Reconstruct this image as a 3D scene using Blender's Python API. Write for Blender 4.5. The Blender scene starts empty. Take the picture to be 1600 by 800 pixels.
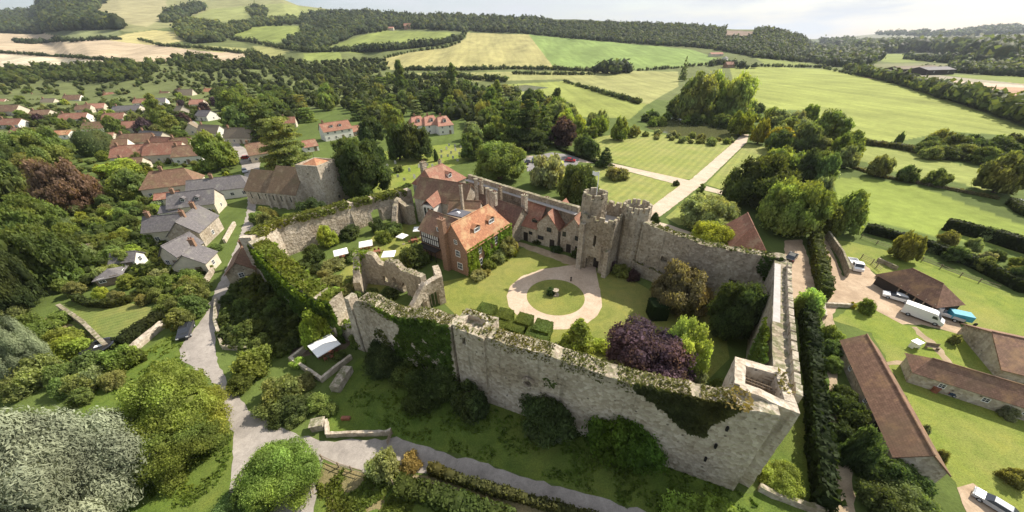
import bpy, math, random
import numpy as np
from mathutils import Vector, Matrix, noise
from mathutils.geometry import tessellate_polygon
R = math.radians
C = bpy.context.scene.collection
SC = bpy.context.scene
# ---------------------------------------------------------------- camera, light, exposure
CAM_H = 42.0
FPX = 535.0                       # focal length for a 1600 px wide frame
PITCH, ROLL = 0.5499, 0.020
cd = bpy.data.cameras.new('camera'); cam = bpy.data.objects.new('camera', cd); C.objects.link(cam)
cd.sensor_width = 36.0; cd.lens = 36.0 * FPX / 1600.0; cd.clip_start = 0.5; cd.clip_end = 40000
cam.location = (0, 0, CAM_H)
cam.matrix_world = Matrix.Translation((0, 0, CAM_H)) @ Matrix.Rotation(math.pi/2 - PITCH, 4, 'X') @ Matrix.Rotation(-ROLL, 4, 'Z')
SC.camera = cam
SUN_EL, SUN_AZ = R(43), R(32)     # azimuth of the sun counted from +X towards +Y
sd = bpy.data.lights.new('sun', 'SUN'); sun = bpy.data.objects.new('sun', sd); C.objects.link(sun)
sd.energy = 4.7; sd.angle = R(0.55); sd.color = (1.0, 0.92, 0.79)
svec = Vector((math.cos(SUN_EL)*math.cos(SUN_AZ), math.cos(SUN_EL)*math.sin(SUN_AZ), math.sin(SUN_EL)))
sun.rotation_euler = svec.to_track_quat('Z', 'Y').to_euler()
W = bpy.data.worlds.new('World'); SC.world = W; W.use_nodes = True
nt = W.node_tree; nt.nodes.clear()
out = nt.nodes.new('ShaderNodeOutputWorld'); bg = nt.nodes.new('ShaderNodeBackground')
sky = nt.nodes.new('ShaderNodeTexSky'); sky.sky_type = 'NISHITA'; sky.sun_disc = False
sky.sun_elevation = SUN_EL; sky.sun_rotation = math.pi/2 - SUN_AZ
sky.air_density = 1.0; sky.dust_density = 2.0; sky.ozone_density = 1.0; sky.altitude = 60
tc = nt.nodes.new('ShaderNodeTexCoord'); mp = nt.nodes.new('ShaderNodeMapping'); mp.inputs['Scale'].default_value = (1.6, 1.6, 9.0)
nz = nt.nodes.new('ShaderNodeTexNoise'); nz.inputs['Scale'].default_value = 2.2; nz.inputs['Detail'].default_value = 6; nz.inputs['Roughness'].default_value = 0.55
cr = nt.nodes.new('ShaderNodeValToRGB'); cr.color_ramp.elements[0].position = 0.30; cr.color_ramp.elements[1].position = 0.62
cr.color_ramp.elements[0].color = (0.1, 0.1, 0.1, 1); cr.color_ramp.elements[1].color = (1, 1, 1, 1)
mx = nt.nodes.new('ShaderNodeMixRGB'); mx.inputs['Color2'].default_value = (5.0, 5.2, 5.5, 1)
L = nt.links.new
L(tc.outputs['Generated'], mp.inputs['Vector']); L(mp.outputs['Vector'], nz.inputs['Vector']); L(nz.outputs['Fac'], cr.inputs['Fac'])
L(cr.outputs['Color'], mx.inputs['Fac']); L(sky.outputs['Color'], mx.inputs['Color1']); L(mx.outputs['Color'], bg.inputs['Color'])
bg.inputs['Strength'].default_value = 0.098; L(bg.outputs['Background'], out.inputs['Surface'])
SC.view_settings.view_transform = 'Standard'; SC.view_settings.look = 'None'; SC.view_settings.gamma = 1.0
SC.view_settings.exposure = 0.68
SC.render.engine = 'CYCLES'; SC.cycles.use_denoising = True
SC.cycles.max_bounces = 6; SC.cycles.diffuse_bounces = 3; SC.cycles.glossy_bounces = 2; SC.cycles.transmission_bounces = 3
SC.cycles.volume_bounces = 0; SC.cycles.transparent_max_bounces = 4
rng = random.Random(7); nr = np.random.default_rng(7)

# ---------------------------------------------------------------- picture <-> place
def ray(px, py):
    u = px-800.0; v = 400.0-py
    x = u*math.cos(ROLL)+v*math.sin(ROLL); y = -u*math.sin(ROLL)+v*math.cos(ROLL)
    return Vector((x, FPX*math.cos(PITCH)+y*math.sin(PITCH), -FPX*math.sin(PITCH)+y*math.cos(PITCH)))
def G(px, py, z=0.0):
    d = ray(px, py); t = (z-CAM_H)/d.z
    return Vector((d.x*t, d.y*t, z))
def proj_np(x, y, z):
    Z = z-CAM_H; f = y*math.cos(PITCH)-Z*math.sin(PITCH); yy = y*math.sin(PITCH)+Z*math.cos(PITCH)
    f = np.maximum(f, 1e-3); xx = x/f*FPX; yy = yy/f*FPX
    return 800+xx*math.cos(ROLL)-yy*math.sin(ROLL), 400-(xx*math.sin(ROLL)+yy*math.cos(ROLL))
def depth(p): return p.y*math.cos(PITCH)-(p.z-CAM_H)*math.sin(PITCH)

# ---------------------------------------------------------------- materials
def new_mat(name):
    m = bpy.data.materials.new(name); m.use_nodes = True; t = m.node_tree; t.nodes.clear()
    o = t.nodes.new('ShaderNodeOutputMaterial'); b = t.nodes.new('ShaderNodeBsdfPrincipled'); t.links.new(b.outputs[0], o.inputs[0])
    b.inputs['Roughness'].default_value = 0.85; b.inputs['Specular IOR Level'].default_value = 0.25
    return m, t, b, o
def N(t, typ, **kw):
    n = t.nodes.new(typ)
    for k, v in kw.items():
        if k.startswith('_'): setattr(n, k[1:], v)
        else: n.inputs[k].default_value = v
    return n
def col4(c): return (c[0], c[1], c[2], 1)
def noise_node(t, scale, detail=4, rough=0.55, vec=None, dist=0.0):
    n = N(t, 'ShaderNodeTexNoise', Scale=scale, Detail=detail, Roughness=rough, Distortion=dist)
    if vec is None:
        g = t.nodes.new('ShaderNodeNewGeometry'); vec = g.outputs['Position']
    t.links.new(vec, n.inputs['Vector']); return n
def ramp(t, fac, stops):
    r = t.nodes.new('ShaderNodeValToRGB'); el = r.color_ramp.elements
    while len(el) < len(stops): el.new(0.5)
    for e, (p, c) in zip(el, stops): e.position = p; e.color = col4(c) if len(c) == 3 else c
    t.links.new(fac, r.inputs['Fac']); return r.outputs['Color']
def mix(t, fac, a, b, mode='MIX'):
    m = t.nodes.new('ShaderNodeMixRGB'); m.blend_type = mode
    for k, v in (('Fac', fac), ('Color1', a), ('Color2', b)):
        if isinstance(v, (int, float)): m.inputs[k].default_value = v
        elif isinstance(v, tuple): m.inputs[k].default_value = col4(v)
        else: t.links.new(v, m.inputs[k])
    return m.outputs['Color']
def bump(t, b, h, strength=0.5, dist=0.1):
    n = t.nodes.new('ShaderNodeBump'); n.inputs['Strength'].default_value = strength; n.inputs['Distance'].default_value = dist
    t.links.new(h, n.inputs['Height']); t.links.new(n.outputs[0], b.inputs['Normal'])
def simple(name, c, rough=0.7, var=0.25, scale=1.5, spec=0.3, metal=0.0):
    m, t, b, o = new_mat(name); n = noise_node(t, scale, 5, 0.6)
    lo = tuple(x*(1-var) for x in c); hi = tuple(min(1, x*(1+var)) for x in c)
    t.links.new(ramp(t, n.outputs['Fac'], [(0.3, lo), (0.7, hi)]), b.inputs['Base Color'])
    b.inputs['Roughness'].default_value = rough; b.inputs['Specular IOR Level'].default_value = spec; b.inputs['Metallic'].default_value = metal
    return m
def foliage_mat(name, trans=0.25, hue=1.0):
    m, t, b, o = new_mat(name)
    oi = t.nodes.new('ShaderNodeObjectInfo'); at = t.nodes.new('ShaderNodeAttribute'); at.attribute_name = 'v'
    g = t.nodes.new('ShaderNodeNewGeometry'); n = noise_node(t, 0.35, 2, 0.5, g.outputs['Position'])
    k = t.nodes.new('ShaderNodeMath'); k.operation = 'MULTIPLY'; t.links.new(at.outputs['Fac'], k.inputs[0])
    rr = t.nodes.new('ShaderNodeMapRange'); rr.inputs[1].default_value = 0.3; rr.inputs[2].default_value = 0.7; rr.inputs[3].default_value = 0.8; rr.inputs[4].default_value = 1.2
    t.links.new(n.outputs['Fac'], rr.inputs[0]); t.links.new(rr.outputs[0], k.inputs[1])
    nh = noise_node(t, 0.11, 2, 0.5, g.outputs['Position']); tint = ramp(t, nh.outputs['Fac'], [(0.36, (0.93, 1.0, 1.04)), (0.5, (1, 1, 1)), (0.64, (1.13, 1.0, 0.85))])
    base = mix(t, hue, oi.outputs['Color'], tint, 'MULTIPLY')
    c = t.nodes.new('ShaderNodeVectorMath'); c.operation = 'SCALE'; t.links.new(base, c.inputs[0]); t.links.new(k.outputs[0], c.inputs['Scale'])
    t.links.new(c.outputs[0], b.inputs['Base Color']); b.inputs['Roughness'].default_value = 0.6; b.inputs['Specular IOR Level'].default_value = 0.08
    tr = t.nodes.new('ShaderNodeBsdfTranslucent'); sc = t.nodes.new('ShaderNodeVectorMath'); sc.operation = 'MULTIPLY'; sc.inputs[1].default_value = (1.35, 1.35, 0.6)
    t.links.new(c.outputs[0], sc.inputs[0]); t.links.new(sc.outputs[0], tr.inputs['Color'])
    ms = t.nodes.new('ShaderNodeMixShader'); ms.inputs[0].default_value = trans
    t.links.new(b.outputs[0], ms.inputs[1]); t.links.new(tr.outputs[0], ms.inputs[2]); t.links.new(ms.outputs[0], o.inputs[0])
    return m
M = {}
M['leaf'] = foliage_mat('foliage', 0.44); M['leaf_pale'] = foliage_mat('silver foliage', 0.15, 0.15)
M['bark'] = simple('bark', (0.11, 0.085, 0.06), 0.9, 0.4, 3)
def stone_mat(name, light, dark, stain, scale=1.0, top_moss=True):
    m, t, b, o = new_mat(name); g = t.nodes.new('ShaderNodeNewGeometry'); pos = g.outputs['Position']
    v = N(t, 'ShaderNodeTexVoronoi', Scale=2.6*scale); t.links.new(pos, v.inputs['Vector'])
    n1 = noise_node(t, 0.22*scale, 6, 0.6, pos); n2 = noise_node(t, 1.3*scale, 6, 0.7, pos); n3 = noise_node(t, 2.6*scale, 3, 0.75, pos)
    mpn = t.nodes.new('ShaderNodeMapping'); mpn.inputs['Scale'].default_value = (0.9, 0.9, 0.12); t.links.new(pos, mpn.inputs['Vector'])
    n4 = noise_node(t, 1.0*scale, 5, 0.6, mpn.outputs[0])
    c = ramp(t, n1.outputs['Fac'], [(0.32, dark), (0.5, tuple((a+d)/2 for a, d in zip(light, dark))), (0.66, light)])
    n0 = noise_node(t, 0.09*scale, 4, 0.65, pos)
    c = mix(t, 0.35, c, ramp(t, n2.outputs['Fac'], [(0.3, dark), (0.7, light)]))
    v2 = N(t, 'ShaderNodeTexVoronoi', Scale=0.75*scale); v2.inputs['Randomness'].default_value = 0.9; t.links.new(pos, v2.inputs['Vector'])
    c = mix(t, 1.0, c, ramp(t, n0.outputs['Fac'], [(0.35, (0.74, 0.70, 0.64)), (0.5, (1, 1, 1)), (0.66, (1.12, 1.10, 1.06))]), 'MULTIPLY')
    bw = t.nodes.new('ShaderNodeRGBToBW'); t.links.new(v.outputs['Color'], bw.inputs[0]); c = mix(t, 0.5, c, bw.outputs[0], 'SOFT_LIGHT')
    f = ramp(t, n4.outputs['Fac'], [(0.56, (0, 0, 0)), (0.72, (0.75, 0.75, 0.75))]); c = mix(t, f, c, stain)
    f = ramp(t, n3.outputs['Fac'], [(0.665, (0, 0, 0)), (0.71, (0.75, 0.75, 0.75))]); c = mix(t, f, c, (0.08, 0.07, 0.055))
    f = ramp(t, v2.outputs['Distance'], [(0.07, (0.75, 0.75, 0.75)), (0.13, (0, 0, 0))]); c = mix(t, f, c, (0.06, 0.05, 0.04))
    if top_moss:
        sx = t.nodes.new('ShaderNodeSeparateXYZ'); t.links.new(g.outputs['Normal'], sx.inputs[0])
        mm = t.nodes.new('ShaderNodeMath'); mm.operation = 'MULTIPLY'; t.links.new(sx.outputs[2], mm.inputs[0]); t.links.new(n2.outputs['Fac'], mm.inputs[1])
        f = ramp(t, mm.outputs[0], [(0.45, (0, 0, 0)), (0.58, (0.8, 0.8, 0.8))]); c = mix(t, f, c, (0.11, 0.12, 0.045))
    t.links.new(c, b.inputs['Base Color']); b.inputs['Roughness'].default_value = 0.92
    s = t.nodes.new('ShaderNodeMath'); s.operation = 'ADD'; t.links.new(n3.outputs['Fac'], s.inputs[0]); t.links.new(v.outputs['Distance'], s.inputs[1])
    bump(t, b, s.outputs[0], 0.7, 0.12); return m
M['stone'] = stone_mat('flint rubble', (0.52, 0.455, 0.365), (0.33, 0.28, 0.215), (0.13, 0.11, 0.075))
M['stone_dark'] = stone_mat('old masonry', (0.44, 0.385, 0.30), (0.26, 0.215, 0.16), (0.11, 0.09, 0.065))
M['stone_pale'] = stone_mat('pale masonry', (0.52, 0.46, 0.375), (0.34, 0.29, 0.23), (0.22, 0.19, 0.15))
M['rubble_clean'] = stone_mat('pale rubble', (0.55, 0.485, 0.39), (0.37, 0.31, 0.245), (0.2, 0.17, 0.13), 1.0, False)
def tile_mat(name, a, b_, lichen, fl=0.5, rows=0.26, moss=(0.12, 0.11, 0.05)):
    m, t, b, o = new_mat(name); uv = t.nodes.new('ShaderNodeUVMap')
    br = N(t, 'ShaderNodeTexBrick'); br.inputs['Scale'].default_value = 1.0; br.inputs['Brick Width'].default_value = 0.3; br.inputs['Row Height'].default_value = rows
    br.inputs['Mortar Size'].default_value = 0.02; br.inputs['Color1'].default_value = col4(a); br.inputs['Color2'].default_value = col4(b_)
    br.inputs['Mortar'].default_value = col4(tuple(x*0.45 for x in b_)); t.links.new(uv.outputs[0], br.inputs['Vector'])
    n1 = noise_node(t, 0.45, 6, 0.65); n2 = noise_node(t, 2.2, 5, 0.7); n3 = noise_node(t, 0.18, 4, 0.6)
    c = mix(t, 0.55, br.outputs['Color'], ramp(t, n2.outputs['Fac'], [(0.3, tuple(x*0.6 for x in b_)), (0.52, b_), (0.7, tuple(min(1, x*1.25) for x in a))]))
    f = ramp(t, n1.outputs['Fac'], [(0.62-0.2*fl, (0, 0, 0)), (0.78-0.2*fl, (0.8, 0.8, 0.8))]); c = mix(t, f, c, lichen)
    f = ramp(t, n3.outputs['Fac'], [(0.5, (0, 0, 0)), (0.7, (0.6, 0.6, 0.6))]); c = mix(t, f, c, moss)
    t.links.new(c, b.inputs['Base Color']); bump(t, b, br.outputs['Fac'], -0.5, 0.04); b.inputs['Roughness'].default_value = 0.8
    return m
M['tile_orange'] = tile_mat('orange clay tiles', (0.54, 0.27, 0.14), (0.38, 0.17, 0.095), (0.52, 0.37, 0.20), 0.6, moss=(0.30, 0.16, 0.09))
M['tile_red'] = tile_mat('red clay tiles', (0.40, 0.20, 0.135), (0.27, 0.125, 0.085), (0.38, 0.27, 0.18), 0.55, moss=(0.20, 0.12, 0.08))
M['tile_brown'] = tile_mat('brown clay tiles', (0.29, 0.175, 0.115), (0.18, 0.105, 0.07), (0.30, 0.23, 0.13), 0.5, moss=(0.15, 0.12, 0.06))
M['tile_barn'] = tile_mat('barn clay tiles', (0.30, 0.18, 0.125), (0.19, 0.11, 0.075), (0.36, 0.22, 0.11), 0.55, moss=(0.17, 0.125, 0.075))
M['tile_church'] = tile_mat('church stone tiles', (0.25, 0.17, 0.10), (0.17, 0.115, 0.07), (0.30, 0.23, 0.14), 0.4, moss=(0.14, 0.12, 0.06))
M['tile_dark'] = tile_mat('dark old tiles', (0.20, 0.12, 0.09), (0.12, 0.07, 0.055), (0.22, 0.17, 0.12), 0.35, moss=(0.11, 0.085, 0.06))
M['slate'] = tile_mat('grey slate', (0.20, 0.185, 0.185), (0.13, 0.12, 0.125), (0.30, 0.29, 0.25), 0.2, moss=(0.17, 0.16, 0.14))
M['thatch'] = simple('thatch', (0.22, 0.18, 0.13), 0.95, 0.3, 3)
M['tile_pink'] = tile_mat('pink clay tiles', (0.50, 0.26, 0.19), (0.38, 0.18, 0.13), (0.46, 0.34, 0.24), 0.4, moss=(0.3, 0.18, 0.12))
M['brick'] = simple('red brick', (0.27, 0.165, 0.11), 0.85, 0.35, 4)
M['white'] = simple('white render', (0.74, 0.71, 0.65), 0.8, 0.07, 0.8)
M['cream'] = simple('cream render', (0.56, 0.50, 0.40), 0.85, 0.12, 1.2)
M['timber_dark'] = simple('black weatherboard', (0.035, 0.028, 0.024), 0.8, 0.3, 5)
M['timber'] = simple('weathered timber', (0.22, 0.17, 0.12), 0.85, 0.3, 5)
M['table_wood'] = simple('red brown table', (0.25, 0.10, 0.06), 0.7, 0.3, 3)
M['canvas'] = simple('white canvas', (0.86, 0.85, 0.83), 0.8, 0.03, 2)
M['lead'] = simple('lead sheet', (0.12, 0.12, 0.14), 0.6, 0.2, 2)
M['gutter'] = simple('lead walkway', (0.40, 0.38, 0.36), 0.7, 0.15, 2)
M['flat_brown'] = simple('flat roof felt', (0.27, 0.2, 0.13), 0.9, 0.25, 1.2)
M['dark'] = simple('dark interior', (0.012, 0.011, 0.010), 0.9, 0.2, 2)  # near black, paints the shade inside slits and shed bays
M['white_metal'] = simple('white paint', (0.8, 0.8, 0.78), 0.5, 0.03, 2)
m, t, b, o = new_mat('window glass'); b.inputs['Base Color'].default_value = (0.03, 0.035, 0.045, 1); b.inputs['Roughness'].default_value = 0.12; b.inputs['Specular IOR Level'].default_value = 0.6; M['glass'] = m
def paint(name, c):
    m, t, b, o = new_mat(name); n = noise_node(t, 3, 3)
    t.links.new(ramp(t, n.outputs['Fac'], [(0.3, tuple(x*0.92 for x in c)), (0.7, c)]), b.inputs['Base Color'])
    b.inputs['Roughness'].default_value = 0.32; b.inputs['Specular IOR Level'].default_value = 0.5; b.inputs['Coat Weight'].default_value = 0.5; return m
M['paint_white'] = paint('white car paint', (0.78, 0.78, 0.78)); M['paint_black'] = paint('black car paint', (0.02, 0.022, 0.03))
M['paint_red'] = paint('red car paint', (0.42, 0.02, 0.03)); M['paint_blue'] = paint('blue car paint', (0.03, 0.05, 0.10)); M['paint_silver'] = paint('silver car paint', (0.42, 0.44, 0.47))
M['tyre'] = simple('tyre', (0.015, 0.015, 0.015), 0.8, 0.2, 4); M['tarp_blue'] = simple('blue tarpaulin', (0.05, 0.30, 0.42), 0.6, 0.2, 3)
M['headstone'] = simple('weathered headstone', (0.48, 0.47, 0.43), 0.9, 0.25, 3)
M['soil'] = simple('garden soil', (0.16, 0.12, 0.085), 0.95, 0.3, 1.5)
# ground sheets
def grass_mat(name, a, b_, dry, stripe=None, amt=0.12):
    m, t, b, o = new_mat(name); g = t.nodes.new('ShaderNodeNewGeometry'); pos = g.outputs['Position']
    n1 = noise_node(t, 0.06, 6, 0.6, pos); n2 = noise_node(t, 0.9, 6, 0.65, pos); n3 = noise_node(t, 6, 4, 0.7, pos)
    c = ramp(t, n2.outputs['Fac'], [(0.3, a), (0.7, b_)]); f = ramp(t, n1.outputs['Fac'], [(0.42, (0, 0, 0)), (0.68, (0.75, 0.75, 0.75))]); c = mix(t, f, c, dry); n6 = noise_node(t, 0.28, 5, 0.7, pos, 1.0); c = mix(t, 1.0, c, ramp(t, n6.outputs['Fac'], [(0.32, (0.80, 0.86, 0.80)), (0.5, (1, 1, 1)), (0.68, (1.18, 1.10, 1.02))]), 'MULTIPLY')
    f = ramp(t, n3.outputs['Fac'], [(0.35, (0.72, 0.72, 0.72)), (0.65, (1.22, 1.22, 1.22))]); c = mix(t, 1.0, c, f, 'MULTIPLY')
    if stripe:
        ang, w = stripe; mp_ = t.nodes.new('ShaderNodeMapping'); mp_.inputs['Rotation'].default_value = (0, 0, ang); t.links.new(pos, mp_.inputs['Vector'])
        wv = N(t, 'ShaderNodeTexWave', Scale=0.314/w, Distortion=0.15); wv.inputs['Detail Scale'].default_value = 0.3; t.links.new(mp_.outputs[0], wv.inputs['Vector'])
        f = ramp(t, wv.outputs['Fac'], [(0.4, (1-amt,)*3), (0.6, (1+amt,)*3)]); c = mix(t, 1.0, c, f, 'MULTIPLY')
    t.links.new(c, b.inputs['Base Color']); bump(t, b, n3.outputs['Fac'], 0.6, 0.15); b.inputs['Roughness'].default_value = 0.9; b.inputs['Specular IOR Level'].default_value = 0.15; return m
M['lawn'] = grass_mat('court lawn', (0.155, 0.185, 0.04), (0.22, 0.235, 0.055), (0.27, 0.25, 0.08))
M['lawn_striped'] = grass_mat('striped lawn', (0.20, 0.235, 0.055), (0.25, 0.275, 0.07), (0.29, 0.28, 0.10), (R(38), 2.7), 0.07)
M['lawn_garden'] = grass_mat('garden lawn', (0.10, 0.15, 0.035), (0.15, 0.20, 0.05), (0.22, 0.21, 0.07), (R(60), 1.0), 0.08)
M['bank'] = grass_mat('rough bank grass', (0.075, 0.12, 0.02), (0.12, 0.175, 0.03), (0.15, 0.165, 0.04))
M['meadow'] = grass_mat('farm grass', (0.15, 0.20, 0.03), (0.21, 0.255, 0.045), (0.27, 0.26, 0.08))
M['dirt_grass'] = grass_mat('worn verge', (0.16, 0.14, 0.06), (0.26, 0.21, 0.11), (0.33, 0.27, 0.16))
def gravel_mat(name, a, b_, sc=1.0):
    m, t, b, o = new_mat(name); n1 = noise_node(t, 0.25*sc, 6, 0.6); n2 = noise_node(t, 5*sc, 5, 0.7)
    c = ramp(t, n1.outputs['Fac'], [(0.25, tuple(x*.8 for x in a)), (0.42, a), (0.7, b_)]); n5 = noise_node(t, 0.9, 5, .7, None, 1.5); c = mix(t, 1.0, c, ramp(t, n5.outputs['Fac'], [(0.35, (0.86,)*3), (0.6, (1.06,)*3)]), 'MULTIPLY'); f = ramp(t, n2.outputs['Fac'], [(0.3, (0.82,)*3), (0.7, (1.12,)*3)]); c = mix(t, 1.0, c, f, 'MULTIPLY')
    t.links.new(c, b.inputs['Base Color']); bump(t, b, n2.outputs['Fac'], 0.3, 0.03); b.inputs['Roughness'].default_value = 0.95; return m
M['gravel'] = gravel_mat('pale gravel', (0.50, 0.385, 0.28), (0.58, 0.46, 0.35)); M['gravel_road'] = gravel_mat('gravel drive', (0.50, 0.40, 0.30), (0.58, 0.48, 0.375))
M['road'] = gravel_mat('old asphalt lane', (0.30, 0.268, 0.24), (0.40, 0.36, 0.32), 1.4); M['road_grey'] = gravel_mat('grey asphalt', (0.22, 0.21, 0.21), (0.31, 0.29, 0.28), 1.2)
M['farm_yard'] = gravel_mat('farm yard', (0.38, 0.28, 0.19), (0.52, 0.40, 0.28), 1.2); M['path'] = gravel_mat('earth path', (0.33, 0.25, 0.16), (0.45, 0.36, 0.25), 1.5)
m, t, b, o = new_mat('pond water'); b.inputs['Base Color'].default_value = (0.10, 0.105, 0.045, 1); b.inputs['Roughness'].default_value = 0.12; b.inputs['Specular IOR Level'].default_value = 0.6; M['water'] = m

# ---------------------------------------------------------------- object helpers
def tag(o, label=None, cat=None, group=None, kind=None):
    if label: o['label'] = label
    if cat: o['category'] = cat
    if group: o['group'] = group
    if kind: o['kind'] = kind
    return o
def empty(name, loc, rz=0.0, label=None, cat=None, group=None):
    o = bpy.data.objects.new(name, None); C.objects.link(o); o.location = loc; o.rotation_euler = (0, 0, rz); o.empty_display_size = 0.1
    return tag(o, label, cat, group)
class MB:
    def __init__(s): s.v = []; s.f = []; s.m = []; s.uv = {}
    def quad(s, pts, mi=0, uv=None):
        n = len(s.v); s.v += [tuple(p) for p in pts]; s.f.append(tuple(range(n, n+len(pts)))); s.m.append(mi)
        if uv: s.uv[len(s.f)-1] = uv
    def hull8(s, p, mi=0):      # p: 4 bottom then 4 top, counter-clockwise
        n = len(s.v); s.v += [tuple(q) for q in p]
        for f in ((3, 2, 1, 0), (4, 5, 6, 7), (0, 1, 5, 4), (1, 2, 6, 5), (2, 3, 7, 6), (3, 0, 4, 7)): s.f.append(tuple(n+i for i in f)); s.m.append(mi)
    def box(s, c, d, rz=0.0, mi=0, taper=1.0):
        x, y, z = c; a, b, h = d[0]/2, d[1]/2, d[2]; cs, sn = math.cos(rz), math.sin(rz); P = []
        for k, zz in ((1.0, z), (taper, z+h)):
            for ux, uy in ((-a, -b), (a, -b), (a, b), (-a, b)):
                P.append((x+(ux*cs-uy*sn)*k, y+(ux*sn+uy*cs)*k, zz))
        s.hull8(P, mi)
    def bar(s, p, q, w, mi=0, n=6):
        p, q = Vector(p), Vector(q); d = (q-p).normalized(); a = d.orthogonal().normalized(); b = d.cross(a); k = len(s.v)
        for e in (p, q):
            for i in range(n): an = 2*math.pi*i/n; s.v.append(tuple(e+(a*math.cos(an)+b*math.sin(an))*w))
        for i in range(n): j = (i+1) % n; s.f.append((k+i, k+j, k+n+j, k+n+i)); s.m.append(mi)
        s.f.append(tuple(k+i for i in range(n-1, -1, -1))); s.m.append(mi); s.f.append(tuple(k+n+i for i in range(n))); s.m.append(mi)
    def cyl(s, c, r, h, n=16, r2=None, mi=0):
        k = len(s.v); r2 = r if r2 is None else r2
        for rr, z in ((r, c[2]), (r2, c[2]+h)):
            for i in range(n): an = 2*math.pi*i/n; s.v.append((c[0]+rr*math.cos(an), c[1]+rr*math.sin(an), z))
        for i in range(n): j = (i+1) % n; s.f.append((k+i, k+j, k+n+j, k+n+i)); s.m.append(mi)
        s.f.append(tuple(k+i for i in range(n-1, -1, -1))); s.m.append(mi); s.f.append(tuple(k+n+i for i in range(n))); s.m.append(mi)
    def build(s, name, mats, parent=None, smooth=False):
        me = bpy.data.meshes.new(name); me.from_pydata(s.v, [], s.f)
        for m_ in (mats if isinstance(mats, (list, tuple)) else [mats]): me.materials.append(M[m_] if isinstance(m_, str) else m_)
        me.polygons.foreach_set('material_index', s.m)
        if s.uv:
            ul = me.uv_layers.new(name='UVMap').data
            for fi, u in s.uv.items():
                for li, w in zip(me.polygons[fi].loop_indices, u): ul[li].uv = w
        if smooth: me.polygons.foreach_set('use_smooth', [True]*len(me.polygons))
        me.update(); o = bpy.data.objects.new(name, me); C.objects.link(o)
        if parent is not None: o.parent = parent
        return o
def quads_mesh(name, V, F, mats, var=None, smooth=False):
    me = bpy.data.meshes.new(name); nf, k = F.shape
    me.vertices.add(len(V)); me.vertices.foreach_set('co', np.ascontiguousarray(V, dtype=np.float32).ravel())
    me.loops.add(nf*k); me.loops.foreach_set('vertex_index', F.astype(np.int32).ravel())
    me.polygons.add(nf); me.polygons.foreach_set('loop_start', np.arange(0, nf*k, k, dtype=np.int32))
    try: me.polygons.foreach_set('loop_total', np.full(nf, k, dtype=np.int32))
    except Exception: pass
    for m_ in mats: me.materials.append(m_)
    if var is not None:
        a = me.attributes.new('v', 'FLOAT', 'FACE'); a.data.foreach_set('value', var.astype(np.float32))
    if smooth: me.polygons.foreach_set('use_smooth', np.ones(nf, dtype=bool))
    me.update(calc_edges=True); return me
def link(name, me, parent=None, col=None):
    o = bpy.data.objects.new(name, me); C.objects.link(o)
    if parent is not None: o.parent = parent
    if col is not None: o.color = col4(col)
    return o

# ---------------------------------------------------------------- terrain
SKY_PX = [-900, 0, 48, 62, 90, 180, 250, 440, 465, 520, 560, 640, 700, 790, 900, 1000, 1080, 1150, 1195, 1225, 1255, 1275, 1320, 1400, 1500, 1530, 1600, 2500]
SKY_PY = [25, 19, 19, 6, -4, -6, -6, -2, 8, 15, 20, 22, 25, 30, 30, 36, 42, 46, 46, 52, 60, 61, 58, 50, 49, 43, 41, 40]
SKY_D = [3600, 3600, 3600, 3000, 2800, 2600, 2600, 2400, 2300, 2100, 2000, 1900, 1800, 1700, 1600, 1600, 1500, 1400, 1400, 1400, 1700, 5200, 5200, 5200, 5200, 5200, 5200, 5200]
D0_PX = [-900, 0, 400, 700, 1000, 1150, 1250, 1300, 2500]; D0_D = [480, 480, 450, 420, 560, 650, 700, 2300, 2300]
azs, zt, dd = [], [], []
for a_, b_, d_ in zip(SKY_PX, SKY_PY, SKY_D):
    r_ = ray(a_, b_); azs.append(math.atan2(r_.x, r_.y)); zt.append(CAM_H+r_.z/math.hypot(r_.x, r_.y)*d_); dd.append(d_)
azs = np.array(azs); zt = np.array(zt); dd = np.array(dd, float)
az0 = np.array([math.atan2(ray(p, 60).x, ray(p, 60).y) for p in D0_PX]); d0_ = np.array(D0_D, float)
def terr(az, r):
    zs = np.interp(az, azs, zt); d1 = np.interp(az, azs, dd); d0 = np.interp(az, az0, d0_)
    t = np.clip((r-d0)/(d1-d0), 0, 1); z = zs*t**1.35
    over = np.clip((r-d1)/1500.0, 0, 1); z = z-over*over*(zs+5)*0.9
    w = np.clip((r-d0)/400.0, 0, 1)
    z = z + w*np.clip(zs/120, 0.1, 1)*(2.4*np.sin(az*37+r*0.006)+1.8*np.sin(az*71-r*0.011+1.3))*(1-t**4)*1.0
    return z
def hit(px, py):
    d = ray(px, py); h = math.hypot(d.x, d.y); az = math.atan2(d.x, d.y)
    rs = np.geomspace(20, 9000, 1500); zr = CAM_H+d.z/h*rs; zz = terr(az, rs); w = np.nonzero(zr <= zz)[0]
    if len(w) == 0: return None
    r = rs[w[0]]
    if w[0] > 0:
        a0, a1 = (zr-zz)[w[0]-1], (zr-zz)[w[0]]; r = rs[w[0]-1]+(rs[w[0]]-rs[w[0]-1])*a0/(a0-a1+1e-9)
    return Vector((math.sin(az)*r, math.cos(az)*r, float(terr(az, r))))
def P(px, py):
    h_ = hit(px, py); return h_ if h_ is not None else G(px, max(py, 95))
def inpoly(X, Y, poly):
    ins = np.zeros(X.shape, bool); n = len(poly); j = n-1
    for i in range(n):
        xi, yi = poly[i]; xj, yj = poly[j]
        if yi != yj: ins ^= ((yi > Y) != (yj > Y)) & (X < (xj-xi)*(Y-yi)/(yj-yi)+xi)
        j = i
    return ins
TAN = (0.44, 0.35, 0.24); CREAM = (0.54, 0.47, 0.34); YEL = (0.43, 0.38, 0.17); DOWN = (0.24, 0.24, 0.11); WOODC = (0.035, 0.05, 0.022)
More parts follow.
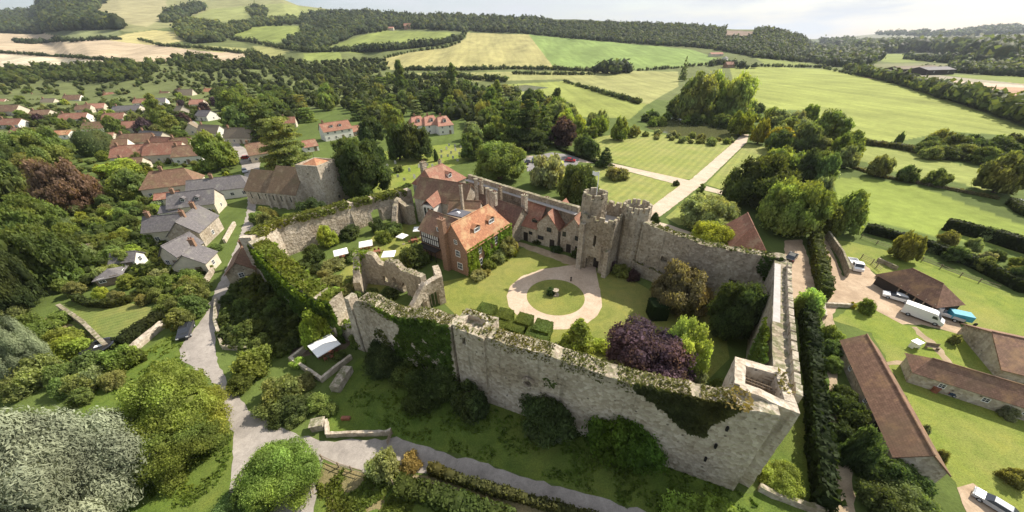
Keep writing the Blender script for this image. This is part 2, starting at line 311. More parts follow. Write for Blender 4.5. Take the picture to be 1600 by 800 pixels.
FG = (0.20, 0.235, 0.065); FT = (0.34, 0.31, 0.13); FB = (0.255, 0.285, 0.075); FY = (0.285, 0.285, 0.11)
FIELDS = [
 ([(0, 50), (60, 50), (110, 62), (215, 62), (310, 77), (395, 84), (385, 95), (200, 97), (110, 97), (0, 84)], TAN),
 ([(0, 84), (95, 92), (205, 97), (130, 101), (60, 104), (-40, 106), (-40, 82)], CREAM),
 ([(-600, 50), (0, 50), (0, 106), (-600, 110)], TAN),
 ([(165, 62), (200, 52), (240, 47), (290, 52), (290, 63), (245, 71), (200, 67)], YEL),
 ([(245, 71), (300, 70), (395, 76), (390, 84), (320, 80)], FY),
 ([(95, 57), (150, 47), (185, 47), (190, 55), (100, 66)], (0.20, 0.22, 0.10)),
 ([(110, 30), (130, 20), (180, -20), (450, -20), (470, 6), (525, 15), (520, 24), (400, 36), (380, 48), (290, 40), (230, 47), (195, 50), (170, 40)], DOWN),
 ([(125, 20), (175, 0), (260, 0), (260, 25), (230, 42), (180, 35)], (0.33, 0.30, 0.16)),
 ([(280, 35), (330, 14), (440, 5), (520, 18), (400, 34)], (0.25, 0.27, 0.10)),
 ([(-600, 22), (0, 22), (50, 20), (70, 5), (85, -10), (170, -10), (150, 18), (120, 24), (180, 35), (195, 45), (100, 48), (60, 54), (0, 52), (-600, 50)], WOODC),
 ([(360, 45), (400, 39), (470, 41), (472, 56), (430, 67), (400, 66), (362, 56)], FG), ([(405, 29), (440, 21), (525, 24), (500, 33), (410, 36)], (0.24, 0.27, 0.09)),
 ([(395, 72), (430, 70), (455, 80), (425, 92), (395, 84)], FY),
 ([(508, 76), (560, 57), (600, 48), (700, 50), (720, 56), (700, 62), (620, 74), (560, 84)], FG), ([(475, 84), (530, 80), (534, 92), (500, 98), (475, 93)], FG),
 ([(596, 92), (640, 82), (700, 74), (728, 60), (730, 51), (830, 54), (870, 108), (800, 108), (610, 109)], FT),
 ([(826, 54), (900, 61), (1010, 71), (1080, 77), (1125, 93), (1105, 101), (1000, 109), (868, 109)], (0.19, 0.26, 0.075)),
 ([(545, 124), (640, 114), (800, 112), (990, 111), (1060, 112), (1060, 135), (1010, 164), (960, 158), (880, 124), (720, 128), (600, 130)], FY),
 ([(790, 132), (880, 127), (1010, 163), (985, 186), (900, 182), (830, 168), (795, 152)], FB),
 ([(1140, 106), (1200, 104), (1290, 108), (1380, 125), (1480, 155), (1600, 200), (1800, 250), (1600, 214), (1480, 205), (1400, 222), (1340, 217), (1250, 172), (1190, 172), (1150, 140)], FB),
 ([(1180, 91), (1285, 101), (1200, 103)], FG), ([(1650, 160), (1900, 200), (1900, 300), (1600, 200)], FB),
 ([(1335, 113), (1450, 118), (1800, 148), (1800, 178), (1600, 152), (1500, 143), (1420, 132), (1350, 121)], (0.42, 0.27, 0.18)),
 ([(1362, 113), (1420, 112), (1500, 121), (1700, 142), (1600, 137), (1460, 132), (1400, 121)], (0.30, 0.27, 0.20)),
 ([(1378, 115), (1400, 119), (1450, 131), (1600, 137), (1600, 133), (1430, 123), (1390, 113)], (0.58, 0.46, 0.36)),
 ([(1475, 116), (1600, 119), (1750, 130), (1600, 131), (1510, 122)], FG), ([(1345, 85), (1400, 84), (1460, 88), (1470, 96), (1400, 98), (1350, 93)], FG),
 ([(1470, 82), (1530, 84), (1500, 89), (1450, 86)], FG), ([(1350, 100), (1450, 99), (1600, 104), (1600, 115), (1480, 112), (1400, 110)], (0.20, 0.20, 0.10)),
 ([(1350, 65), (1480, 65), (1490, 71), (1440, 73), (1380, 69)], (0.42, 0.34, 0.26)), ([(1290, 64), (1345, 52), (1400, 52), (1470, 52), (1480, 62), (1400, 62), (1360, 66), (1300, 70)], (0.21, 0.21, 0.15)),
 ([(1480, 52), (1540, 46), (1700, 44), (1700, 70), (1540, 72), (1500, 64)], (0.19, 0.19, 0.13)),
 ([(1128, 47), (1180, 49), (1182, 58), (1160, 66), (1130, 60)], (0.24, 0.18, 0.14)),
 ([(1590, 100), (1900, 100), (1900, 118), (1600, 118)], FG),
 ([(1300, 278), (1360, 278), (1440, 292), (1500, 315), (1600, 352), (1700, 390), (1700, 420), (1600, 396), (1480, 372), (1410, 356), (1350, 345), (1310, 320)], (0.21, 0.26, 0.055)),
 ([(1320, 232), (1420, 226), (1500, 258), (1560, 262), (1540, 300), (1500, 285), (1440, 280), (1340, 250)], (0.25, 0.28, 0.08)),
 ([(1220, 120), (1300, 130), (1300, 160), (1220, 150)], FB),
]
def build_terrain():
    az = np.radians(np.concatenate([np.arange(-180, -76, 4.0), np.arange(-76, 76.01, 0.14), np.arange(80, 180.1, 4.0)]))
    r = np.concatenate([[0.5, 6], np.geomspace(12, 400, 240), np.geomspace(402, 5600, 300), [6200, 6900]])
    A, Rr = np.meshgrid(az, r, indexing='ij'); Z = terr(A, Rr); Z[:, -1:] -= 5
    X = np.sin(A)*Rr; Y = np.cos(A)*Rr; na, nr_ = A.shape
    V = np.stack([X.ravel(), Y.ravel(), Z.ravel()], 1)
    i, j = np.meshgrid(np.arange(na-1), np.arange(nr_-1), indexing='ij'); i = i.ravel(); j = j.ravel()
    F = np.stack([i*nr_+j, (i+1)*nr_+j, (i+1)*nr_+j+1, i*nr_+j+1], 1)[:, ::-1]
    me = quads_mesh('ground', V, F, [], smooth=True)
    PX, PY = proj_np(X, Y, Z); ok = (np.abs(A) < R(88)) & (Rr > 60)
    col = np.zeros((na, nr_, 4)); col[..., 3] = 1; col[..., :3] = (0.10, 0.135, 0.035)
    far = Rr > 350; col[far, :3] = (0.13, 0.15, 0.055); 
    far2 = (Rr > 1500); col[far2, :3] = (0.09, 0.105, 0.05)
    for poly, c in FIELDS:
        ins = inpoly(PX, PY, poly) & ok; col[ins, :3] = c
    ca = me.color_attributes.new('field', 'FLOAT_COLOR', 'POINT'); ca.data.foreach_set('color', col.astype(np.float32).ravel())
    m, t, b, o = new_mat('ground'); at = t.nodes.new('ShaderNodeVertexColor'); at.layer_name = 'field'; g = t.nodes.new('ShaderNodeNewGeometry'); pos = g.outputs['Position']
    n1 = noise_node(t, 0.02, 6, 0.65, pos); n2 = noise_node(t, 0.35, 5, 0.7, pos); n3 = noise_node(t, 3.5, 4, 0.7, pos)
    mp_ = t.nodes.new('ShaderNodeMapping'); mp_.inputs['Rotation'].default_value = (0, 0, R(-62)); mp_.inputs['Scale'].default_value = (1, 0.04, 1); t.links.new(pos, mp_.inputs['Vector'])
    n4 = noise_node(t, 0.09, 3, 0.6, mp_.outputs[0])
    c = at.outputs['Color']
    wv_ = N(t, 'ShaderNodeTexWave', Scale=0.035, Distortion=0.6); wv_.inputs['Detail Scale'].default_value = 0.2; t.links.new(mp_.outputs[0], wv_.inputs['Vector']); c = mix(t, 1.0, c, ramp(t, wv_.outputs['Fac'], [(0.05, (0.93, 0.94, 0.92)), (0.25, (1.01,)*3)]), 'MULTIPLY')
    for n_, lo, hi in ((n1, 0.76, 1.22), (n2, 0.82, 1.18), (n3, 0.85, 1.15), (n4, 0.84, 1.12)):
        c = mix(t, 1.0, c, ramp(t, n_.outputs['Fac'], [(0.3, (lo,)*3), (0.7, (hi,)*3)]), 'MULTIPLY')
    t.links.new(c, b.inputs['Base Color']); bump(t, b, n3.outputs['Fac'], 0.5, 0.2); b.inputs['Roughness'].default_value = 0.95; b.inputs['Specular IOR Level'].default_value = 0.1
    me.materials.append(m); o = link('ground', me); tag(o, kind='structure'); return o
ground = build_terrain()
def haze_box():
    m = bpy.data.materials.new('haze'); m.use_nodes = True; t = m.node_tree; t.nodes.clear(); o = t.nodes.new('ShaderNodeOutputMaterial'); v = t.nodes.new('ShaderNodeVolumePrincipled')
    v.inputs['Color'].default_value = (0.80, 0.88, 1.0, 1); v.inputs['Density'].default_value = 0.000058; v.inputs['Anisotropy'].default_value = 0.2; t.links.new(v.outputs[0], o.inputs['Volume'])
    me = bpy.data.meshes.new('haze'); gz = [v.co.z for v in ground.data.vertices]; s, z0, z1 = 6950.0, min(gz)-1.0, max(max(gz)+25.0, CAM_H+5)
    me.from_pydata([(x, y, z) for z in (z0, z1) for x, y in ((-s, -s), (s, -s), (s, s), (-s, s))], [], [(3, 2, 1, 0), (4, 5, 6, 7), (0, 1, 5, 4), (1, 2, 6, 5), (2, 3, 7, 6), (3, 0, 4, 7)]); me.materials.append(m); o = link('haze', me); tag(o, kind='stuff')
haze_box()
sheet_n = [0]
def sheet(name, pix, mat, lvl, kind='structure', world=False, step=0.004):
    pts = [Vector((p[0], p[1], 0)) for p in pix] if world else [G(*p) for p in pix]
    if not world and name not in ('striped_lawn', 'inner_lawn'):
        q = []
        for a, b_ in zip(pts, pts[1:]+pts[:1]):
            n = max(1, min(60, int((b_-a).length/0.9))); s_ = Vector((-(b_-a).y, (b_-a).x, 0)).normalized()
            for i in range(n):
                p = a.lerp(b_, i/n); k = 0.0 if (i == 0 or n < 3) else (0.16 if name in ('gravel_circle', 'drive', 'side_road') else 0.32)
                q.append(p+s_*k*noise.noise(Vector((p.x*0.9, p.y*0.9, 3)))*1.6)
        pts = q
    z = 0.01+lvl*step
    tri = tessellate_polygon([pts]); me = bpy.data.meshes.new(name)
    tris = []
    for a, b_, c_ in tri:
        n = (pts[b_]-pts[a]).cross(pts[c_]-pts[a]).z; tris.append((a, b_, c_) if n > 0 else (a, c_, b_))
    me.from_pydata([(p.x, p.y, z) for p in pts], [], tris); me.materials.append(M[mat]); me.update()
    o = link(name, me); tag(o, kind=kind); return o
# ---------------------------------------------------------------- foliage
def unit(v): return v/np.maximum(np.linalg.norm(v, axis=1, keepdims=True), 1e-9)
def leaf_quads(P_, Nn, size, r_, narrow=1.0):
    n = len(P_); t = unit(np.cross(Nn, unit(r_.normal(size=(n, 3))))); b_ = np.cross(Nn, t)
    s = (size*np.clip(r_.lognormal(-0.1, 0.38, n), .35, 2.0))[:, None]; a = t*s; c = b_*s*narrow*r_.uniform(0.5, 0.9, n)[:, None]
    V = np.stack([P_-a-c*0.6, P_+a*0.2-c, P_+a+c*0.6, P_-a*0.2+c], 1).reshape(-1, 3)
    return V, np.arange(4*n).reshape(-1, 4)
ICO = {}
def ico(sub):
    if sub not in ICO:
        import bmesh
        bm = bmesh.new(); bmesh.ops.create_icosphere(bm, subdivisions=sub, radius=1.0); bm.verts.ensure_lookup_table()
        ICO[sub] = (np.array([v.co[:] for v in bm.verts]), np.array([[v.index for v in f.verts] for f in bm.faces])); bm.free()
    return ICO[sub]
def lobes_for(kind, r_):
    Lb = []
    if kind == 'round':
        for i in range(52):
            d = r_.normal(size=3); d /= np.linalg.norm(d); d[2] = d[2] if d[2] > -.5 else -d[2]; k = r_.uniform(0.62, 0.86)
            Lb.append((d[0]*0.5*k, d[1]*0.5*k, 0.5+d[2]*0.45*k, r_.uniform(0.075, 0.15)))
        Lb += [(0, 0, 0.5, 0.3), (0.1, -.1, 0.62, 0.22), (-.1, .1, 0.42, 0.25)]
    elif kind in ('spread', 'willow'):
        for i in range(64):
            a = r_.uniform(0, 6.283); q = math.sqrt(r_.uniform(0.02, 1))*0.42; Lb.append((q*math.cos(a), q*math.sin(a), 0.36+0.46*math.sqrt(max(0, 1-(q/0.47)**2))*r_.uniform(0.25, 1.0), r_.uniform(0.06, 0.125)))
        Lb += [(0, 0, 0.5, 0.26), (0.15, 0, 0.45, 0.2), (-.15, 0.08, 0.45, 0.2), (0, -0.17, 0.45, 0.2)]
    elif kind == 'column':
        for i in range(40):
            z = r_.uniform(0.12, 0.93); w = 0.34*math.sin(math.pi*min(1, (z+0.1))**0.8)**0.5+0.02; a = r_.uniform(0, 6.283)
            Lb.append((w*math.cos(a), w*math.sin(a), z, r_.uniform(0.10, 0.16)))
        for z in (0.25, 0.4, 0.55, 0.7, 0.82): Lb.append((0, 0, z, 0.25 if z < 0.8 else 0.15))
    elif kind == 'conifer':
        for i in range(60):
            z = r_.uniform(0.08, 0.97); w = 0.46*(1-z)**0.8; a = r_.uniform(0, 6.283); Lb.append((w*math.cos(a)*0.85, w*math.sin(a)*0.85, z, 0.05+0.10*(1-z)))
        for z in (0.2, 0.35, 0.5, 0.65, 0.8, 0.92): Lb.append((0, 0, z, 0.36*(1-z)+0.03))
    elif kind == 'cedar':
        for i in range(120):
            z = 0.12+0.14*r_.integers(0, 6)+r_.uniform(-.02, .02); w = 0.48*math.sqrt(max(0.05, 1-z*0.95))*math.sqrt(r_.uniform(0.3, 1)); a = r_.uniform(0, 6.283)
            Lb.append((w*math.cos(a), w*math.sin(a), z, r_.uniform(0.08, 0.12)))
        for z in (0.2, 0.4, 0.6, 0.8): Lb.append((0, 0, z, 0.34*(1.1-z)))
    elif kind == 'bush':
        for i in range(34):
            a = r_.uniform(0, 6.283); q = math.sqrt(r_.uniform(0, 1))*0.38; Lb.append((q*math.cos(a), q*math.sin(a), 0.15+0.60*math.sqrt(1-(q/0.5)**2)*r_.uniform(0.3, 1), r_.uniform(0.08, 0.16)))
        Lb += [(0, 0, 0.35, 0.33)]
    elif kind == 'clipped':
        Lb = [(0, 0, 0.45, 0.5)]
    elif kind == 'egg':
        for z, q in ((0.12, 0.36), (0.25, 0.46), (0.4, 0.5), (0.55, 0.46), (0.7, 0.36), (0.83, 0.24), (0.92, 0.13)): Lb.append((0, 0, z, q))
    return np.array(Lb)
FLAT = {'cedar': 0.35, 'spread': 0.75, 'column': 0.9, 'conifer': 0.5, 'clipped': 1.0, 'egg': 0.35}
def crown_mesh(kind, n, leaf, seed, aspect=1.0):
    """crown in a unit box (x, y in -.5...5, z 0..1); aspect = height / width of the trees it is used for"""
    r_ = np.random.default_rng(seed); Lb = lobes_for(kind, r_); q = FLAT.get(kind, 0.85)
    cen = Lb[:, :3]; rad = Lb[:, 3]; w = rad**2; idx = r_.choice(len(Lb), size=int(n*2.2), p=w/w.sum())
    d = unit(r_.normal(size=(len(idx), 3))); d[:, 2] = np.where(d[:, 2] < -0.35, -d[:, 2], d[:, 2])
    sc = np.array([1, 1, q/aspect if kind not in ('egg',) else 0.35]) ; sc[2] = min(sc[2], 1.2)
    pts = cen[idx]+d*rad[idx][:, None]*sc*np.where(r_.uniform(size=len(idx)) < .75, r_.uniform(0.82, 1.06, len(idx)), r_.uniform(1.0, 1.32, len(idx)))[:, None]
    inside = np.zeros(len(pts), bool)
    for k in range(len(Lb)):
        e = (pts-cen[k])/(rad[k]*sc); inside |= (np.sum(e*e, 1) < 0.60) & (idx != k)
    keep = np.nonzero(~inside)[0][:n]; pts = pts[keep]; dn = d[keep]; ii = idx[keep]
    gap = np.array([noise.noise(Vector(p)*7.0+Vector((seed, 0, 0))) for p in pts]); kp = gap > (-0.36 if n < 100000 else -0.6); pts, dn, ii, gap = pts[kp], dn[kp], ii[kp], gap[kp]
    nrm = unit(dn+r_.normal(size=dn.shape)*(0.75 if kind != 'willow' else 0.42)); V, F = leaf_quads(pts, nrm, leaf, r_, 0.42 if kind == 'willow' else 1.0)
    lv = r_.uniform(0.78, 1.25, len(Lb)); var = lv[ii]*r_.uniform(*((0.72, 1.3) if kind != 'willow' else (.88, 1.12)), len(pts))*(1+0.35*gap)
    iv, if_ = ico(2 if n > 1500 else 1); VV = [V]; off = len(V); tri = []
    for k in range(len(Lb)):
        s = (0.80 if n < 2000 else 0.70 if n < 20000 else 0.60) if kind not in ('egg', 'clipped') else 0.95
        VV.append(cen[k]+iv*rad[k]*sc*s*(1+0.12*r_.normal(size=(len(iv), 1)))); tri.append(if_+off); off += len(iv)
    tri = np.concatenate(tri); tri4 = np.concatenate([tri, tri[:, :1]], 1)
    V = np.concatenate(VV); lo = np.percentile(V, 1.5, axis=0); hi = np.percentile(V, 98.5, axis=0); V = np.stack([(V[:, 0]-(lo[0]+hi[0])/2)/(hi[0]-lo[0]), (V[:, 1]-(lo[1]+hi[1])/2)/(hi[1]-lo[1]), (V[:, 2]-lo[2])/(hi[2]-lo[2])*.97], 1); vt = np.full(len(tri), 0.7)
    # quads for leaves, triangles for the inner mass
    me = bpy.data.meshes.new('crown'); me.vertices.add(len(V)); V = V.copy(); V[:, 2] = np.clip(V[:, 2], -0.02, 2)
    me.vertices.foreach_set('co', V.astype(np.float32).ravel())
    nl = len(F); nt_ = len(tri); me.loops.add(nl*4+nt_*3); me.loops.foreach_set('vertex_index', np.concatenate([F.ravel(), tri.ravel()]).astype(np.int32))
    me.polygons.add(nl+nt_); me.polygons.foreach_set('loop_start', np.concatenate([np.arange(nl)*4, nl*4+np.arange(nt_)*3]).astype(np.int32))
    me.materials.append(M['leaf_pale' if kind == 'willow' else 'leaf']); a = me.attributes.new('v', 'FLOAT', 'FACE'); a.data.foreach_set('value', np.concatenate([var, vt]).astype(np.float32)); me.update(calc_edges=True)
    return me
def trunk_mesh(seed, limbs=5):
    mb = MB(); r_ = random.Random(seed); top = Vector((r_.uniform(-.03, .03), r_.uniform(-.03, .03), 0.5)); prev = Vector((0, 0, -0.01)); w0 = 0.045
    for i in range(1, 6):
        p = Vector((0, 0, 0)).lerp(top, i/5)+Vector((r_.uniform(-.01, .01), r_.uniform(-.01, .01), 0)); k = len(mb.v); n = 7
        for (e, w) in ((prev, w0*(1.25-0.2*(i-1)) if i > 1 else w0*1.5), (p, w0*(1.25-0.2*i))):
            for j in range(n): an = 6.283*j/n; mb.v.append((e.x+w*math.cos(an), e.y+w*math.sin(an), e.z))
        for j in range(n): jj = (j+1) % n; mb.f.append((k+j, k+jj, k+n+jj, k+n+j)); mb.m.append(0)
        prev = p
    for i in range(limbs):
        a = i*6.283/limbs+r_.uniform(-.4, .4); z = r_.uniform(0.22, 0.42); mb.bar((0, 0, z), (0.28*math.cos(a), 0.28*math.sin(a), z+r_.uniform(0.15, 0.3)), 0.014, n=5)
    me = bpy.data.meshes.new('trunk'); me.from_pydata(mb.v, [], mb.f); me.materials.append(M['bark']); me.update(); return me
CM = {}
ASP = {'round': 1.0, 'spread': 0.8, 'column': 2.4, 'conifer': 1.9, 'cedar': 1.2, 'bush': 0.8, 'willow': .8, 'clipped': 1.0, 'egg': 1.4}
def get_crown(kind, lod, k):
    key = (kind, lod, k)
    if key not in CM:
        n, lf = {'far': (520, 0.040), 'mid': (3200, 0.0215), 'near': (14000, 0.0125), 'huge': (60000, 0.0072)}[lod]
        if kind in ('clipped', 'egg'): lf *= 0.6
        if kind == 'willow': n, lf = 120000, .0082
        CM[key] = crown_mesh(kind, n, lf, hash((kind, lod, k)) % 1000 if False else (len(CM)*17+3), ASP[kind])
    return CM[key]
TM = [trunk_mesh(i) for i in range(3)]
ntree = [0]
def plant(loc, w, h, kind='round', col=(0.06, 0.085, 0.025), label=None, cat='tree', group=None, name='tree', lod=None, lift=None, parts=True):
    ntree[0] += 1; k = ntree[0]; loc = Vector(loc); D = depth(loc)
    if lod is None:
        px = w/D*342
        lod = 'far' if px < 9 else 'mid' if px < 34 else 'near' if px < 85 else 'huge'
    me = get_crown(kind, lod, k % (4 if lod != 'huge' else 2)); rz = rng.uniform(0, 6.283)
    lift = (0.0 if kind in ('bush', 'clipped', 'egg', 'column') else 0.05 if kind in ('conifer', 'cedar') else 0.10)*h if lift is None else lift
    cvar = rng.uniform(0.86, 1.16)*(2.25 if max(col) < .2 else 1.1); c = (col[0]*cvar*rng.uniform(0.93, 1.07), col[1]*cvar, col[2]*cvar*rng.uniform(0.85, 1.15))
    if lod == 'far' or not parts or kind in ('bush', 'clipped', 'egg') :
        if kind in ('bush', 'clipped', 'egg'):
            o = link(name, me, None, c); o.location = loc; o.scale = (w, w, h); o.rotation_euler = (0, 0, rz); return tag(o, label, cat, group)
    e = empty(name, loc, 0, label, cat, group)
    cr_ = link('crown', me, e, c); cr_.location = (0, 0, lift); cr_.scale = (w, w, h-lift); cr_.rotation_euler = (0, 0, rz)
    if D < 330:
        t_ = link('trunk', TM[k % 3], e); t_.scale = (w*0.9, w*0.9, h*0.95); t_.rotation_euler = (0, 0, rz)
    return e
def est(cx, cy, wp, hp, kind='round'):
    """size of a tree from its outline in the photograph; returns base point, width, height in metres"""
    h = 6.0; w = 6.0; b_ = None; sx = math.sqrt(1+((cx-800)/FPX)**2); sy = math.sqrt(1+((cy-400)/FPX)**2)
    for it in range(6):
        b_ = G(cx, cy, h*0.52) if cy > 140 else None
        if b_ is None:
            b_ = P(cx, cy+hp*0.3)
        c = Vector((b_.x, b_.y, b_.z+h*0.5)); D = depth(c); w = wp*D/FPX/sx
        # vertical extent: h*cos(down) + w*sin(down)
        dn = math.atan2(CAM_H-c.z, math.hypot(c.x, c.y)); hm = hp*D/FPX/sy
        h = math.sqrt(max(0.0, hm*hm-(w*math.sin(dn))**2))/math.cos(dn); h = max({'spread': .5, 'bush': .5, 'clipped': .5}.get(kind, .72)*w, min(3.2*w, h)); h = max(h, 1.0)
    b_ = Vector((b_.x, b_.y, b_.z if cy <= 140 else 0.0)); return b_, w, h
def T(cx, cy, wp, hp, kind, col, label, cat='tree', group=None, name=None, **kw):
    b_, w, h = est(cx, cy, wp, hp, kind)
    return plant(b_, w, h, kind, col, label, cat, group, name or ({'bush': 'shrub', 'clipped': 'topiary', 'egg': 'topiary'}.get(kind, 'tree')), **kw)
# loose scatter of leaves over a patch (ivy, wall-top growth, hedges)
def scatter_obj(name, pts, nrm, size, col, parent=None, seed=1, jit=0.5):
    r_ = np.random.default_rng(seed); pts = np.array(pts, float); nrm = unit(unit(np.array(nrm, float))+r_.normal(size=(len(pts), 3))*jit)
    V, F = leaf_quads(pts, nrm, size, r_); cl = np.array([noise.noise(Vector(p)*0.9) for p in pts]); var = r_.uniform(0.7, 1.3, len(pts))*(1+0.5*cl)
    me = quads_mesh(name, V, F, [M['leaf']], var); return link(name, me, parent, col)
def hedge(name, path, w, h, col, label, cat='hedge', group=None, world=False, leaf=0.22, dens=9, rough=0.25, zbase=0.0, seed=None, kind=None):
    """a hedge along a line: a rough solid core with leaves over its faces"""
    pts = [Vector((p[0], p[1], 0)) if world else (G(*p) if len(p) < 3 else G(*p)) for p in path]
    if any(p[1] < 150 for p in path) and not world: pts = [P(*p) for p in path]
    seed = seed or len(bpy.data.objects); r_ = np.random.default_rng(seed)
    D = depth(pts[len(pts)//2]); leaf = max(leaf, D*0.0022); dens = min(dens, 0.55/leaf**2)
    mb = MB(); LP = []; LN = []; core = []
    for a, b_ in zip(pts[:-1], pts[1:]):
        d = b_-a; ln = d.length; 
        if ln < 0.05: continue
        u = d/ln; s = Vector((-u.y, u.x, 0)).normalized(); n = max(1, int(ln/max(1.2, D*0.012)))
        for i in range(n):
            p = a+d*(i/n); q = a+d*((i+1)/n); hh = h*(1+rough*noise.noise(Vector((p.x*0.35, p.y*0.35, seed))))*0.93; ww = w*0.46*(1+rough*noise.noise(Vector((p.x*0.3, 5, p.y*0.3))))
            P8 = [p-s*ww, q-s*ww, q+s*ww, p+s*ww]; k = 0.86
            mb.hull8([x+Vector((0, 0, -0.3)) for x in P8]+[Vector((x.x, x.y, x.z+hh)) for x in (p-s*ww*k, q-s*ww*k, q+s*ww*k, p+s*ww*k)])
        m_ = int(ln*(w+2*h)*dens)+4; t_ = r_.uniform(0, 1, m_); f_ = r_.uniform(0, w+2*h, m_)
        for tt, ff in zip(t_, f_):
            p = a+d*float(tt); hh = h*(1+rough*noise.noise(Vector((p.x*0.35, p.y*0.35, seed)))+rough*0.5*noise.noise(Vector((p.x*1.1, p.y*1.1, seed)))); ww = w*0.5*(1+rough*noise.noise(Vector((p.x*0.3, 5, p.y*0.3))))
            if ff < h: q = p-s*ww+Vector((0, 0, ff/h*hh)); nn = -s
            elif ff < h+w: q = p+s*((ff-h)/w-0.5)*2*ww+Vector((0, 0, hh)); nn = Vector((0, 0, 1))
            else: q = p+s*ww+Vector((0, 0, (ff-h-w)/h*hh)); nn = s
            LP.append(q+nn*r_.uniform(-.05, 0.12)*rough*3); LN.append(nn)
    for e, sg in ((pts[0], -1), (pts[-1], 1)):
        u = (pts[1]-pts[0] if sg < 0 else pts[-1]-pts[-2]).normalized(); s = Vector((-u.y, u.x, 0)); m_ = int(w*h*dens)
        for i in range(m_): LP.append(e+s*r_.uniform(-.5, .5)*w+Vector((0, 0, r_.uniform(0, h)))); LN.append(u*sg)
    V, F = leaf_quads(np.array([p[:] for p in LP]), unit(np.array([n_[:] for n_ in LN])+r_.normal(size=(len(LN), 3))*0.5), leaf, r_)
    var = r_.uniform(0.7, 1.3, len(LP)); cv = np.array(mb.v); cf = np.array(mb.f)+len(V)
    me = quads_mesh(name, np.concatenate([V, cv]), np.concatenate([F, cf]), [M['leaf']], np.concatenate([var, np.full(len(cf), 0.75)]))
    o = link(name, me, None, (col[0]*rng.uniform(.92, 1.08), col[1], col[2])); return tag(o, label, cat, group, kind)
def blob_mass(name, centres, radii, col, label=None, cat=None, kind='stuff', leaf=None, nl=26, seed=3, hk=1.0):
    """many small tree clumps as one mass (far woods, undergrowth)"""
    r_ = np.random.default_rng(seed); iv, if_ = ico(1); n = len(centres); cen = np.array([c[:] for c in centres]); rad = np.array(radii)
    VV = []; FF = []; vv = []; off = 0
    jit = 1+0.22*r_.normal(size=(n, len(iv), 1)); lv = r_.uniform(0.6, 1.45, n)
    V = cen[:, None, :]+iv[None]*rad[:, None, None]*np.array([1, 1, hk])*0.86*jit+np.array([0, 0, 1])*rad[:, None, None]*0.75*hk
    F3 = (if_[None]+(np.arange(n)*len(iv))[:, None, None]).reshape(-1, 3)
    d = unit(r_.normal(size=(n*nl, 3))); d[:, 2] = np.abs(d[:, 2])-0.2; cc = np.repeat(cen, nl, 0); rr = np.repeat(rad, nl)
    rr = rr*r_.uniform(.8, 1.22, len(rr)); pt = cc+d*rr[:, None]*np.array([1, 1, hk])+np.array([0, 0, 1])*rr[:, None]*0.75*hk
    ls = rr*0.30; t_ = unit(np.cross(unit(d+r_.normal(size=d.shape)*0.5), unit(r_.normal(size=d.shape)))); b_ = unit(np.cross(t_, d))
    LV = np.stack([pt-t_*ls[:, None], pt-b_*ls[:, None]*0.7, pt+t_*ls[:, None], pt+b_*ls[:, None]*0.7], 1).reshape(-1, 3); LF = np.arange(len(LV)).reshape(-1, 4)
    me = bpy.data.meshes.new(name); allV = np.concatenate([LV, V.reshape(-1, 3)]); me.vertices.add(len(allV)); me.vertices.foreach_set('co', allV.astype(np.float32).ravel())
    a_, b2 = len(LF), len(F3); me.loops.add(a_*4+b2*3); me.loops.foreach_set('vertex_index', np.concatenate([LF.ravel(), (F3+len(LV)).ravel()]).astype(np.int32))
    me.polygons.add(a_+b2); me.polygons.foreach_set('loop_start', np.concatenate([np.arange(a_)*4, a_*4+np.arange(b2)*3]).astype(np.int32))
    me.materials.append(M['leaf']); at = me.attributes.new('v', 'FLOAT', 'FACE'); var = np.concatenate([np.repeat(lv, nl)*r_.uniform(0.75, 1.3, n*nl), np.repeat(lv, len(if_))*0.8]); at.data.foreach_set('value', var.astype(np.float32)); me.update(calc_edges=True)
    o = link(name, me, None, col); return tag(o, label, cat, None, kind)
def wood(name, poly, step, size, col, seed=1, label=None, jit=0.5, nl=26, hk=1.0, avoid=()):
    xs = [p[0] for p in poly]; ys = [p[1] for p in poly]; r_ = np.random.default_rng(seed); cs = []; rs = []
    sy = step*0.62; y = min(ys)
    while y < max(ys):
        x = min(xs)
        while x < max(xs):
            X, Y = x+r_.uniform(-jit, jit)*step, y+r_.uniform(-jit, jit)*sy
            if inpoly(np.array([X]), np.array([Y]), poly)[0] and not any(abs(X-a[0]) < a[2] and abs(Y-a[1]) < a[3] for a in avoid):
                h_ = hit(X, Y) if Y < 150 else G(X, Y)
                if h_ is not None: cs.append(h_); rs.append(size*r_.uniform(0.6, 1.25)*(max(0.35, min(1.0, h_.length/1500)) if size > 6 else 1.0))
            x += step
        y += sy
    if not cs: return None
    return blob_mass(name, cs, rs, col, label, None, 'stuff', seed=seed, nl=nl, hk=hk)
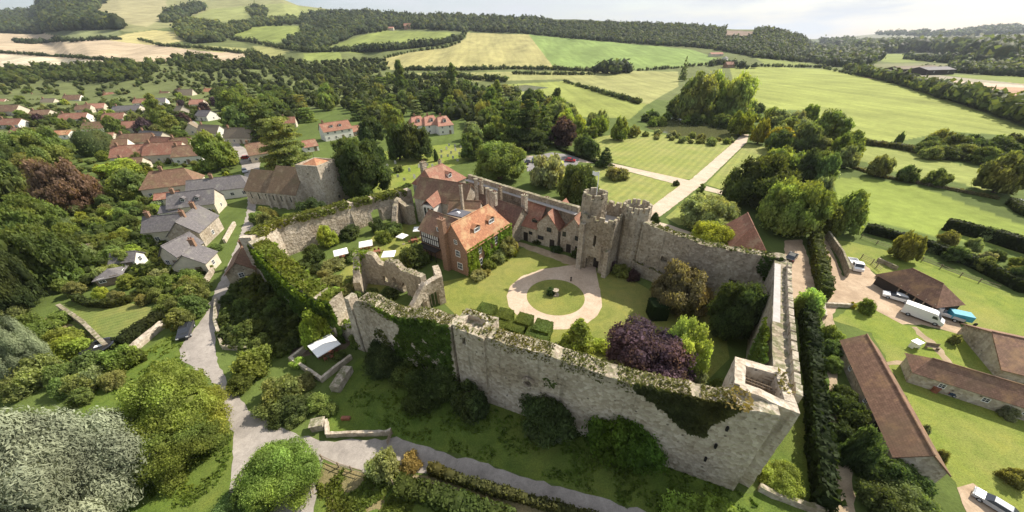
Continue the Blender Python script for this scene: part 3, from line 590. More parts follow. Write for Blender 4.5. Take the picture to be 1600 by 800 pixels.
# ---------------------------------------------------------------- masonry walls with broken tops
def fbm(x, y=0.0, z=0.0, o=3):
    s = 0; a = 1
    for i in range(o): s += a*noise.noise(Vector((x, y, z))); x *= 2.1; y *= 2.1; z *= 2.1; a *= 0.5
    return s
def interp(tab, s):
    return float(np.interp(s, [t_[0] for t_ in tab], [t_[1] for t_ in tab]))
def wall_mesh(name, path, tops, thick, mat='stone', cell=0.7, holes=(), z0=-0.3, rag=0.35, rough=0.07, parent=None, batter=0.0, closed=False):
    """path: plan points, left to right seen from outside (outside = right-hand side of travel); tops: (s, z) profile; holes (s0,s1,z0,z1,arched)"""
    pts = [Vector((p[0], p[1], 0)) for p in path]; seg = [(b_-a).length for a, b_ in zip(pts[:-1], pts[1:])]; tot = sum(seg)
    ss = [0.0]; acc = 0
    for g_ in seg:
        n = max(1, round(g_/cell)); ss += [acc+g_*(i+1)/n for i in range(n)]; acc += g_
    def at(s):
        a = 0
        for i, g_ in enumerate(seg):
            if s <= a+g_+1e-6 or i == len(seg)-1:
                u = (pts[i+1]-pts[i])/g_; p = pts[i]+u*(s-a); return p, u
            a += g_
    def normal(s):
        a = 0
        for i, g_ in enumerate(seg):
            if abs(s-(a+g_)) < 1e-4 and i < len(seg)-1:
                u0 = (pts[i+1]-pts[i]).normalized(); u1 = (pts[i+2]-pts[i+1]).normalized(); n0 = Vector((u0.y, -u0.x, 0)); n1 = Vector((u1.y, -u1.x, 0)); m_ = (n0+n1).normalized(); return m_/max(0.35, m_.dot(n0))
            if s < a+g_+1e-6: u0 = (pts[i+1]-pts[i]).normalized(); return Vector((u0.y, -u0.x, 0))
            a += g_
        u0 = (pts[-1]-pts[-2]).normalized(); return Vector((u0.y, -u0.x, 0))
    K = max(4, int(max(t_[1] for t_ in tops)/cell)); ns = len(ss); V = []; top = []
    for s in ss:
        p, u = at(s); nn = normal(s); tz = interp(tops, s)+rag*(fbm(s*0.45, 3.1+pts[0].x)+0.35*noise.noise(Vector((s*2.3, 1, 1)))); tz = max(tz, 0.3); top.append(tz)
        for side in (1, -1):
            for k in range(K+1):
                z = z0+(tz-z0)*k/K; off = side*thick/2; ex = batter*(1-k/K) if side > 0 else 0
                j = rough*fbm(s*1.3, z*1.3, side*7+pts[0].y, 2); q = p+nn*(off+ex+j); V.append((q.x, q.y, z+(0.0 if k < K else 0.5*rag*noise.noise(Vector((s*1.7, side*3, 2))))))
    idx = lambda i, side, k: (i*2+(0 if side > 0 else 1))*(K+1)+k
    mask = np.ones((ns-1, K), bool)
    for i in range(ns-1):
        sc_ = (ss[i]+ss[i+1])/2; tz = (top[i]+top[i+1])/2
        for k in range(K):
            zc = z0+(tz-z0)*(k+0.5)/K
            for h_ in holes:
                if h_[0] < sc_ < h_[1] and h_[2] < zc < h_[3]:
                    if len(h_) > 4 and h_[4]:
                        hw = (h_[1]-h_[0])/2; m0 = (h_[0]+h_[1])/2; zs = h_[3]-hw
                        if zc > zs and ((sc_-m0)/hw)**2+((zc-zs)/hw)**2 > 1: continue
                    mask[i, k] = False
    F = []
    for i in range(ns-1):
        for k in range(K):
            if not mask[i, k]: continue
            F.append((idx(i, 1, k), idx(i+1, 1, k), idx(i+1, 1, k+1), idx(i, 1, k+1))); F.append((idx(i+1, -1, k), idx(i, -1, k), idx(i, -1, k+1), idx(i+1, -1, k+1)))
            if k == K-1 or not mask[i, k+1]: F.append((idx(i, 1, k+1), idx(i+1, 1, k+1), idx(i+1, -1, k+1), idx(i, -1, k+1)))
            if k > 0 and not mask[i, k-1]: F.append((idx(i, -1, k), idx(i+1, -1, k), idx(i+1, 1, k), idx(i, 1, k)))
            if i == 0 or not mask[i-1, k]: F.append((idx(i, -1, k), idx(i, 1, k), idx(i, 1, k+1), idx(i, -1, k+1)))
            if i == ns-2 or not mask[i+1, k]: F.append((idx(i+1, 1, k), idx(i+1, -1, k), idx(i+1, -1, k+1), idx(i+1, 1, k+1)))
    me = bpy.data.meshes.new(name); me.from_pydata(V, [], F); me.materials.append(M[mat]); me.update(); me.validate()
    o = link(name, me, parent); return o, at, normal, top, ss
def wall_growth(parent, at, normal, top, ss, s0, s1, thick, col, n=40, size=0.16, hang=0.0, name='wall_top_growth', up=0.25, side=1):
    r_ = np.random.default_rng(int(s0*10+len(ss))); LP = []; LN = []
    for i in range(int((s1-s0)*n)):
        s = r_.uniform(s0, s1); p, u = at(s); nn = normal(s).normalized(); tz = float(np.interp(s, ss, top))
        if noise.noise(Vector((s*0.5, parent.name.__len__(), 2.0))) < -0.25: continue
        if r_.uniform() < hang: q = p+nn*side*(thick/2+r_.uniform(0.02, 0.15))+Vector((0, 0, tz-r_.uniform(0, 1)**1.5*1.3)); d = nn*side
        else: q = p+nn*r_.uniform(-thick/2, thick/2)+Vector((0, 0, tz+r_.uniform(-0.05, up))); d = Vector((0, 0, 1))
        LP.append(q[:]); LN.append(d[:])
    return scatter_obj(name, LP, LN, size, col, parent, int(s0)+5, 0.7)
def ivy(parent, at, normal, top, ss, poly, thick, col, n=14, size=0.22, side=1, name='ivy', seed=5, bulge=0.35):
    """poly in (s, z) wall coordinates"""
    xs = [p[0] for p in poly]; zs = [p[1] for p in poly]; A = (max(xs)-min(xs))*(max(zs)-min(zs)); r_ = np.random.default_rng(seed)
    S = r_.uniform(min(xs), max(xs), int(A*n)); Z = r_.uniform(min(zs), max(zs), int(A*n))
    w = S+0.5*np.array([fbm(z*0.6, s_*0.2, seed) for s_, z in zip(S, Z)]); z2 = Z+0.5*np.array([fbm(s_*0.6, 9, seed) for s_ in S]); ins = inpoly(w, z2, poly)
    LP = []; LN = []
    for s, z in zip(S[ins], Z[ins]):
        p, u = at(s); nn = normal(s).normalized()*side; tz = float(np.interp(s, ss, top))
        if z > tz+0.2: continue
        b_ = bulge*(0.5+0.8*fbm(s*0.5, z*0.5, seed, 2)); q = p+nn*(thick/2+0.05+max(0.02, b_)*r_.uniform(0.4, 1.0)); LP.append((q.x, q.y, z)); LN.append((nn+Vector((0, 0, 0.5)))[:])
    if not LP: return
    return scatter_obj(name, LP, LN, size, col, parent, seed, 0.5)
# ---------------------------------------------------------------- houses
def window(parent, c, nrm, w, h, frame='white_metal', arched=False, bars=(2, 2), name='window'):
    """frame standing 4 cm proud of the wall with glass set inside; c = centre on the wall face in the parent's space"""
    c = Vector(c); n = Vector(nrm).normalized(); u = Vector((-n.y, n.x, 0)); z = Vector((0, 0, 1)); t = max(0.06, w*0.07); mb = MB()
    def bx(cu, cz, du, dz, d0=-0.02, d1=0.06):
        o_ = c+u*cu+z*cz; q = []
        for dz_ in (-dz/2, dz/2):
            for (a, b_) in ((-du/2, d0), (du/2, d0), (du/2, d1), (-du/2, d1)): q.append(o_+u*a+n*b_+z*dz_)
        mb.hull8([q[3], q[2], q[1], q[0], q[7], q[6], q[5], q[4]])
    bx(-w/2+t/2, 0, t, h); bx(w/2-t/2, 0, t, h); bx(0, h/2-t/2, w-2*t, t); bx(0, -h/2+t/2, w-2*t, t, -0.02, 0.10)
    for i in range(1, bars[0]): bx(-w/2+w*i/bars[0], 0, t*0.5, h-2*t, -0.02, 0.045)
    for i in range(1, bars[1]): bx(0, -h/2+h*i/bars[1], w-2*t, t*0.5, -0.018, 0.043)
    f = mb.build(name, frame, parent); g = MB(); k = 0.015
    g.quad([c+u*(-w/2+t)+z*(-h/2+t)+n*k, c+u*(w/2-t)+z*(-h/2+t)+n*k, c+u*(w/2-t)+z*(h/2-t)+n*k, c+u*(-w/2+t)+z*(h/2-t)+n*k]); g.build('pane', 'glass', f); return f
def door(parent, c, nrm, w, h, mat='timber_dark', name='door'):
    c = Vector(c); n = Vector(nrm).normalized(); u = Vector((-n.y, n.x, 0)); z = Vector((0, 0, 1)); mb = MB()
    for (a, b_, lo, hi, d) in ((-w/2, w/2, 0, h, 0.03), (-w/2-0.12, -w/2, 0, h+0.12, 0.07), (w/2, w/2+0.12, 0, h+0.12, 0.07), (-w/2, w/2, h, h+0.12, 0.07)):
        q = [c+u*x+n*y+z*zz for zz in (lo, hi) for (x, y) in ((a, d), (b_, d), (b_, -0.02), (a, -0.02))]; mb.hull8([q[0], q[1], q[2], q[3], q[4], q[5], q[6], q[7]])
    return mb.build(name, mat, parent)
def slab(mb, p, t=0.14, uvo=(0, 0)):
    """a roof plane p (3 or 4 corners, counter-clockwise from above, first edge = eave) with thickness; uv in metres"""
    p = [Vector(q) for q in p]; n = (p[1]-p[0]).cross(p[-1]-p[0]).normalized(); u = (p[1]-p[0]).normalized(); w = n.cross(u); lo = [q-n*t for q in p]
    uvs = lambda L_: [((q-p[0]).dot(u)+uvo[0], (q-p[0]).dot(w)+uvo[1]) for q in L_]
    mb.quad(p, 0, uvs(p)); mb.quad(lo[::-1], 0, uvs(lo[::-1])); k = len(p)
    for i in range(k): j = (i+1) % k; q = [lo[i], lo[j], p[j], p[i]]; mb.quad(q, 0, uvs(q))
def chimney(parent, c, w, d, h, mat='brick', pots=2, name='chimney'):
    mb = MB(); mb.box(c, (w, d, h)); mb.box((c[0], c[1], c[2]+h), (w+0.16, d+0.16, 0.18)); o = mb.build(name, mat, parent)
    if pots:
        q = MB()
        for i in range(pots): q.cyl((c[0]+(i-(pots-1)/2)*w/pots, c[1], c[2]+h+0.18), 0.13, 0.45, 8, 0.10)
        q.build('chimney_pot', 'tile_red', o)
    return o
def house(a, b_, depth_, eave, ridge, label=None, roof='tile_red', wall='cream', name='house', cat='house', group=None, hip=(0, 0), axis='u', over=0.35, wins=(), chims=(), dormers=(), world=False, world_pts=None, doors=(), z0=-0.2, parent=None, wall_name='wall', zb=0.0, gablet=None, frame='white_metal'):
    """a, b_: front eave corners (pixels at eave height, or plan points if world); local x runs along the front, y goes back"""
    if world: A, B = Vector((a[0], a[1], 0)), Vector((b_[0], b_[1], 0))
    else: A, B = G(a[0], a[1], eave), G(b_[0], b_[1], eave)
    A.z = B.z = 0; d = B-A; Ln = d.length; rz = math.atan2(d.y, d.x); D = depth_
    if parent is None: e = empty(name, (A.x, A.y, 0), rz, label, cat, group)
    else: e = parent
    off = Vector((0, 0, 0))
    mb = MB(); h0, h1 = hip; o = over
    if axis == 'u':
        r0, r1 = h0*D/2, Ln-h1*D/2; ym = D/2
        mb.v = [(0, 0, z0), (Ln, 0, z0), (Ln, D, z0), (0, D, z0), (0, 0, eave), (Ln, 0, eave), (Ln, D, eave), (0, D, eave)]
        mb.f = [(0, 1, 5, 4), (1, 2, 6, 5), (2, 3, 7, 6), (3, 0, 4, 7)]; mb.m = [0]*4
        if h0 < 0.05: mb.quad([(0, D, eave), (0, 0, eave), (0, ym, ridge-0.02)])
        if h1 < 0.05: mb.quad([(Ln, 0, eave), (Ln, D, eave), (Ln, ym, ridge-0.02)])
        sl = (ridge-eave)/(D/2); de = o*sl; x0, x1 = -o, Ln+o; rm = MB(); t = 0.14; up = 0.03
        R0 = (r0 if h0 > 0.05 else -o*0.7, ym, ridge+up); R1 = (r1 if h1 > 0.05 else Ln+o*0.7, ym, ridge+up)
        fl0, fl1 = (x0 if h0 > .05 else -o*0.7), (x1 if h1 > .05 else Ln+o*0.7)
        slab(rm, [(fl0, -o, eave-de+up), (fl1, -o, eave-de+up), R1, R0], t); slab(rm, [(fl1, D+o, eave-de+up), (fl0, D+o, eave-de+up), R0, R1], t, (3.3, 1))
        if h0 > .05: slab(rm, [(x0, D+o, eave-de+up), (x0, -o, eave-de+up), R0], t, (7, 0))
        if h1 > .05: slab(rm, [(x1, -o, eave-de+up), (x1, D+o, eave-de+up), R1], t, (5, 0))
        rm.bar((R0[0]+0.02, R0[1], R0[2]+0.02), (R1[0]-0.02, R1[1], R1[2]+0.02), 0.11)
    else:
        r0, r1 = h0*Ln/2, D-h1*Ln/2; xm = Ln/2
        mb.v = [(0, 0, z0), (Ln, 0, z0), (Ln, D, z0), (0, D, z0), (0, 0, eave), (Ln, 0, eave), (Ln, D, eave), (0, D, eave)]
        mb.f = [(0, 1, 5, 4), (1, 2, 6, 5), (2, 3, 7, 6), (3, 0, 4, 7)]; mb.m = [0]*4
        if h0 < .05: mb.quad([(0, 0, eave), (Ln, 0, eave), (xm, 0, ridge-0.02)])
        if h1 < .05: mb.quad([(Ln, D, eave), (0, D, eave), (xm, D, ridge-0.02)])
        sl = (ridge-eave)/(Ln/2); de = o*sl; rm = MB(); t = 0.14; up = 0.03
        y0 = -o if h0 > .05 else -o*0.7; y1 = D+o if h1 > .05 else D+o*0.7
        R0 = (xm, r0 if h0 > .05 else y0, ridge+up); R1 = (xm, r1 if h1 > .05 else y1, ridge+up)
        slab(rm, [(Ln+o, y0, eave-de+up), (Ln+o, y1, eave-de+up), R1, R0], t); slab(rm, [(-o, y1, eave-de+up), (-o, y0, eave-de+up), R0, R1], t, (3, 2))
        if h0 > .05: slab(rm, [(-o, y0, eave-de+up), (Ln+o, y0, eave-de+up), R0], t, (5, 5))
        if h1 > .05: slab(rm, [(Ln+o, y1, eave-de+up), (-o, y1, eave-de+up), R1], t, (1, 4))
        rm.bar((R0[0], R0[1]+0.02, R0[2]+0.02), (R1[0], R1[1]-0.02, R1[2]+0.02), 0.11)
    wl = mb.build(wall_name, wall, e); rf = rm.build('roof', roof, e)
    side = {'f': (lambda s: (s, 0), (0, -1, 0)), 'r': (lambda s: (Ln, s), (1, 0, 0)), 'b': (lambda s: (Ln-s, D), (0, 1, 0)), 'l': (lambda s: (0, D-s), (-1, 0, 0))}
    for w_ in wins:
        sd_, s, z, ww, hh = w_[:5]; f_, n_ = side[sd_]; x, y = f_(s); window(e, (x, y, z), n_, ww, hh, frame, bars=w_[5] if len(w_) > 5 else (2, 2))
    for w_ in doors:
        sd_, s, z, ww, hh = w_[:5]; f_, n_ = side[sd_]; x, y = f_(s); door(e, (x, y, z), n_, ww, hh, w_[5] if len(w_) > 5 else 'timber_dark')
    for c_ in chims:
        x, y, z, h = c_[:4]; chimney(rf, (x, y, z), c_[4] if len(c_) > 4 else 0.9, c_[5] if len(c_) > 5 else 0.7, h, c_[6] if len(c_) > 6 else 'brick')
    for q in dormers:
        s, fr, w_, h_ = q[:4]; y = D/2*fr; zb_ = eave+(ridge-eave)*fr; dm = MB(); yb = min(D/2, y+h_/max(sl, .2)); 
        dm.hull8([(s-w_/2, y, zb_-0.3), (s+w_/2, y, zb_-0.3), (s+w_/2, yb, zb_-0.3), (s-w_/2, yb, zb_-0.3), (s-w_/2, y, zb_+h_), (s+w_/2, y, zb_+h_), (s+w_/2, yb, zb_+h_), (s-w_/2, yb, zb_+h_)])
        dd_ = dm.build('dormer', wall if len(q) < 5 else q[4], rf); r2 = MB(); hh = w_*0.35 if len(q) < 6 else q[5]; yb2 = min(D/2, y+(h_+hh)/max(sl, .2))
        slab(r2, [(s+w_/2+.15, y-.2, zb_+h_-.05), (s+w_/2+.15, yb2, zb_+h_-.05), (s, yb2, zb_+h_+hh), (s, y-.2, zb_+h_+hh)], .08); slab(r2, [(s-w_/2-.15, yb2, zb_+h_-.05), (s-w_/2-.15, y-.2, zb_+h_-.05), (s, y-.2, zb_+h_+hh), (s, yb2, zb_+h_+hh)], .08)
        r2.build('dormer_roof', roof, rf)
        window(dd_, (s, y, zb_+h_/2), (0, -1, 0), w_*0.82, h_*0.8, frame, bars=(max(2, int(w_/0.7)), 1), name='dormer_window')
    e['L'] = Ln; return e
def crenels(mb, corners, z, mw=0.8, gap=0.6, h=0.8, t=0.4, closed=True):
    cs = [Vector((c[0], c[1], 0)) for c in corners]; ed = list(zip(cs, cs[1:]+cs[:1])) if closed else list(zip(cs[:-1], cs[1:]))
    for a, b_ in ed:
        d = b_-a; ln = d.length; u = d/ln; rz = math.atan2(u.y, u.x); s = Vector((-u.y, u.x, 0)); n = max(1, round(ln/(mw+gap))); m_ = a+b_; c = m_*0.5+s*t*0.5
        mb.box((c.x, c.y, z-0.9), (ln, t, 0.9), rz)
        for i in range(n):
            p = a+d*((i+0.5)/n)+s*t*0.5; mb.box((p.x, p.y, z+0.002), (mw*ln/n/(mw+gap), t*0.98, h*rng.uniform(0.85, 1.1)), rz)
# ================================================================ ROADS, PATHS, LAWNS (flat sheets, 4 mm steps)
sheet('bank_grass', [(560,560),(520,600),(505,650),(512,684),(610,680),(650,694),(750,722),(825,747),(900,767),(1010,800),(1060,840),(1260,830),(1215,760),(1170,772),(1085,742),(990,700),(900,660),(769,632),(700,600),(600,560)], 'bank', 1)
sheet('bank_grass', [(500,720),(560,742),(600,755),(680,790),(760,830),(520,860),(490,800),(505,760)], 'bank', 1)
sheet('bank_grass', [(140,590),(235,540),(300,500),(318,500),(283,540),(280,560),(300,590),(340,640),(365,675),(361,750),(350,830),(200,860),(100,700)], 'bank', 1)
sheet('inner_lawn', [(690,440),(735,432),(800,395),(826,383),(905,415),(935,408),(1010,450),(1040,470),(1130,500),(1140,560),(1100,600),(1000,590),(880,545),(800,530),(720,500),(690,470)], 'lawn', 1)
sheet('inner_lawn', [(455,470),(520,440),(600,350),(680,352),(660,400),(640,420),(600,450),(560,500),(500,500)], 'lawn', 1)
ring = [(847.5,420.3),(813.7,432.5),(796.9,447.5),(791.6,462.5),(795,479.3),(808,492.5),(834,509),(862.5,515),(885,514.6),(907,507),(919,504.6),(933.7,492.5),(940.6,479.3),(939,462.5),(932.8,430.6),(931,417.5),(930,405),(925,396),(918,398),(909,411),(892.5,414.7)]
sheet('gravel_circle', ring, 'gravel', 3)
ci = (G(823,465)+G(913,465)+G(870,436)+G(866,492))/4; ra = (G(913,465)-G(823,465)).length/2
CI = Vector((ci.x, G(866,463).y, 0)); rb = (G(870,436)-G(866,492)).length/2; ra = rb = (ra+rb)/2
sheet('circle_lawn', [(CI.x+ra*math.cos(i*math.pi/32), CI.y+rb*math.sin(i*math.pi/32)) for i in range(64)], 'lawn', 5, world=True)
sheet('court_path', [(803,382),(812,378),(905,405),(909,411),(892.5,414.7)], 'path', 2)
sheet('drive', [(1016,324),(1062,290),(1080,280),(1147,222),(1160,210),(1170,210),(1167,222),(1102,285),(1082,300),(1035,336),(1010,350),(1000,340)], 'gravel_road', 3)
sheet('side_road', [(820,243),(875,245),(932,249),(960,256),(1082,283),(1072,292),(960,262),(930,255),(875,251),(820,250)], 'gravel_road', 2)
sheet('side_road', [(1096,291),(1104,291),(1150,304),(1148,309),(1100,297)], 'gravel_road', 2)
sheet('outer_path', [(1022,345),(1045,351),(1080,363),(1110,380),(1106,383),(1076,367),(1040,355),(1020,349)], 'gravel_road', 2)
sheet('car_park', [(818,247),(862,238),(905,244),(903,258),(862,262),(824,268)], 'road_grey', 4)
sheet('striped_lawn', [(900,236),(930,215),(1000,203),(1062,215),(1146,222),(1080,280),(1064,280),(975,258),(935,248)], 'lawn_striped', 1)
sheet('striped_lawn', [(905,258),(960,263),(1062,290),(1016,324),(1000,330),(930,310),(880,290)], 'lawn_striped', 1)
sheet('striped_lawn', [(1103,288),(1167,224),(1215,235),(1160,275),(1140,300)], 'lawn_striped', 1)
sheet('striped_lawn', [(1040,340),(1083,303),(1100,298),(1135,308),(1120,350),(1060,352)], 'lawn_striped', 1)
LANE_L = [(268,150),(282,170),(290,190),(300,205),(340,222),(372,243),(376,256),(388,290),(386,330),(375,370),(358,410),(338,450),(322,490),(300,520),(283,540),(281,560),(310,580),(340,600),(352,640),(366,675),(361,750),(352,820)]
LANE_R = [(282,150),(298,175),(304,190),(322,205),(372,224),(408,250),(404,270),(402,300),(398,340),(388,380),(368,425),(350,465),(338,500),(336,540),(343,575),(365,610),(395,645),(440,668),(462,677)]
sheet('lane', LANE_L+[(352,860),(480,840),(500,740),(505,717),(570,740),(625,737),(672,740),(731,754),(806,775),(881,797),(960,825),(1100,860),(1010,800),(900,767),(825,747),(750,722),(650,694),(620,682),(610,685),(500,689),(462,677)]+LANE_R[::-1][1:], 'road', 3)
sheet('pond', [(1015,190),(1050,184),(1090,190),(1150,195),(1162,206),(1150,218),(1120,222),(1085,218),(1060,212),(1030,206),(1010,200)], 'water', 2)
sheet('pond', [(778,134),(800,130),(834,134),(858,137),(820,143),(790,142)], 'water', 2)
sheet('footpath', [(618,745),(640,742),(700,760),(780,790),(850,815),(900,840),(840,850),(760,815),(690,785),(640,763)], 'path', 2)
sheet('verge', [(505,722),(570,742),(600,748),(600,800),(520,800),(492,760)], 'dirt_grass', 3)
sheet('verge', [(610,742),(680,742),(760,762),(880,800),(960,830),(900,840),(780,790),(700,760),(640,742)], 'dirt_grass', 1)
sheet('stable_yard', [(1226,376),(1253,374),(1262,400),(1278,450),(1268,482),(1240,490),(1232,478),(1226,440)], 'farm_yard', 2)
sheet('farm_yard', [(1274,368),(1288,368),(1300,392),(1318,432),(1322,408),(1345,408),(1372,432),(1400,455),(1440,478),(1500,503),(1514,527),(1480,517),(1440,507),(1410,507),(1372,487),(1345,470),(1310,480),(1298,500),(1282,490),(1288,460),(1296,430)], 'farm_yard', 2)
sheet('farm_track', [(1282,490),(1300,485),(1310,540),(1308,600),(1316,660),(1332,740),(1340,830),(1300,830),(1304,730),(1294,640),(1290,560)], 'path', 1)
sheet('garden_path', [(1424,511),(1432,511),(1475,548),(1490,570),(1480,570),(1460,548)], 'path', 3)
sheet('garden_path', [(1384,566),(1420,561),(1420,566),(1386,571)], 'path', 3)
sheet('farm_grass', [(1300,375),(1330,378),(1420,400),(1500,430),(1640,480),(1720,620),(1760,850),(1560,850),(1480,740),(1362,520),(1300,500),(1345,470),(1372,487),(1410,507),(1480,517),(1514,527),(1500,503),(1440,478),(1372,432),(1345,408),(1322,408)], 'meadow', 1)
sheet('garden_lawn', [(88,490),(150,465),(235,480),(262,500),(205,545),(160,525),(120,510)], 'lawn_garden', 2)
sheet('garden_lawn', [(40,520),(80,490),(150,530),(140,560),(90,570),(50,560)], 'dirt_grass', 2)
sheet('garden_lawn', [(80,350),(140,330),(170,345),(110,365)], 'lawn_garden', 2)
sheet('garden_lawn', [(570,240),(700,225),(760,240),(700,262),(640,290),(590,312),(560,330),(545,300),(565,270)], 'meadow', 2)
sheet('soil_bed', [(455,500),(520,470),(560,520),(540,545),(460,560),(440,530)], 'soil', 1)
sheet('rough_bed', [(400,430),(500,480),(520,500),(440,560),(350,540),(345,500),(370,440)], 'bank', 2)
sheet('soil_bed', [(1210,620),(1290,500),(1296,640),(1304,740),(1300,830),(1190,830)], 'bank', 2)
sheet('concrete_pad', [(1495,762),(1520,755),(1570,790),(1620,830),(1560,850),(1510,800)], 'farm_yard', 4)

# ================================================================ CASTLE
ST = (0.50, 0.45, 0.37)
IVY = (0.075, 0.12, 0.025); IVYB = (0.17, 0.24, 0.035); MOSS = (0.13, 0.135, 0.04); MOSSD = (0.19, 0.16, 0.06)
def castle_wall(name, label, path, tops, thick, **kw):
    o, at, nrm, top, ss = wall_mesh(name, path, tops, thick, **kw); tag(o, label, 'castle wall'); return o, at, nrm, top, ss
# north front, west half
Wp = [(-3.2, 30.9), (24.2, 19.4)]
w1 = castle_wall('curtain_wall', 'long shadowed flint wall between square buttress tower and hollow corner tower', Wp, [(0, 12.2), (6.5, 12.4), (12.3, 12.0), (17, 11.7), (20.6, 12.0), (27, 12.8), (30, 13.4)], 2.0, cell=0.55, holes=[(5.4, 6.2, 6.6, 7.5, 1)], rag=0.30, batter=0.2)
wall_growth(w1[0], w1[1], w1[2], w1[3], w1[4], 0.3, 27, 2.0, MOSS, 170, 0.11, 0.22)
ivy(w1[0], *w1[1:], [(16.5, 13), (27, 13.2), (25.5, 10.5), (24.8, 7.2), (22.5, 7.5), (20.5, 9.5), (17.5, 11.2)], 2.0, (0.06, 0.068, 0.025), 150, 0.21, seed=11, bulge=0.12)
ivy(w1[0], *w1[1:], [(7.6, 8.4), (9.4, 8.8), (9.0, 7.4), (7.9, 7.0)], 2.0, (0.07, 0.10, 0.03), 40, 0.16, seed=12, bulge=0.1)
# square buttress tower
def tower_box(name, label, cs, z, mat='stone', cell=0.7, rag=0.2, thick=1.0, cat='tower', holes=()):
    pts = list(cs)+[cs[0]]; pts = pts
    o, at, nrm, top, ss = wall_mesh(name, pts, [(0, z), (100, z)], thick, mat, cell, holes, rag=rag); tag(o, label, cat); return o, at, nrm, top, ss
b_l, b_r = Vector((-7.9, 31.7, 0)), Vector((-3.6, 29.6, 0)); ub = (b_r-b_l).normalized(); vb = Vector((-ub.y, ub.x, 0))
tb = tower_box('buttress_tower', 'square flint buttress tower standing in the middle of the shadowed front wall', [(b_l+ub*.5+vb*.5)[:2], (b_r-ub*.5+vb*.5)[:2], (b_r-ub*.5+vb*3.4)[:2], (b_l+ub*.5+vb*3.4)[:2]], 12.5, cell=0.55, holes=[(1.2, 1.75, 10.1, 11.1, 0)])
mb = MB(); c_ = (b_l+b_r)/2+vb*2; mb.box((c_.x, c_.y, 11.2), (3.6, 3.0, 0.5), math.atan2(ub.y, ub.x)); mb.build('tower_floor', 'stone', tb[0])
wall_growth(tb[0], *tb[1:], 0.2, 11, 1.0, MOSS, 22, 0.16, 0.1)
# north front, middle (ivy clad) up to the broken gable
w2 = castle_wall('curtain_wall', 'ivy clad front wall between the broken pointed wall end and the square buttress tower', [(-23.4, 40.8), (-7.4, 32.9)], [(0, 9.3), (1.2, 10.9), (4, 11.3), (8, 10.5), (10.3, 10.7), (12.5, 12.0), (18, 12.3)], 2.2, cell=0.55, rag=0.35, batter=0.3)
wall_growth(w2[0], *w2[1:], 1.5, 17.6, 2.2, MOSS, 160, 0.11, 0.22)
ivy(w2[0], *w2[1:], [(8.3, 10.5), (11, 11.6), (17.7, 12.6), (17.7, 0), (6, 0), (7.2, 5), (8.8, 8)], 2.2, IVY, 46, 0.24, seed=13, bulge=0.5)
ivy(w2[0], *w2[1:], [(3.3, 6.8), (5.2, 7.0), (6.8, 3.2), (5.6, 0), (3.2, 0)], 2.2, (0.10, 0.115, 0.04), 34, 0.2, seed=14, bulge=0.2)
ivy(w2[0], *w2[1:], [(4, 11.4), (8.6, 10.6), (7.5, 9.6), (5, 10.2)], 2.2, IVYB, 40, 0.18, seed=15, bulge=0.2)
# battered corner pier at the broken end
mb = MB(); pu = Vector((0.896, -0.443, 0)); pv = Vector((0.443, 0.896, 0)); p0 = Vector((-24.3, 41.2, 0))
mb.hull8([(p0+pu*a+pv*b_+Vector((0, 0, z)))[:] for z, q in ((-.2, 0.95), (10.4, 0.5)) for a, b_ in ((-q, -q-0.5), (q*0.8, -q-0.5), (q*0.8, q), (-q, q))])
o = mb.build('corner_pier', 'stone_pale'); tag(o, 'tall sloping stone pier ending the broken front wall above the dining terrace', 'wall pier')
# low wall in the gap
w3 = castle_wall('curtain_wall', 'low broken stretch of flint wall behind the walled terrace with white parasol', [(-31.5, 44.2), (-24.6, 41.7)], [(0, 4.4), (3, 3.2), (7, 5.0)], 1.4, mat='stone_pale', cell=0.5, rag=0.3)
wall_growth(w3[0], *w3[1:], 0.2, 7, 1.4, IVYB, 40, 0.2, 0.3)
# north front, east half with wide grassy top
E0 = [G(388, 379, 9.5), G(418, 408, 9.0), G(452, 442, 8.5), G(484, 466, 8.2), G(510, 474, 8.0)]
En = [Vector((p.x+0.8, p.y+1.3, 0)) for p in E0]
w4 = castle_wall('curtain_wall', 'thick wall hidden under bright ivy running from the road corner to the broken end', [(p.x, p.y) for p in En], [(0, 9.6), (6, 9.2), (20, 8.6), (30, 8.2)], 3.0, cell=0.8, rag=0.4, batter=0.5)
L4 = w4[4][-1]
wall_growth(w4[0], *w4[1:], 2.5, L4, 3.0, (0.15, 0.18, 0.035), 230, 0.21, 0.0, up=0.5)
wall_growth(w4[0], *w4[1:], 3.5, L4, 3.9, IVYB, 120, 0.27, 0.75, up=0.4, name='ivy')
ivy(w4[0], *w4[1:], [(0.6, 9.3), (L4+1, 8.4), (L4+1, 0), (4.0, 0), (1.5, 5)], 3.2, IVY, 44, 0.28, seed=16, bulge=0.6)
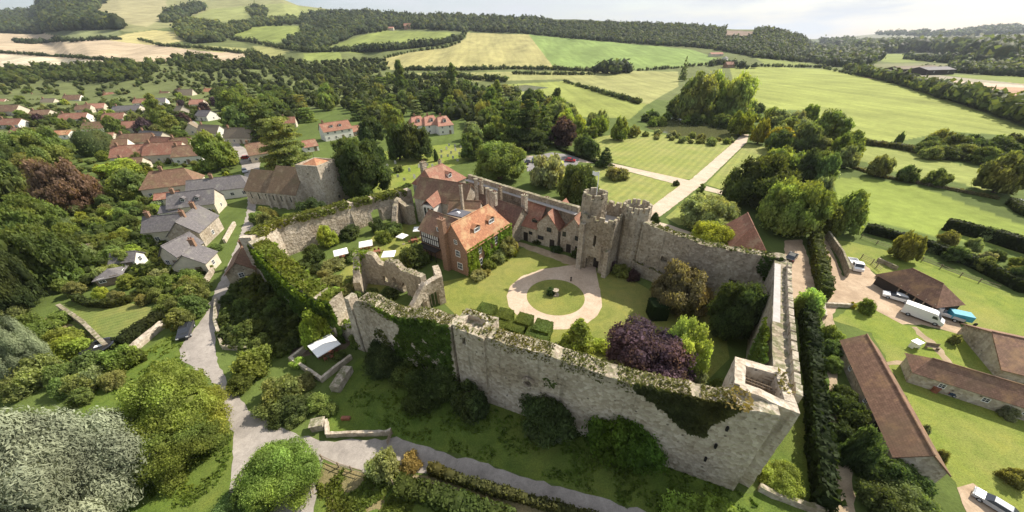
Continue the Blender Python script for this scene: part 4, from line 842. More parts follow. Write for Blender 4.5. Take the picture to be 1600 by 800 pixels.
# east wall, sunlit inside
A5 = G(452, 400, 0); B5 = Vector((-40.5, 87.5, 0)); C5 = Vector((-30, 97, 0))
pe = [(C5.x, C5.y), (B5.x, B5.y), (A5.x-1.2, A5.y+0.5), (-54.6, 62.2)]
w5 = castle_wall('curtain_wall', 'sunlit rubble wall with arched recess below the church', [pe[3], pe[2], pe[1], pe[0]], [(0, 9.6), (8, 8.9), (20, 8.0), (29, 7.6), (44, 6.6)], 2.4, mat='rubble_clean', cell=0.6, rag=0.3, holes=[(31.5, 34.6, -1, 4.0, 1), (38.5, 41, -1, 4.2, 1)])
wall_growth(w5[0], *w5[1:], 0.5, 43, 2.8, (0.14, 0.16, 0.04), 110, 0.26, 0.25, up=0.35)
mb = MB(); u5 = (B5-A5).normalized(); n5 = Vector((u5.y, -u5.x, 0)); q5 = A5+u5*17.5+n5*0.1
mb.hull8([(q5+u5*a+n5*b_+Vector((0, 0, z)))[:] for z, w_ in ((-.2, 1.6), (7.2, 0.7)) for a, b_ in ((-0.55, 0), (-0.55, w_), (0.55, w_), (0.55, 0))]); mb.build('buttress', 'stone_dark', w5[0])
# west wall with wall walk
w6 = castle_wall('curtain_wall', 'narrow west wall with parapet walk leading to the hollow corner tower', [(26.4, 21.0), (44.6, 47.6)], [(0, 12.2), (12, 11.2), (24, 10.8), (33, 11.2)], 1.9, mat='stone_dark', cell=0.6, rag=0.14)
u6 = (Vector((44.6, 47.6, 0))-Vector((26.4, 21.0, 0))).normalized(); n6 = Vector((u6.y, -u6.x, 0))
mb = MB(); s = 0.2
while s < 30:
    p = Vector((26.4, 21.0, 0))+u6*(s+0.7)+n6*.85; z = float(np.interp(s, w6[4], w6[3])); mb.box((p.x, p.y, z-0.1), (1.45, 0.55, 1.0+0.3*noise.noise(Vector((s, 0, 0)))), math.atan2(u6.y, u6.x)); s += 1.9
mb.build('parapet', 'stone_pale', w6[0])
mb = MB(); p = Vector((26.4, 21.0, 0))+u6*22+n6*-0.5; mb.box((p.x, p.y, 11.12), (17, .8, 0.06), math.atan2(u6.y, u6.x)); mb.build('wall_walk', 'gutter', w6[0])
ivy(w6[0], *w6[1:], [(5, 12), (14, 11.8), (14.5, 6), (10, 4.5), (5, 6)], 2.6, (0.10, 0.15, 0.03), 40, 0.22, side=-1, seed=18, bulge=0.6)
# south wall
w7 = castle_wall('curtain_wall', 'weathered inner wall curving from gatehouse turret to the far corner with small square openings', [(45.2, 47.6), (41.2, 50.0), (35.2, 54.0), (29.2, 58.9), (26.6, 61.4)], [(0, 11.6), (3, 11.2), (11, 10.8), (19, 11.3), (24, 12.4)], 1.8, mat='stone_dark', cell=0.6, rag=0.3, holes=[(5.2, 6.2, 4.6, 5.5, 0), (11.2, 12.3, 4.8, 5.9, 0), (17.2, 18.2, 5.0, 6.0, 0)])
wall_growth(w7[0], *w7[1:], 1, 22, 1.8, (0.12, 0.13, 0.05), 40, 0.2, 0.2)
ivy(w7[0], *w7[1:], [(0.5, 11.8), (3.4, 11.4), (3.0, 8), (1.0, 6.5)], 1.8, (0.06, 0.09, 0.025), 34, 0.2, side=-1, seed=19)
for s in (5.7, 11.8, 17.7):
    p, u = w7[1](s); n_ = Vector((u.y, -u.x, 0)); q = p+n_*0.35; mb = MB(); mb.box((q.x, q.y, 4.2), (2.0, .6, 2.2), math.atan2(u.y, u.x)); mb.build('niche_back', 'stone_dark', w7[0])
# hollow corner tower
tc4 = [G(1147, 556, 13.4), G(1227, 577, 13.4), G(1251, 646, 13.4), G(1146, 604, 13.4)]
cs = [tc4[3], tc4[2], tc4[1], tc4[0]]; cc_ = sum(cs, Vector())/4; cs_in = [c_+(cc_-c_).normalized()*0.75 for c_ in cs]
tw = tower_box('corner_tower', 'hollow square corner tower with open roofless top at the end of the front wall', [c_[:2] for c_ in cs_in], 13.4, 'rubble_clean', cell=0.55, rag=0.12, thick=0.95)
wall_growth(tw[0], *tw[1:], 5.5, 9, 1.2, MOSSD, 26, 0.15, 0.0)
wall_growth(tw[0], *tw[1:], 14.5, 18.5, 1.9, MOSSD, 30, 0.18, 0.1)
for (x, y) in ((1178, 673), (1161, 700), (1149, 722)):   # slit windows in the shaded face
    pass
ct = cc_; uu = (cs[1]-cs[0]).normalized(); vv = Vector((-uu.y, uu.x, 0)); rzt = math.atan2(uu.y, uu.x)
mb = MB(); mb.box((ct.x, ct.y, 8.0), ((cs[1]-cs[0]).length-2.4, 3.2, 0.2), rzt); mb.build('tower_floor', 'timber_dark', tw[0])  # near-black floor stands in for the shade deep in the hollow tower
mb = MB()
for k in range(9):
    p = ct+uu*(-2+k*0.5)+vv*0.8; mb.box((p.x, p.y, 11.9), (0.18, 1.1, 0.14), rzt)
for d in (-1.2, 0.2, 1.5):
    a = ct-uu*2.4+vv*d; b_ = ct+uu*2.4+vv*d; mb.bar((a.x, a.y, 12.3), (b_.x, b_.y, 12.3), 0.06); mb.bar((a.x, a.y, 12.7), (b_.x, b_.y, 12.7), 0.05)
mb.build('roof_beams', 'timber', tw[0])
# slit openings as near-black blocks painting their shade, on the outer north face
for i, (s, z) in enumerate(((26.5, 9.3), (26.3, 6.2), (26.0, 3.6))):
    p, u = w1[1](s); n_ = Vector((u.y, -u.x, 0)); mb = MB(); q = p+n_*(1.0+0.2*(1-z/13)+0.06); mb.box((q.x, q.y, z), (0.2, 0.3, 0.62), math.atan2(u.y, u.x)); mb.build('arrow_loop_shade', 'dark', w1[0])
p, u = w1[1](5.8); n_ = Vector((u.y, -u.x, 0)); mb = MB()
for k in range(14):
    a0, a1 = 2*math.pi*k/14, 2*math.pi*(k+1)/14; q = p+n_*1.25
    P8 = []
    for d in (0.0, 0.3):
        for (a, rr) in ((a0, 0.55), (a1, 0.55), (a1, 0.85), (a0, 0.85)): P8.append(q+u*rr*math.cos(a)+n_*d+Vector((0, 0, 7.1+rr*math.sin(a))))
    mb.hull8([x[:] for x in P8])
mb.build('window_surround', 'rubble_clean', w1[0])

# ---- gatehouse
ug = Vector((0.81, -0.585, 0)); vg = Vector((0.585, 0.81, 0)); rg = math.atan2(ug.y, ug.x)
g0 = Vector((14.1, 63.9, 0)); GL, GD, GZ = 7.4, 6.0, 12.0
gh = empty('gatehouse', g0[:], rg, 'stone gatehouse with arched passage, crenellated roof and two drum turrets', 'gatehouse')
def wallbox(parent, x0, x1, y0, y1, z, holes=(), name='wall', mat='stone_dark', cell=0.6, thick=0.9):
    o, *_ = wall_mesh(name, [(x0+thick/2, y0+thick/2), (x1-thick/2, y0+thick/2), (x1-thick/2, y1-thick/2), (x0+thick/2, y1-thick/2), (x0+thick/2, y0+thick/2)], [(0, z), (99, z)], thick, mat, cell, holes, rag=0.03, rough=0.04, parent=parent); return o
wallbox(gh, 0, GL, 0, GD+4, GZ-0.8, holes=[(2.0, 4.7, -1, 3.6, 1), (3.0, 3.5, 6.4, 8.4, 0)])
mb = MB(); mb.box((GL/2, GD/2+1.6, GZ-1.6), (GL-1.2, GD+2, 0.3)); mb.build('roof', 'gutter', gh)
mb = MB(); crenels(mb, [(0, 0), (GL, 0), (GL, GD+4), (0, GD+4)], GZ-0.05, 1.0, 0.75, 0.8, 0.55); mb.build('battlements', 'stone_dark', gh)
mb = MB(); mb.box((1.0, -0.45, -0.2), (1.1, 1.1, 11.2), 0, 0, 0.93); mb.box((GL-0.5, -0.5, -0.2), (0.9, 1.2, 6.4), 0, 0, 0.95); mb.build('buttress', 'stone_pale', gh)
mb = MB(); mb.box((3.35, 1.9, 0), (2.8, 0.2, 3.4)); mb.build('gate', 'timber_dark', gh)
def drum(parent, cx, cy, r, h, top, name='turret', rot=0.0, nseg=8, mat='stone_dark'):
    mb = MB(); pts = []
    for i in range(nseg): a = rot+2*math.pi*i/nseg; pts.append((cx+r*math.cos(a), cy+r*math.sin(a)))
    o, *_ = wall_mesh(name, pts+[pts[0]], [(0, h), (99, h)], 0.9, mat, 0.6, [(0.9, 1.3, h-4.2, h-2.8, 0), (6.5, 6.9, h-4.2, h-2.8, 0)], rag=0.04, rough=0.05, parent=parent)
    mb = MB(); mb.cyl((cx, cy, h-1.5), r-0.3, 0.2, 16); mb.build('turret_roof', 'lead', o)
    mb = MB(); ps = [(cx+(r+0.42)*math.cos(rot+2*math.pi*i/nseg), cy+(r+0.42)*math.sin(rot+2*math.pi*i/nseg)) for i in range(nseg)]; crenels(mb, ps, h+0.05, 0.8, 0.55, top-h, 0.5); mb.build('battlements', mat, o); return o
def gl(p): d = p-g0; return d.dot(ug), d.dot(vg)
cl = gl(G(931, 305, 15.8)); cr2 = gl(G(996, 322, 14)); 
TL_ = drum(gh, cl[0]-0.1, cl[1], 2.15, 15.6, 16.5, rot=0.2)
TR_ = drum(gh, cr2[0], cr2[1], 2.55, 13.4, 14.5, rot=0.39)
# curtain between turrets over the outer gate
mb = MB(); mb.box(((cl[0]+cr2[0])/2, (cl[1]+cr2[1])/2+2.0, -0.2), (cr2[0]-cl[0]-3.2, 1.0, 12.2)); mb.build('outer_wall', 'stone_dark', gh)
mb = MB(); xa, xb, yc = cl[0]+1.5, cr2[0]-1.5, (cl[1]+cr2[1])/2+1.5; crenels(mb, [(xa, yc), (xb, yc)], 12.9, 1.0, 0.7, 0.8, 1.0, closed=False); mb.build('battlements', 'stone_dark', gh)
mb = MB(); mb.hull8([(GL+.02, GD+1.5, -.2), (GL+.8, GD+1.3, -.2), (cr2[0]-.8, cr2[1]-1.6, -.2), (cr2[0]-1.6, cr2[1], -.2), (GL+.02, GD+1.5, 11.4), (GL+.8, GD+1.3, 11.4), (cr2[0]-.8, cr2[1]-1.6, 12.2), (cr2[0]-1.6, cr2[1], 12.2)]); mb.build('stair_turret_wall', 'rubble_clean', gh)
# flag on its pole
mb = MB(); fp = G(935, 280, 19.0); lx, ly = gl(fp); mb.bar((lx, ly, 14.5), (lx, ly, 20.6), 0.09); fpole = mb.build('flagpole', 'white_metal', gh)
mb = MB()
for i in range(6):
    for s_ in (0, 1):
        pass
nfx = 8; pv_ = []
for i in range(nfx+1):
    for z in (19.6, 20.4): pv_.append((lx-0.17*i, ly+0.12*math.sin(i*1.2), z+0.06*math.sin(i)))
mb.v = pv_+[(x, y+0.03, z) for x, y, z in pv_]; k_ = len(pv_)
for i in range(nfx): a = i*2; mb.f += [(a, a+2, a+3, a+1), (k_+a+1, k_+a+3, k_+a+2, k_+a)]; mb.m += [0, 0]
mb.f += [(0, 1, k_+1, k_), (k_-2, k_-1, 2*k_-1, 2*k_-2)][:1]; mb.m += [0]
mb.build('flag', 'canvas', gh)
# low wall from gatehouse into the court
lowp = [G(953, 398, 1.8), G(975, 405, 1.8), G(1000, 420, 1.8), G(1022, 428, 1.8), G(1040, 440, 1.8)]
wl = wall_mesh('garden_wall', [p[:2] for p in lowp], [(0, 3.0), (20, 2.6)], 0.6, 'stone_dark', 0.5, rag=0.12); tag(wl[0], 'low stone garden wall stepping down from the gatehouse into the court', 'wall')
wall_growth(wl[0], *wl[1:], 0, 14, 0.6, MOSS, 20, 0.16)

# ---- court ranges beside the gatehouse
def lp(p, o_, u_): v_ = Vector((-u_.y, u_.x, 0)); d = p-o_; return d.dot(u_), d.dot(v_)
uc = Vector((0.70, -0.714, 0)).normalized(); vc = Vector((-uc.y, uc.x, 0))
gb1 = G(853, 384)+vc*0; half = 3.1
def at_uv(p, a, b_): q = p+uc*a+vc*b_; return (q.x, q.y)
ug1 = Vector((0.84, -0.54, 0))
def gable(px, py, width, dep, ev, rd, label, wins, doors, roof='tile_red', **kw):
    b0 = G(px, py); a_ = b0-ug1*width/2; c_ = b0+ug1*width/2
    return house((a_.x, a_.y), (c_.x, c_.y), dep, ev, rd, label, roof, 'stone_pale', 'gabled_cottage', 'cottage', 'gabled ranges beside the gatehouse', axis='v', world=True, over=0.3, wins=wins, doors=doors, frame='timber_dark', **kw)
gable(854, 385, 5.6, 10, 5.6, 8.9, 'pale stone gabled range with orange ridge, second gable from the gatehouse', [('f', 3.3, 4.7, 1.2, 1.1), ('f', 1.1, 2.0, 1.6, 1.0)], [('f', 4.2, 0, 1.0, 2.1)])
gable(893, 396, 6.2, 10, 5.4, 9.2, 'pale stone gabled range touching the gatehouse turret', [('f', 4.2, 4.3, 1.2, 1.1), ('f', 0.9, 4.6, 0.9, 1.2)], [('f', 2.2, 0, 0.9, 2.1), ('f', 4.4, 0, 0.9, 2.1)])
a_ = G(808, 372); b_ = G(838, 381)
house((a_.x, a_.y), (b_.x, b_.y), 9, 4.3, 8.8, 'low stone range with red roof and small dormer, nearest the manor', 'tile_red', 'stone_pale', 'stone_range', 'cottage', 'gabled ranges beside the gatehouse', world=True, hip=(0, 0), over=0.3, wins=[('f', 4.0, 2.6, 1.0, .8)], doors=[('f', 2.6, 0, 1.0, 2.3)], dormers=[(4.6, 0.2, 1.8, 0.8)], chims=[(5.5, 5.2, 7.6, 2.6, 1.1, 1.1, 'stone_pale')], frame='timber_dark')
# south range against the curtain, wall walk above it
wk = [G(733, 277, 9.5), G(800, 298.5, 9.5), G(905, 329, 9.5)]
sw = castle_wall('curtain_wall', 'outer south wall with lead walkway and parapet behind the long brown roof', [(p.x, p.y) for p in wk[::-1]], [(0, 10.4), (60, 10.4)], 1.0, mat='stone_dark', cell=0.8, rag=0.12)
us = (wk[2]-wk[0]).normalized(); vs = Vector((-us.y, us.x, 0)); Ls = (wk[2]-wk[0]).length; mid_ = (wk[0]+wk[2])/2-vs*1.15; mb = MB(); mb.box((mid_.x, mid_.y, 8.9), (Ls, 1.2, 0.2), math.atan2(us.y, us.x)); mb.build('wall_walk', 'gutter', sw[0])
f0 = wk[0]-vs*9.3; f1 = wk[0]+us*25-vs*9.3
house((f0.x, f0.y), (f1.x, f1.y), 7.4, 4.6, 8.6, 'long dark brown tiled range built against the south wall walk', 'tile_dark', 'stone_dark', 'long_range', 'range', world=True, over=0.3, dormers=[(17.0, 0.30, 3.2, 0.9, 'timber', 0.5)], wins=[('f', 10, 2.6, 1.2, 1.2), ('f', 14, 2.6, 1.2, 1.2)], chims=[(9, 5.6, 7.0, 4.3, .8, .8, 'stone_dark'), (16, 5.6, 7.0, 4.0, .8, .8, 'stone_dark'), (24.3, 5.4, 6.5, 4.6, 1.3, 1.1, 'stone_pale')])
# ---- manor: orange roofed block, timbered wing, brown roofs
um = Vector((0.60, -0.80, 0)); Rm = G(729, 391, 6.6); Mm = G(705.5, 350, 11.6)
ux = (Rm-Mm); ux.z = 0; wdt = ux.length*2; Lm = Rm-ux*2; 
dirm = ux.normalized(); far_ = G(761, 326, 11.6)-Mm; far_.z = 0; dpt = far_.length; ef = G(790, 347, 6.6)-Rm; ef.z = 0; hipm = max(0.0, min(1.3, (ef.length-dpt)*2/wdt)); dpt = ef.length
mh = house((Lm.x, Lm.y), (Rm.x, Rm.y), dpt, 6.6, 11.6, 'tall manor block with bright orange tiled roof, dormers and ivy wall facing the lawn', 'tile_orange', 'brick', 'manor_house', 'manor', axis='v', world=True, over=0.35, hip=(0, min(hipm, .9)),
  wins=[('f', wdt*0.62, 4.9, 1.3, 1.5, (3, 2)), ('f', wdt*0.66, 1.9, 1.5, 1.6, (3, 2)), ('f', wdt*0.58, 7.6, 0.9, 1.0), ('r', 4.0, 4.6, 1.1, 1.6), ('r', 4.0, 1.7, 1.1, 1.7), ('r', 9.6, 4.6, 1.1, 1.6)], chims=[(wdt/2, dpt-0.8, 10.6, 3.0, 0.9, 0.9, 'stone_pale')])
# dormers on the slope facing the lawn
for yy in (dpt*.33, dpt*.66):
    Wm = wdt; zb_ = 6.6+(11.6-6.6)*0.36; x0 = Wm*(1-0.18); mb = MB(); mb.hull8([(x0-2.4, yy-1.1, zb_-.2), (x0, yy-1.1, zb_-.2), (x0, yy+1.1, zb_-.2), (x0-2.4, yy+1.1, zb_-.2), (x0-2.4, yy-1.1, zb_+1.1), (x0, yy-1.1, zb_+1.1), (x0, yy+1.1, zb_+1.1), (x0-2.4, yy+1.1, zb_+1.1)])
    dm = mb.build('dormer', 'tile_orange', mh); window(dm, (x0, yy, zb_+.5), (1, 0, 0), 1.9, .95, 'white_metal', bars=(4, 1), name='dormer_window')
    r2 = MB(); slab(r2, [(x0+.2, yy-1.3, zb_+1.05), (x0+.2, yy, zb_+1.75), (x0-3.0, yy, zb_+1.75), (x0-3.0, yy-1.3, zb_+1.05)], .08); slab(r2, [(x0+.2, yy, zb_+1.75), (x0+.2, yy+1.3, zb_+1.05), (x0-3.0, yy+1.3, zb_+1.05), (x0-3.0, yy, zb_+1.75)], .08); r2.build('dormer_roof', 'tile_orange', mh)
# ivy on the lawn front
r_ = np.random.default_rng(4); LP = []; LN = []
for i in range(17000):
    y = r_.uniform(0, dpt+0.5); z = r_.uniform(0, 6.5); k = fbm(y*0.7, z*0.35, 2.0)
    if (3.3 < y < 4.8 and z < 5.6) or (8.9 < y < 10.2 and z > 3) or k < -0.4: continue
    LP.append((wdt+0.08+abs(k)*0.5*r_.uniform(.3, 1), y, z)); LN.append((1, 0, .4))
scatter_obj('ivy', LP, LN, 0.2, (0.17, 0.25, 0.035), mh, 4)
chimney(mh, (wdt*0.16, -0.5, 0), 1.5, 1.0, 12.2, 'brick', 3, 'chimney_stack')
# timbered wing
def loc2w(e, x, y): a = e.rotation_euler[2]; return (e.location.x+x*math.cos(a)-y*math.sin(a), e.location.y+x*math.sin(a)+y*math.cos(a))
wa = loc2w(mh, -9.2, 1.6); wb = loc2w(mh, -0.2, 1.6)
wg = house(wa, wb, 7.5, 6.4, 9.6, 'timber framed wing with brown tiled roof and balcony beside the tall chimney stack', 'tile_brown', 'brick', 'timbered_wing', 'wing', world=True, over=0.4, wins=[('f', 7.6, 4.6, 1.3, 1.4, (3, 2)), ('f', 7.6, 1.8, 1.3, 1.5, (3, 2))], dormers=[(6.2, 0.15, 2.0, 1.3, 'timber_dark', 0.15)])
mb = MB()
for i in range(9): mb.box((0.5+i*0.7, -0.06, 3.2), (0.14, 0.12, 2.9))
for z in (3.1, 4.6, 6.05): mb.box((3.3, -0.07, z), (5.8, 0.14, 0.14))
for i in range(5): mb.bar((0.6+i*1.4, -1.6, 0), (0.6+i*1.4, -1.6, 2.6), 0.09)
mb.box((3.3, -0.85, 2.6), (6.2, 1.7, 0.16)); mb.build('timber_frame', 'timber_dark', wg)
mb = MB(); mb.box((3.3, 0.012-0.02, 3.2), (5.6, 0.02, 2.7)); mb.build('plaster_panel', 'white', wg)
# brown roofed hall behind
ba = G(647, 307, 7.6); bb = G(724, 321, 7.6)
hb = house((ba.x, ba.y), (bb.x, bb.y), 8.2, 7.6, 11.8, 'brown tiled hall with pale gable end in the middle of the castle buildings', 'tile_brown', 'stone_pale', 'great_hall', 'hall', world=True, over=0.35, wins=[('f', 3.0, 5.4, 1.0, 1.6), ('f', 12, 5.4, 1.0, 1.4)], chims=[(16.5, -1.5, 0, 13.5, 0.6, 0.6, 'stone_dark')])
by_ = G(676, 345, 6.5); mb = MB(); bx_, byy = lp(Vector((by_.x, by_.y, 0)), Vector((ba.x, ba.y, 0)), Vector((math.cos(hb.rotation_euler[2]), math.sin(hb.rotation_euler[2]), 0)))
mb.box((7.0, -1.6, 0), (3.4, 3.2, 7.4)); bay = mb.build('bay', 'white', hb)
for x in (5.9, 7.0, 8.1):
    window(bay, (x, -3.2, 5.4), (0, -1, 0), 0.75, 2.6, 'timber', bars=(1, 3))
r2 = MB(); slab(r2, [(5.0, -3.6, 7.2), (7.0, -3.6, 9.0), (7.0, 1.5, 9.9), (5.0, 0.2, 7.4)][::1], .1); slab(r2, [(7.0, -3.6, 9.0), (9.0, -3.6, 7.2), (9.0, 0.2, 7.4), (7.0, 1.5, 9.9)], .1); r2.build('bay_roof', 'tile_red', hb)
# red hipped hall
ra_ = G(700, 288, 8.0); rb_ = G(727, 276.5, 8.0); rd_ = rb_-ra_; rd_.z = 0
un = rd_.normalized(); ra_ = ra_-un*4.5; rh = house((ra_.x, ra_.y), (rb_.x, rb_.y), 10.0, 8.0, 12.4, 'red tiled hall with big hipped roof and dormer nearest the churchyard', 'tile_red', 'stone_pale', 'red_hall', 'hall', world=True, over=0.35, hip=(0.2, 0.8), dormers=[(7.0, 0.25, 1.5, 1.2, 'white', 0.6)], chims=[(2.0, 6.5, 10.5, 3.6, 1.6, 1.2, 'stone_dark'), (11.0, 9, 8.5, 3.5, .7, .7, 'stone_dark')])
# low linking roofs with the lead flat
la = G(688, 345, 6.8); lb_ = G(752, 340, 6.8)
mb = MB(); pts = [G(684, 352, 7.2), G(716, 347, 7.2), G(757, 332, 7.2), G(742, 322, 7.2), G(709, 325, 7.2)]; k = len(pts)
mb.v = [(p.x, p.y, -.1) for p in pts]+[(p.x, p.y, 7.2) for p in pts]; mb.f = [tuple(range(k, 2*k))]+[(i, (i+1) % k, k+(i+1) % k, k+i) for i in range(k)]; mb.m = [0]*(k+1)
lk = mb.build('linking_block', 'flat_brown'); tag(lk, 'low flat brown roofed block with grey lead square between manor and hall', 'flat roofed block')
c_ = G(717, 332, 7.5); mb = MB(); mb.box((c_.x, c_.y, 7.2), (4.6, 3.6, 0.22), -.5); ld = mb.build('lead_flat', 'lead', lk); mb = MB(); mb.box((c_.x-.2, c_.y, 7.43), (1.0, .8, .3), -.5, 0, .6); mb.build('skylight', 'white_metal', ld)
q0 = G(690, 338, 8); q1 = G(712, 322, 8)
house((G(700, 331, 6.6).x, G(700, 331, 6.6).y), (G(748, 333, 6.6).x, G(748, 333, 6.6).y), 5.0, 6.6, 8.8, 'narrow brown roofed lean range just behind the flat lead roof', 'tile_brown', 'stone_pale', 'lean_range', 'range', world=True, over=0.3)
for i, (x, y, z, h, nm) in enumerate([(746, 318, 7, 6.5, 'tall thin stone chimney rising between the brown hall and the long range'), (763, 325, 8, 5.0, 'pair of slender pale chimneys behind the orange roof ridge')]):
    p = G(x, y, z); mb = MB(); mb.box((p.x, p.y, 4), (0.7, 0.7, z-4+h), .6); mb.box((p.x, p.y, z+h), (0.95, 0.95, 0.2), .6)
    if i == 1: mb.box((p.x+0.95, p.y-.65, 4), (0.7, 0.7, z-4+h*0.95), .6); mb.box((p.x+.95, p.y-.65, z+h*.95), (0.95, 0.95, 0.2), .6)
    tag(mb.build('chimney', 'stone_pale'), nm, 'chimney')
# ruined turret stub and passage east of the hall
rs = wall_mesh('ruined_wall', [G(618, 360, 0)[:2], G(628, 345, 0)[:2], G(640, 350, 0)[:2], G(650, 348, 0)[:2]], [(0, 2.5), (3, 6.2), (6, 7.0), (12, 5)], 1.2, 'stone_dark', 0.6, [(5, 6.5, -1, 2.2, 1)], rag=0.7); tag(rs[0], 'jagged ruined masonry beside the white bay of the brown hall', 'ruined wall')
# ---- ruin in the court (roofless great hall)
rp = [G(568, 442, 0), G(577, 428, 0), G(622, 446, 0), G(660, 458, 0)]
ra1 = wall_mesh('ruined_hall_wall', [G(563, 462)[:2], G(572, 440)[:2], G(610, 444)[:2], G(668, 470)[:2]], [(0, 3), (2.5, 5.6), (4, 7.4), (8.5, 7.2), (9.4, 5.2), (10.5, 5.0), (11.5, 6.8), (14, 6.6), (16, 5.6), (22, 6.0)], 1.3, 'stone_dark', 0.4, [(9.5, 10.7, 0.8, 2.4, 1), (12.4, 13.4, 0.8, 3.0, 1), (15, 16.4, -1, 2.6, 1)], rag=0.45)
tag(ra1[0], 'shadowed inner wall of the roofless hall with arched doorways', 'ruined wall')
wall_growth(ra1[0], *ra1[1:], 1, 7, 1.3, IVYB, 60, 0.2, 0.35); wall_growth(ra1[0], *ra1[1:], 10, 20, 1.3, MOSS, 14, 0.14)
e0 = G(663, 484); e1 = G(692, 472); e2 = G(686, 452); e3 = G(664, 462)
ra2 = wall_mesh('ruined_hall_end', [e0[:2], e1[:2], e2[:2]], [(0, 5.6), (2, 6.0), (5, 6.2), (9, 5.6)], 1.2, 'rubble_clean', 0.4, [(1.1, 3.0, -1, 3.6, 1)], rag=0.3); tag(ra2[0], 'sunlit end of the roofless hall pierced by a ribbed archway', 'ruined wall')
mb = MB(); ue = (e1-e0).normalized(); ne = Vector((ue.y, -ue.x, 0))
for s_ in (1.0, 1.7, 2.4, 3.0): q = e0+ue*s_-ne*0.2; mb.bar((q.x, q.y, 0), (q.x, q.y, 3.0), 0.09)
mb.build('arch_ribs', 'rubble_clean', ra2[0])
ra3 = wall_mesh('flying_buttress', [G(646, 510)[:2], G(672, 494)[:2]], [(0, 4.2), (1.5, 5.6), (3.4, 7.6), (5, 7.9)], 1.0, 'rubble_clean', 0.4, [(1.8, 3.2, -1, 4.4, 1)], rag=0.25); tag(ra3[0], 'broken arch stub joining the roofless hall to the front wall', 'ruined arch')
# ================================================================ CHURCH
T0 = Vector((-57.0, 100.6, 0)); tl = G(478, 257, 12.4); tr_ = G(530, 250, 12.4); t0 = G(496, 264, 12.4)
dl = (tl-t0); dl.z = 0; dr = (tr_-t0); dr.z = 0; wl_ = dl.length; wr_ = dr.length
ur = dr.normalized(); ul = Vector((-ur.y, ur.x, 0)); sT = 7.9
ch = empty('church', t0[:2]+(0,), math.atan2(ur.y, ur.x), 'stone church with square tower and steep brown nave roof', 'church')
mb = MB(); mb.hull8([(-.25, -.25, -.2), (sT+.25, -.25, -.2), (sT+.25, sT+.25, -.2), (-.25, sT+.25, -.2), (0, 0, 12.3), (sT, 0, 12.3), (sT, sT, 12.3), (0, sT, 12.3)]); tw_ = mb.build('tower', 'stone_pale', ch)
mb = MB(); c5 = [(0, 0), (sT, 0), (sT, sT), (0, sT)]
for (a, b_) in zip(c5, c5[1:]+c5[:1]): mx_, my_ = (a[0]+b_[0])/2, (a[1]+b_[1])/2; hor = abs(a[0]-b_[0]) > 1; mb.box((mx_+(0 if hor else (0.2 if a[0] < 1 else -0.2)), my_+((0.2 if a[1] < 1 else -.2) if hor else 0), 12.3), ((sT, 0.4) if hor else (0.4, sT-0.8))+(0.9,))
mb.build('parapet', 'stone_pale', tw_)
rm = MB(); h_ = sT/2; A_ = [(0.4, 0.4, 12.4), (sT-.4, .4, 12.4), (sT-.4, sT-.4, 12.4), (.4, sT-.4, 12.4)]; ap = (h_, h_, 14.3)
for i in range(4): slab(rm, [A_[i], A_[(i+1) % 4], ap], .08, (i*3, 0))
rm.build('tower_roof', 'tile_orange', tw_); mb = MB(); mb.bar((h_, h_, 14.2), (h_, h_, 16.2), .05); mb.build('weather_vane', 'timber_dark', tw_)
window(tw_, (sT*0.5, -0.02, 10.4), (0, -1, 0), .7, .9, 'stone_dark', name='louvre'); window(tw_, (-0.02, sT*.5, 10.4), (-1, 0, 0), .7, .9, 'stone_dark', name='louvre'); window(tw_, (sT*.62, -.2, 1.8), (0, -1, 0), .9, 1.4, 'stone_dark'); window(tw_, (sT*.55, -.1, 6.4), (0, -1, 0), .6, 1.0, 'stone_dark')
mb = MB(); mb.box((sT+0.5, 0.5, -.2), (1.3, 1.3, 8.5), 0, 0, .8); mb.build('buttress', 'stone_pale', tw_)
# nave and chancel run away to the left of the tower (local +y)
def nave(x0, x1, y0, y1, ev, rd, nm, sk=0):
    mb = MB(); xm = (x0+x1)/2; mb.v = [(x0, y0, -.2), (x1, y0, -.2), (x1, y1, -.2), (x0, y1, -.2), (x0, y0, ev), (x1, y0, ev), (x1, y1, ev), (x0, y1, ev)]; mb.f = [(0, 1, 5, 4), (1, 2, 6, 5), (2, 3, 7, 6), (3, 0, 4, 7)]; mb.m = [0]*4
    mb.quad([(x0, y0, ev), (x1, y0, ev), (xm, y0, rd)]); mb.quad([(x1, y1, ev), (x0, y1, ev), (xm, y1, rd)]); w_ = mb.build(nm, 'stone_pale', ch); rm = MB(); sl = (rd-ev)/((x1-x0)/2)*.35
    slab(rm, [(x1+.35, y0-.2, ev-sl), (x1+.35, y1+.2, ev-sl), (xm, y1+.2, rd+.05), (xm, y0-.2, rd+.05)], .15); slab(rm, [(x0-.35, y1+.2, ev-sl), (x0-.35, y0-.2, ev-sl), (xm, y0-.2, rd+.05), (xm, y1+.2, rd+.05)], .15); rm.build('roof', 'tile_church', w_); return w_
n1 = nave(-3.2, sT+1.4, sT, sT+10.5, 5.2, 11.4, 'nave'); n2 = nave(-2.6, sT-0.4, sT+10.5, sT+20.5, 4.8, 9.8, 'chancel')
for y in (sT+2.5, sT+6, sT+9): window(n1, (-3.2, y, 3.2), (-1, 0, 0), .6, 1.8, 'stone_dark', bars=(1, 1))
for y in (sT+12.5, sT+15.5, sT+18.5): window(n2, (-2.6, y, 3.0), (-1, 0, 0), .6, 2.0, 'stone_dark', bars=(1, 1))
mb = MB()
for y in (sT+1.2, sT+4.3, sT+7.6, sT+10.6): mb.box((-3.5, y, -.2), (.9, .6, 4.4), 0, 0, .85)
mb.build('buttress', 'stone_pale', n1)
s2 = nave(sT+.1, sT+4.4, 2.0, 9.0, 4.2, 7.4, 'vestry')
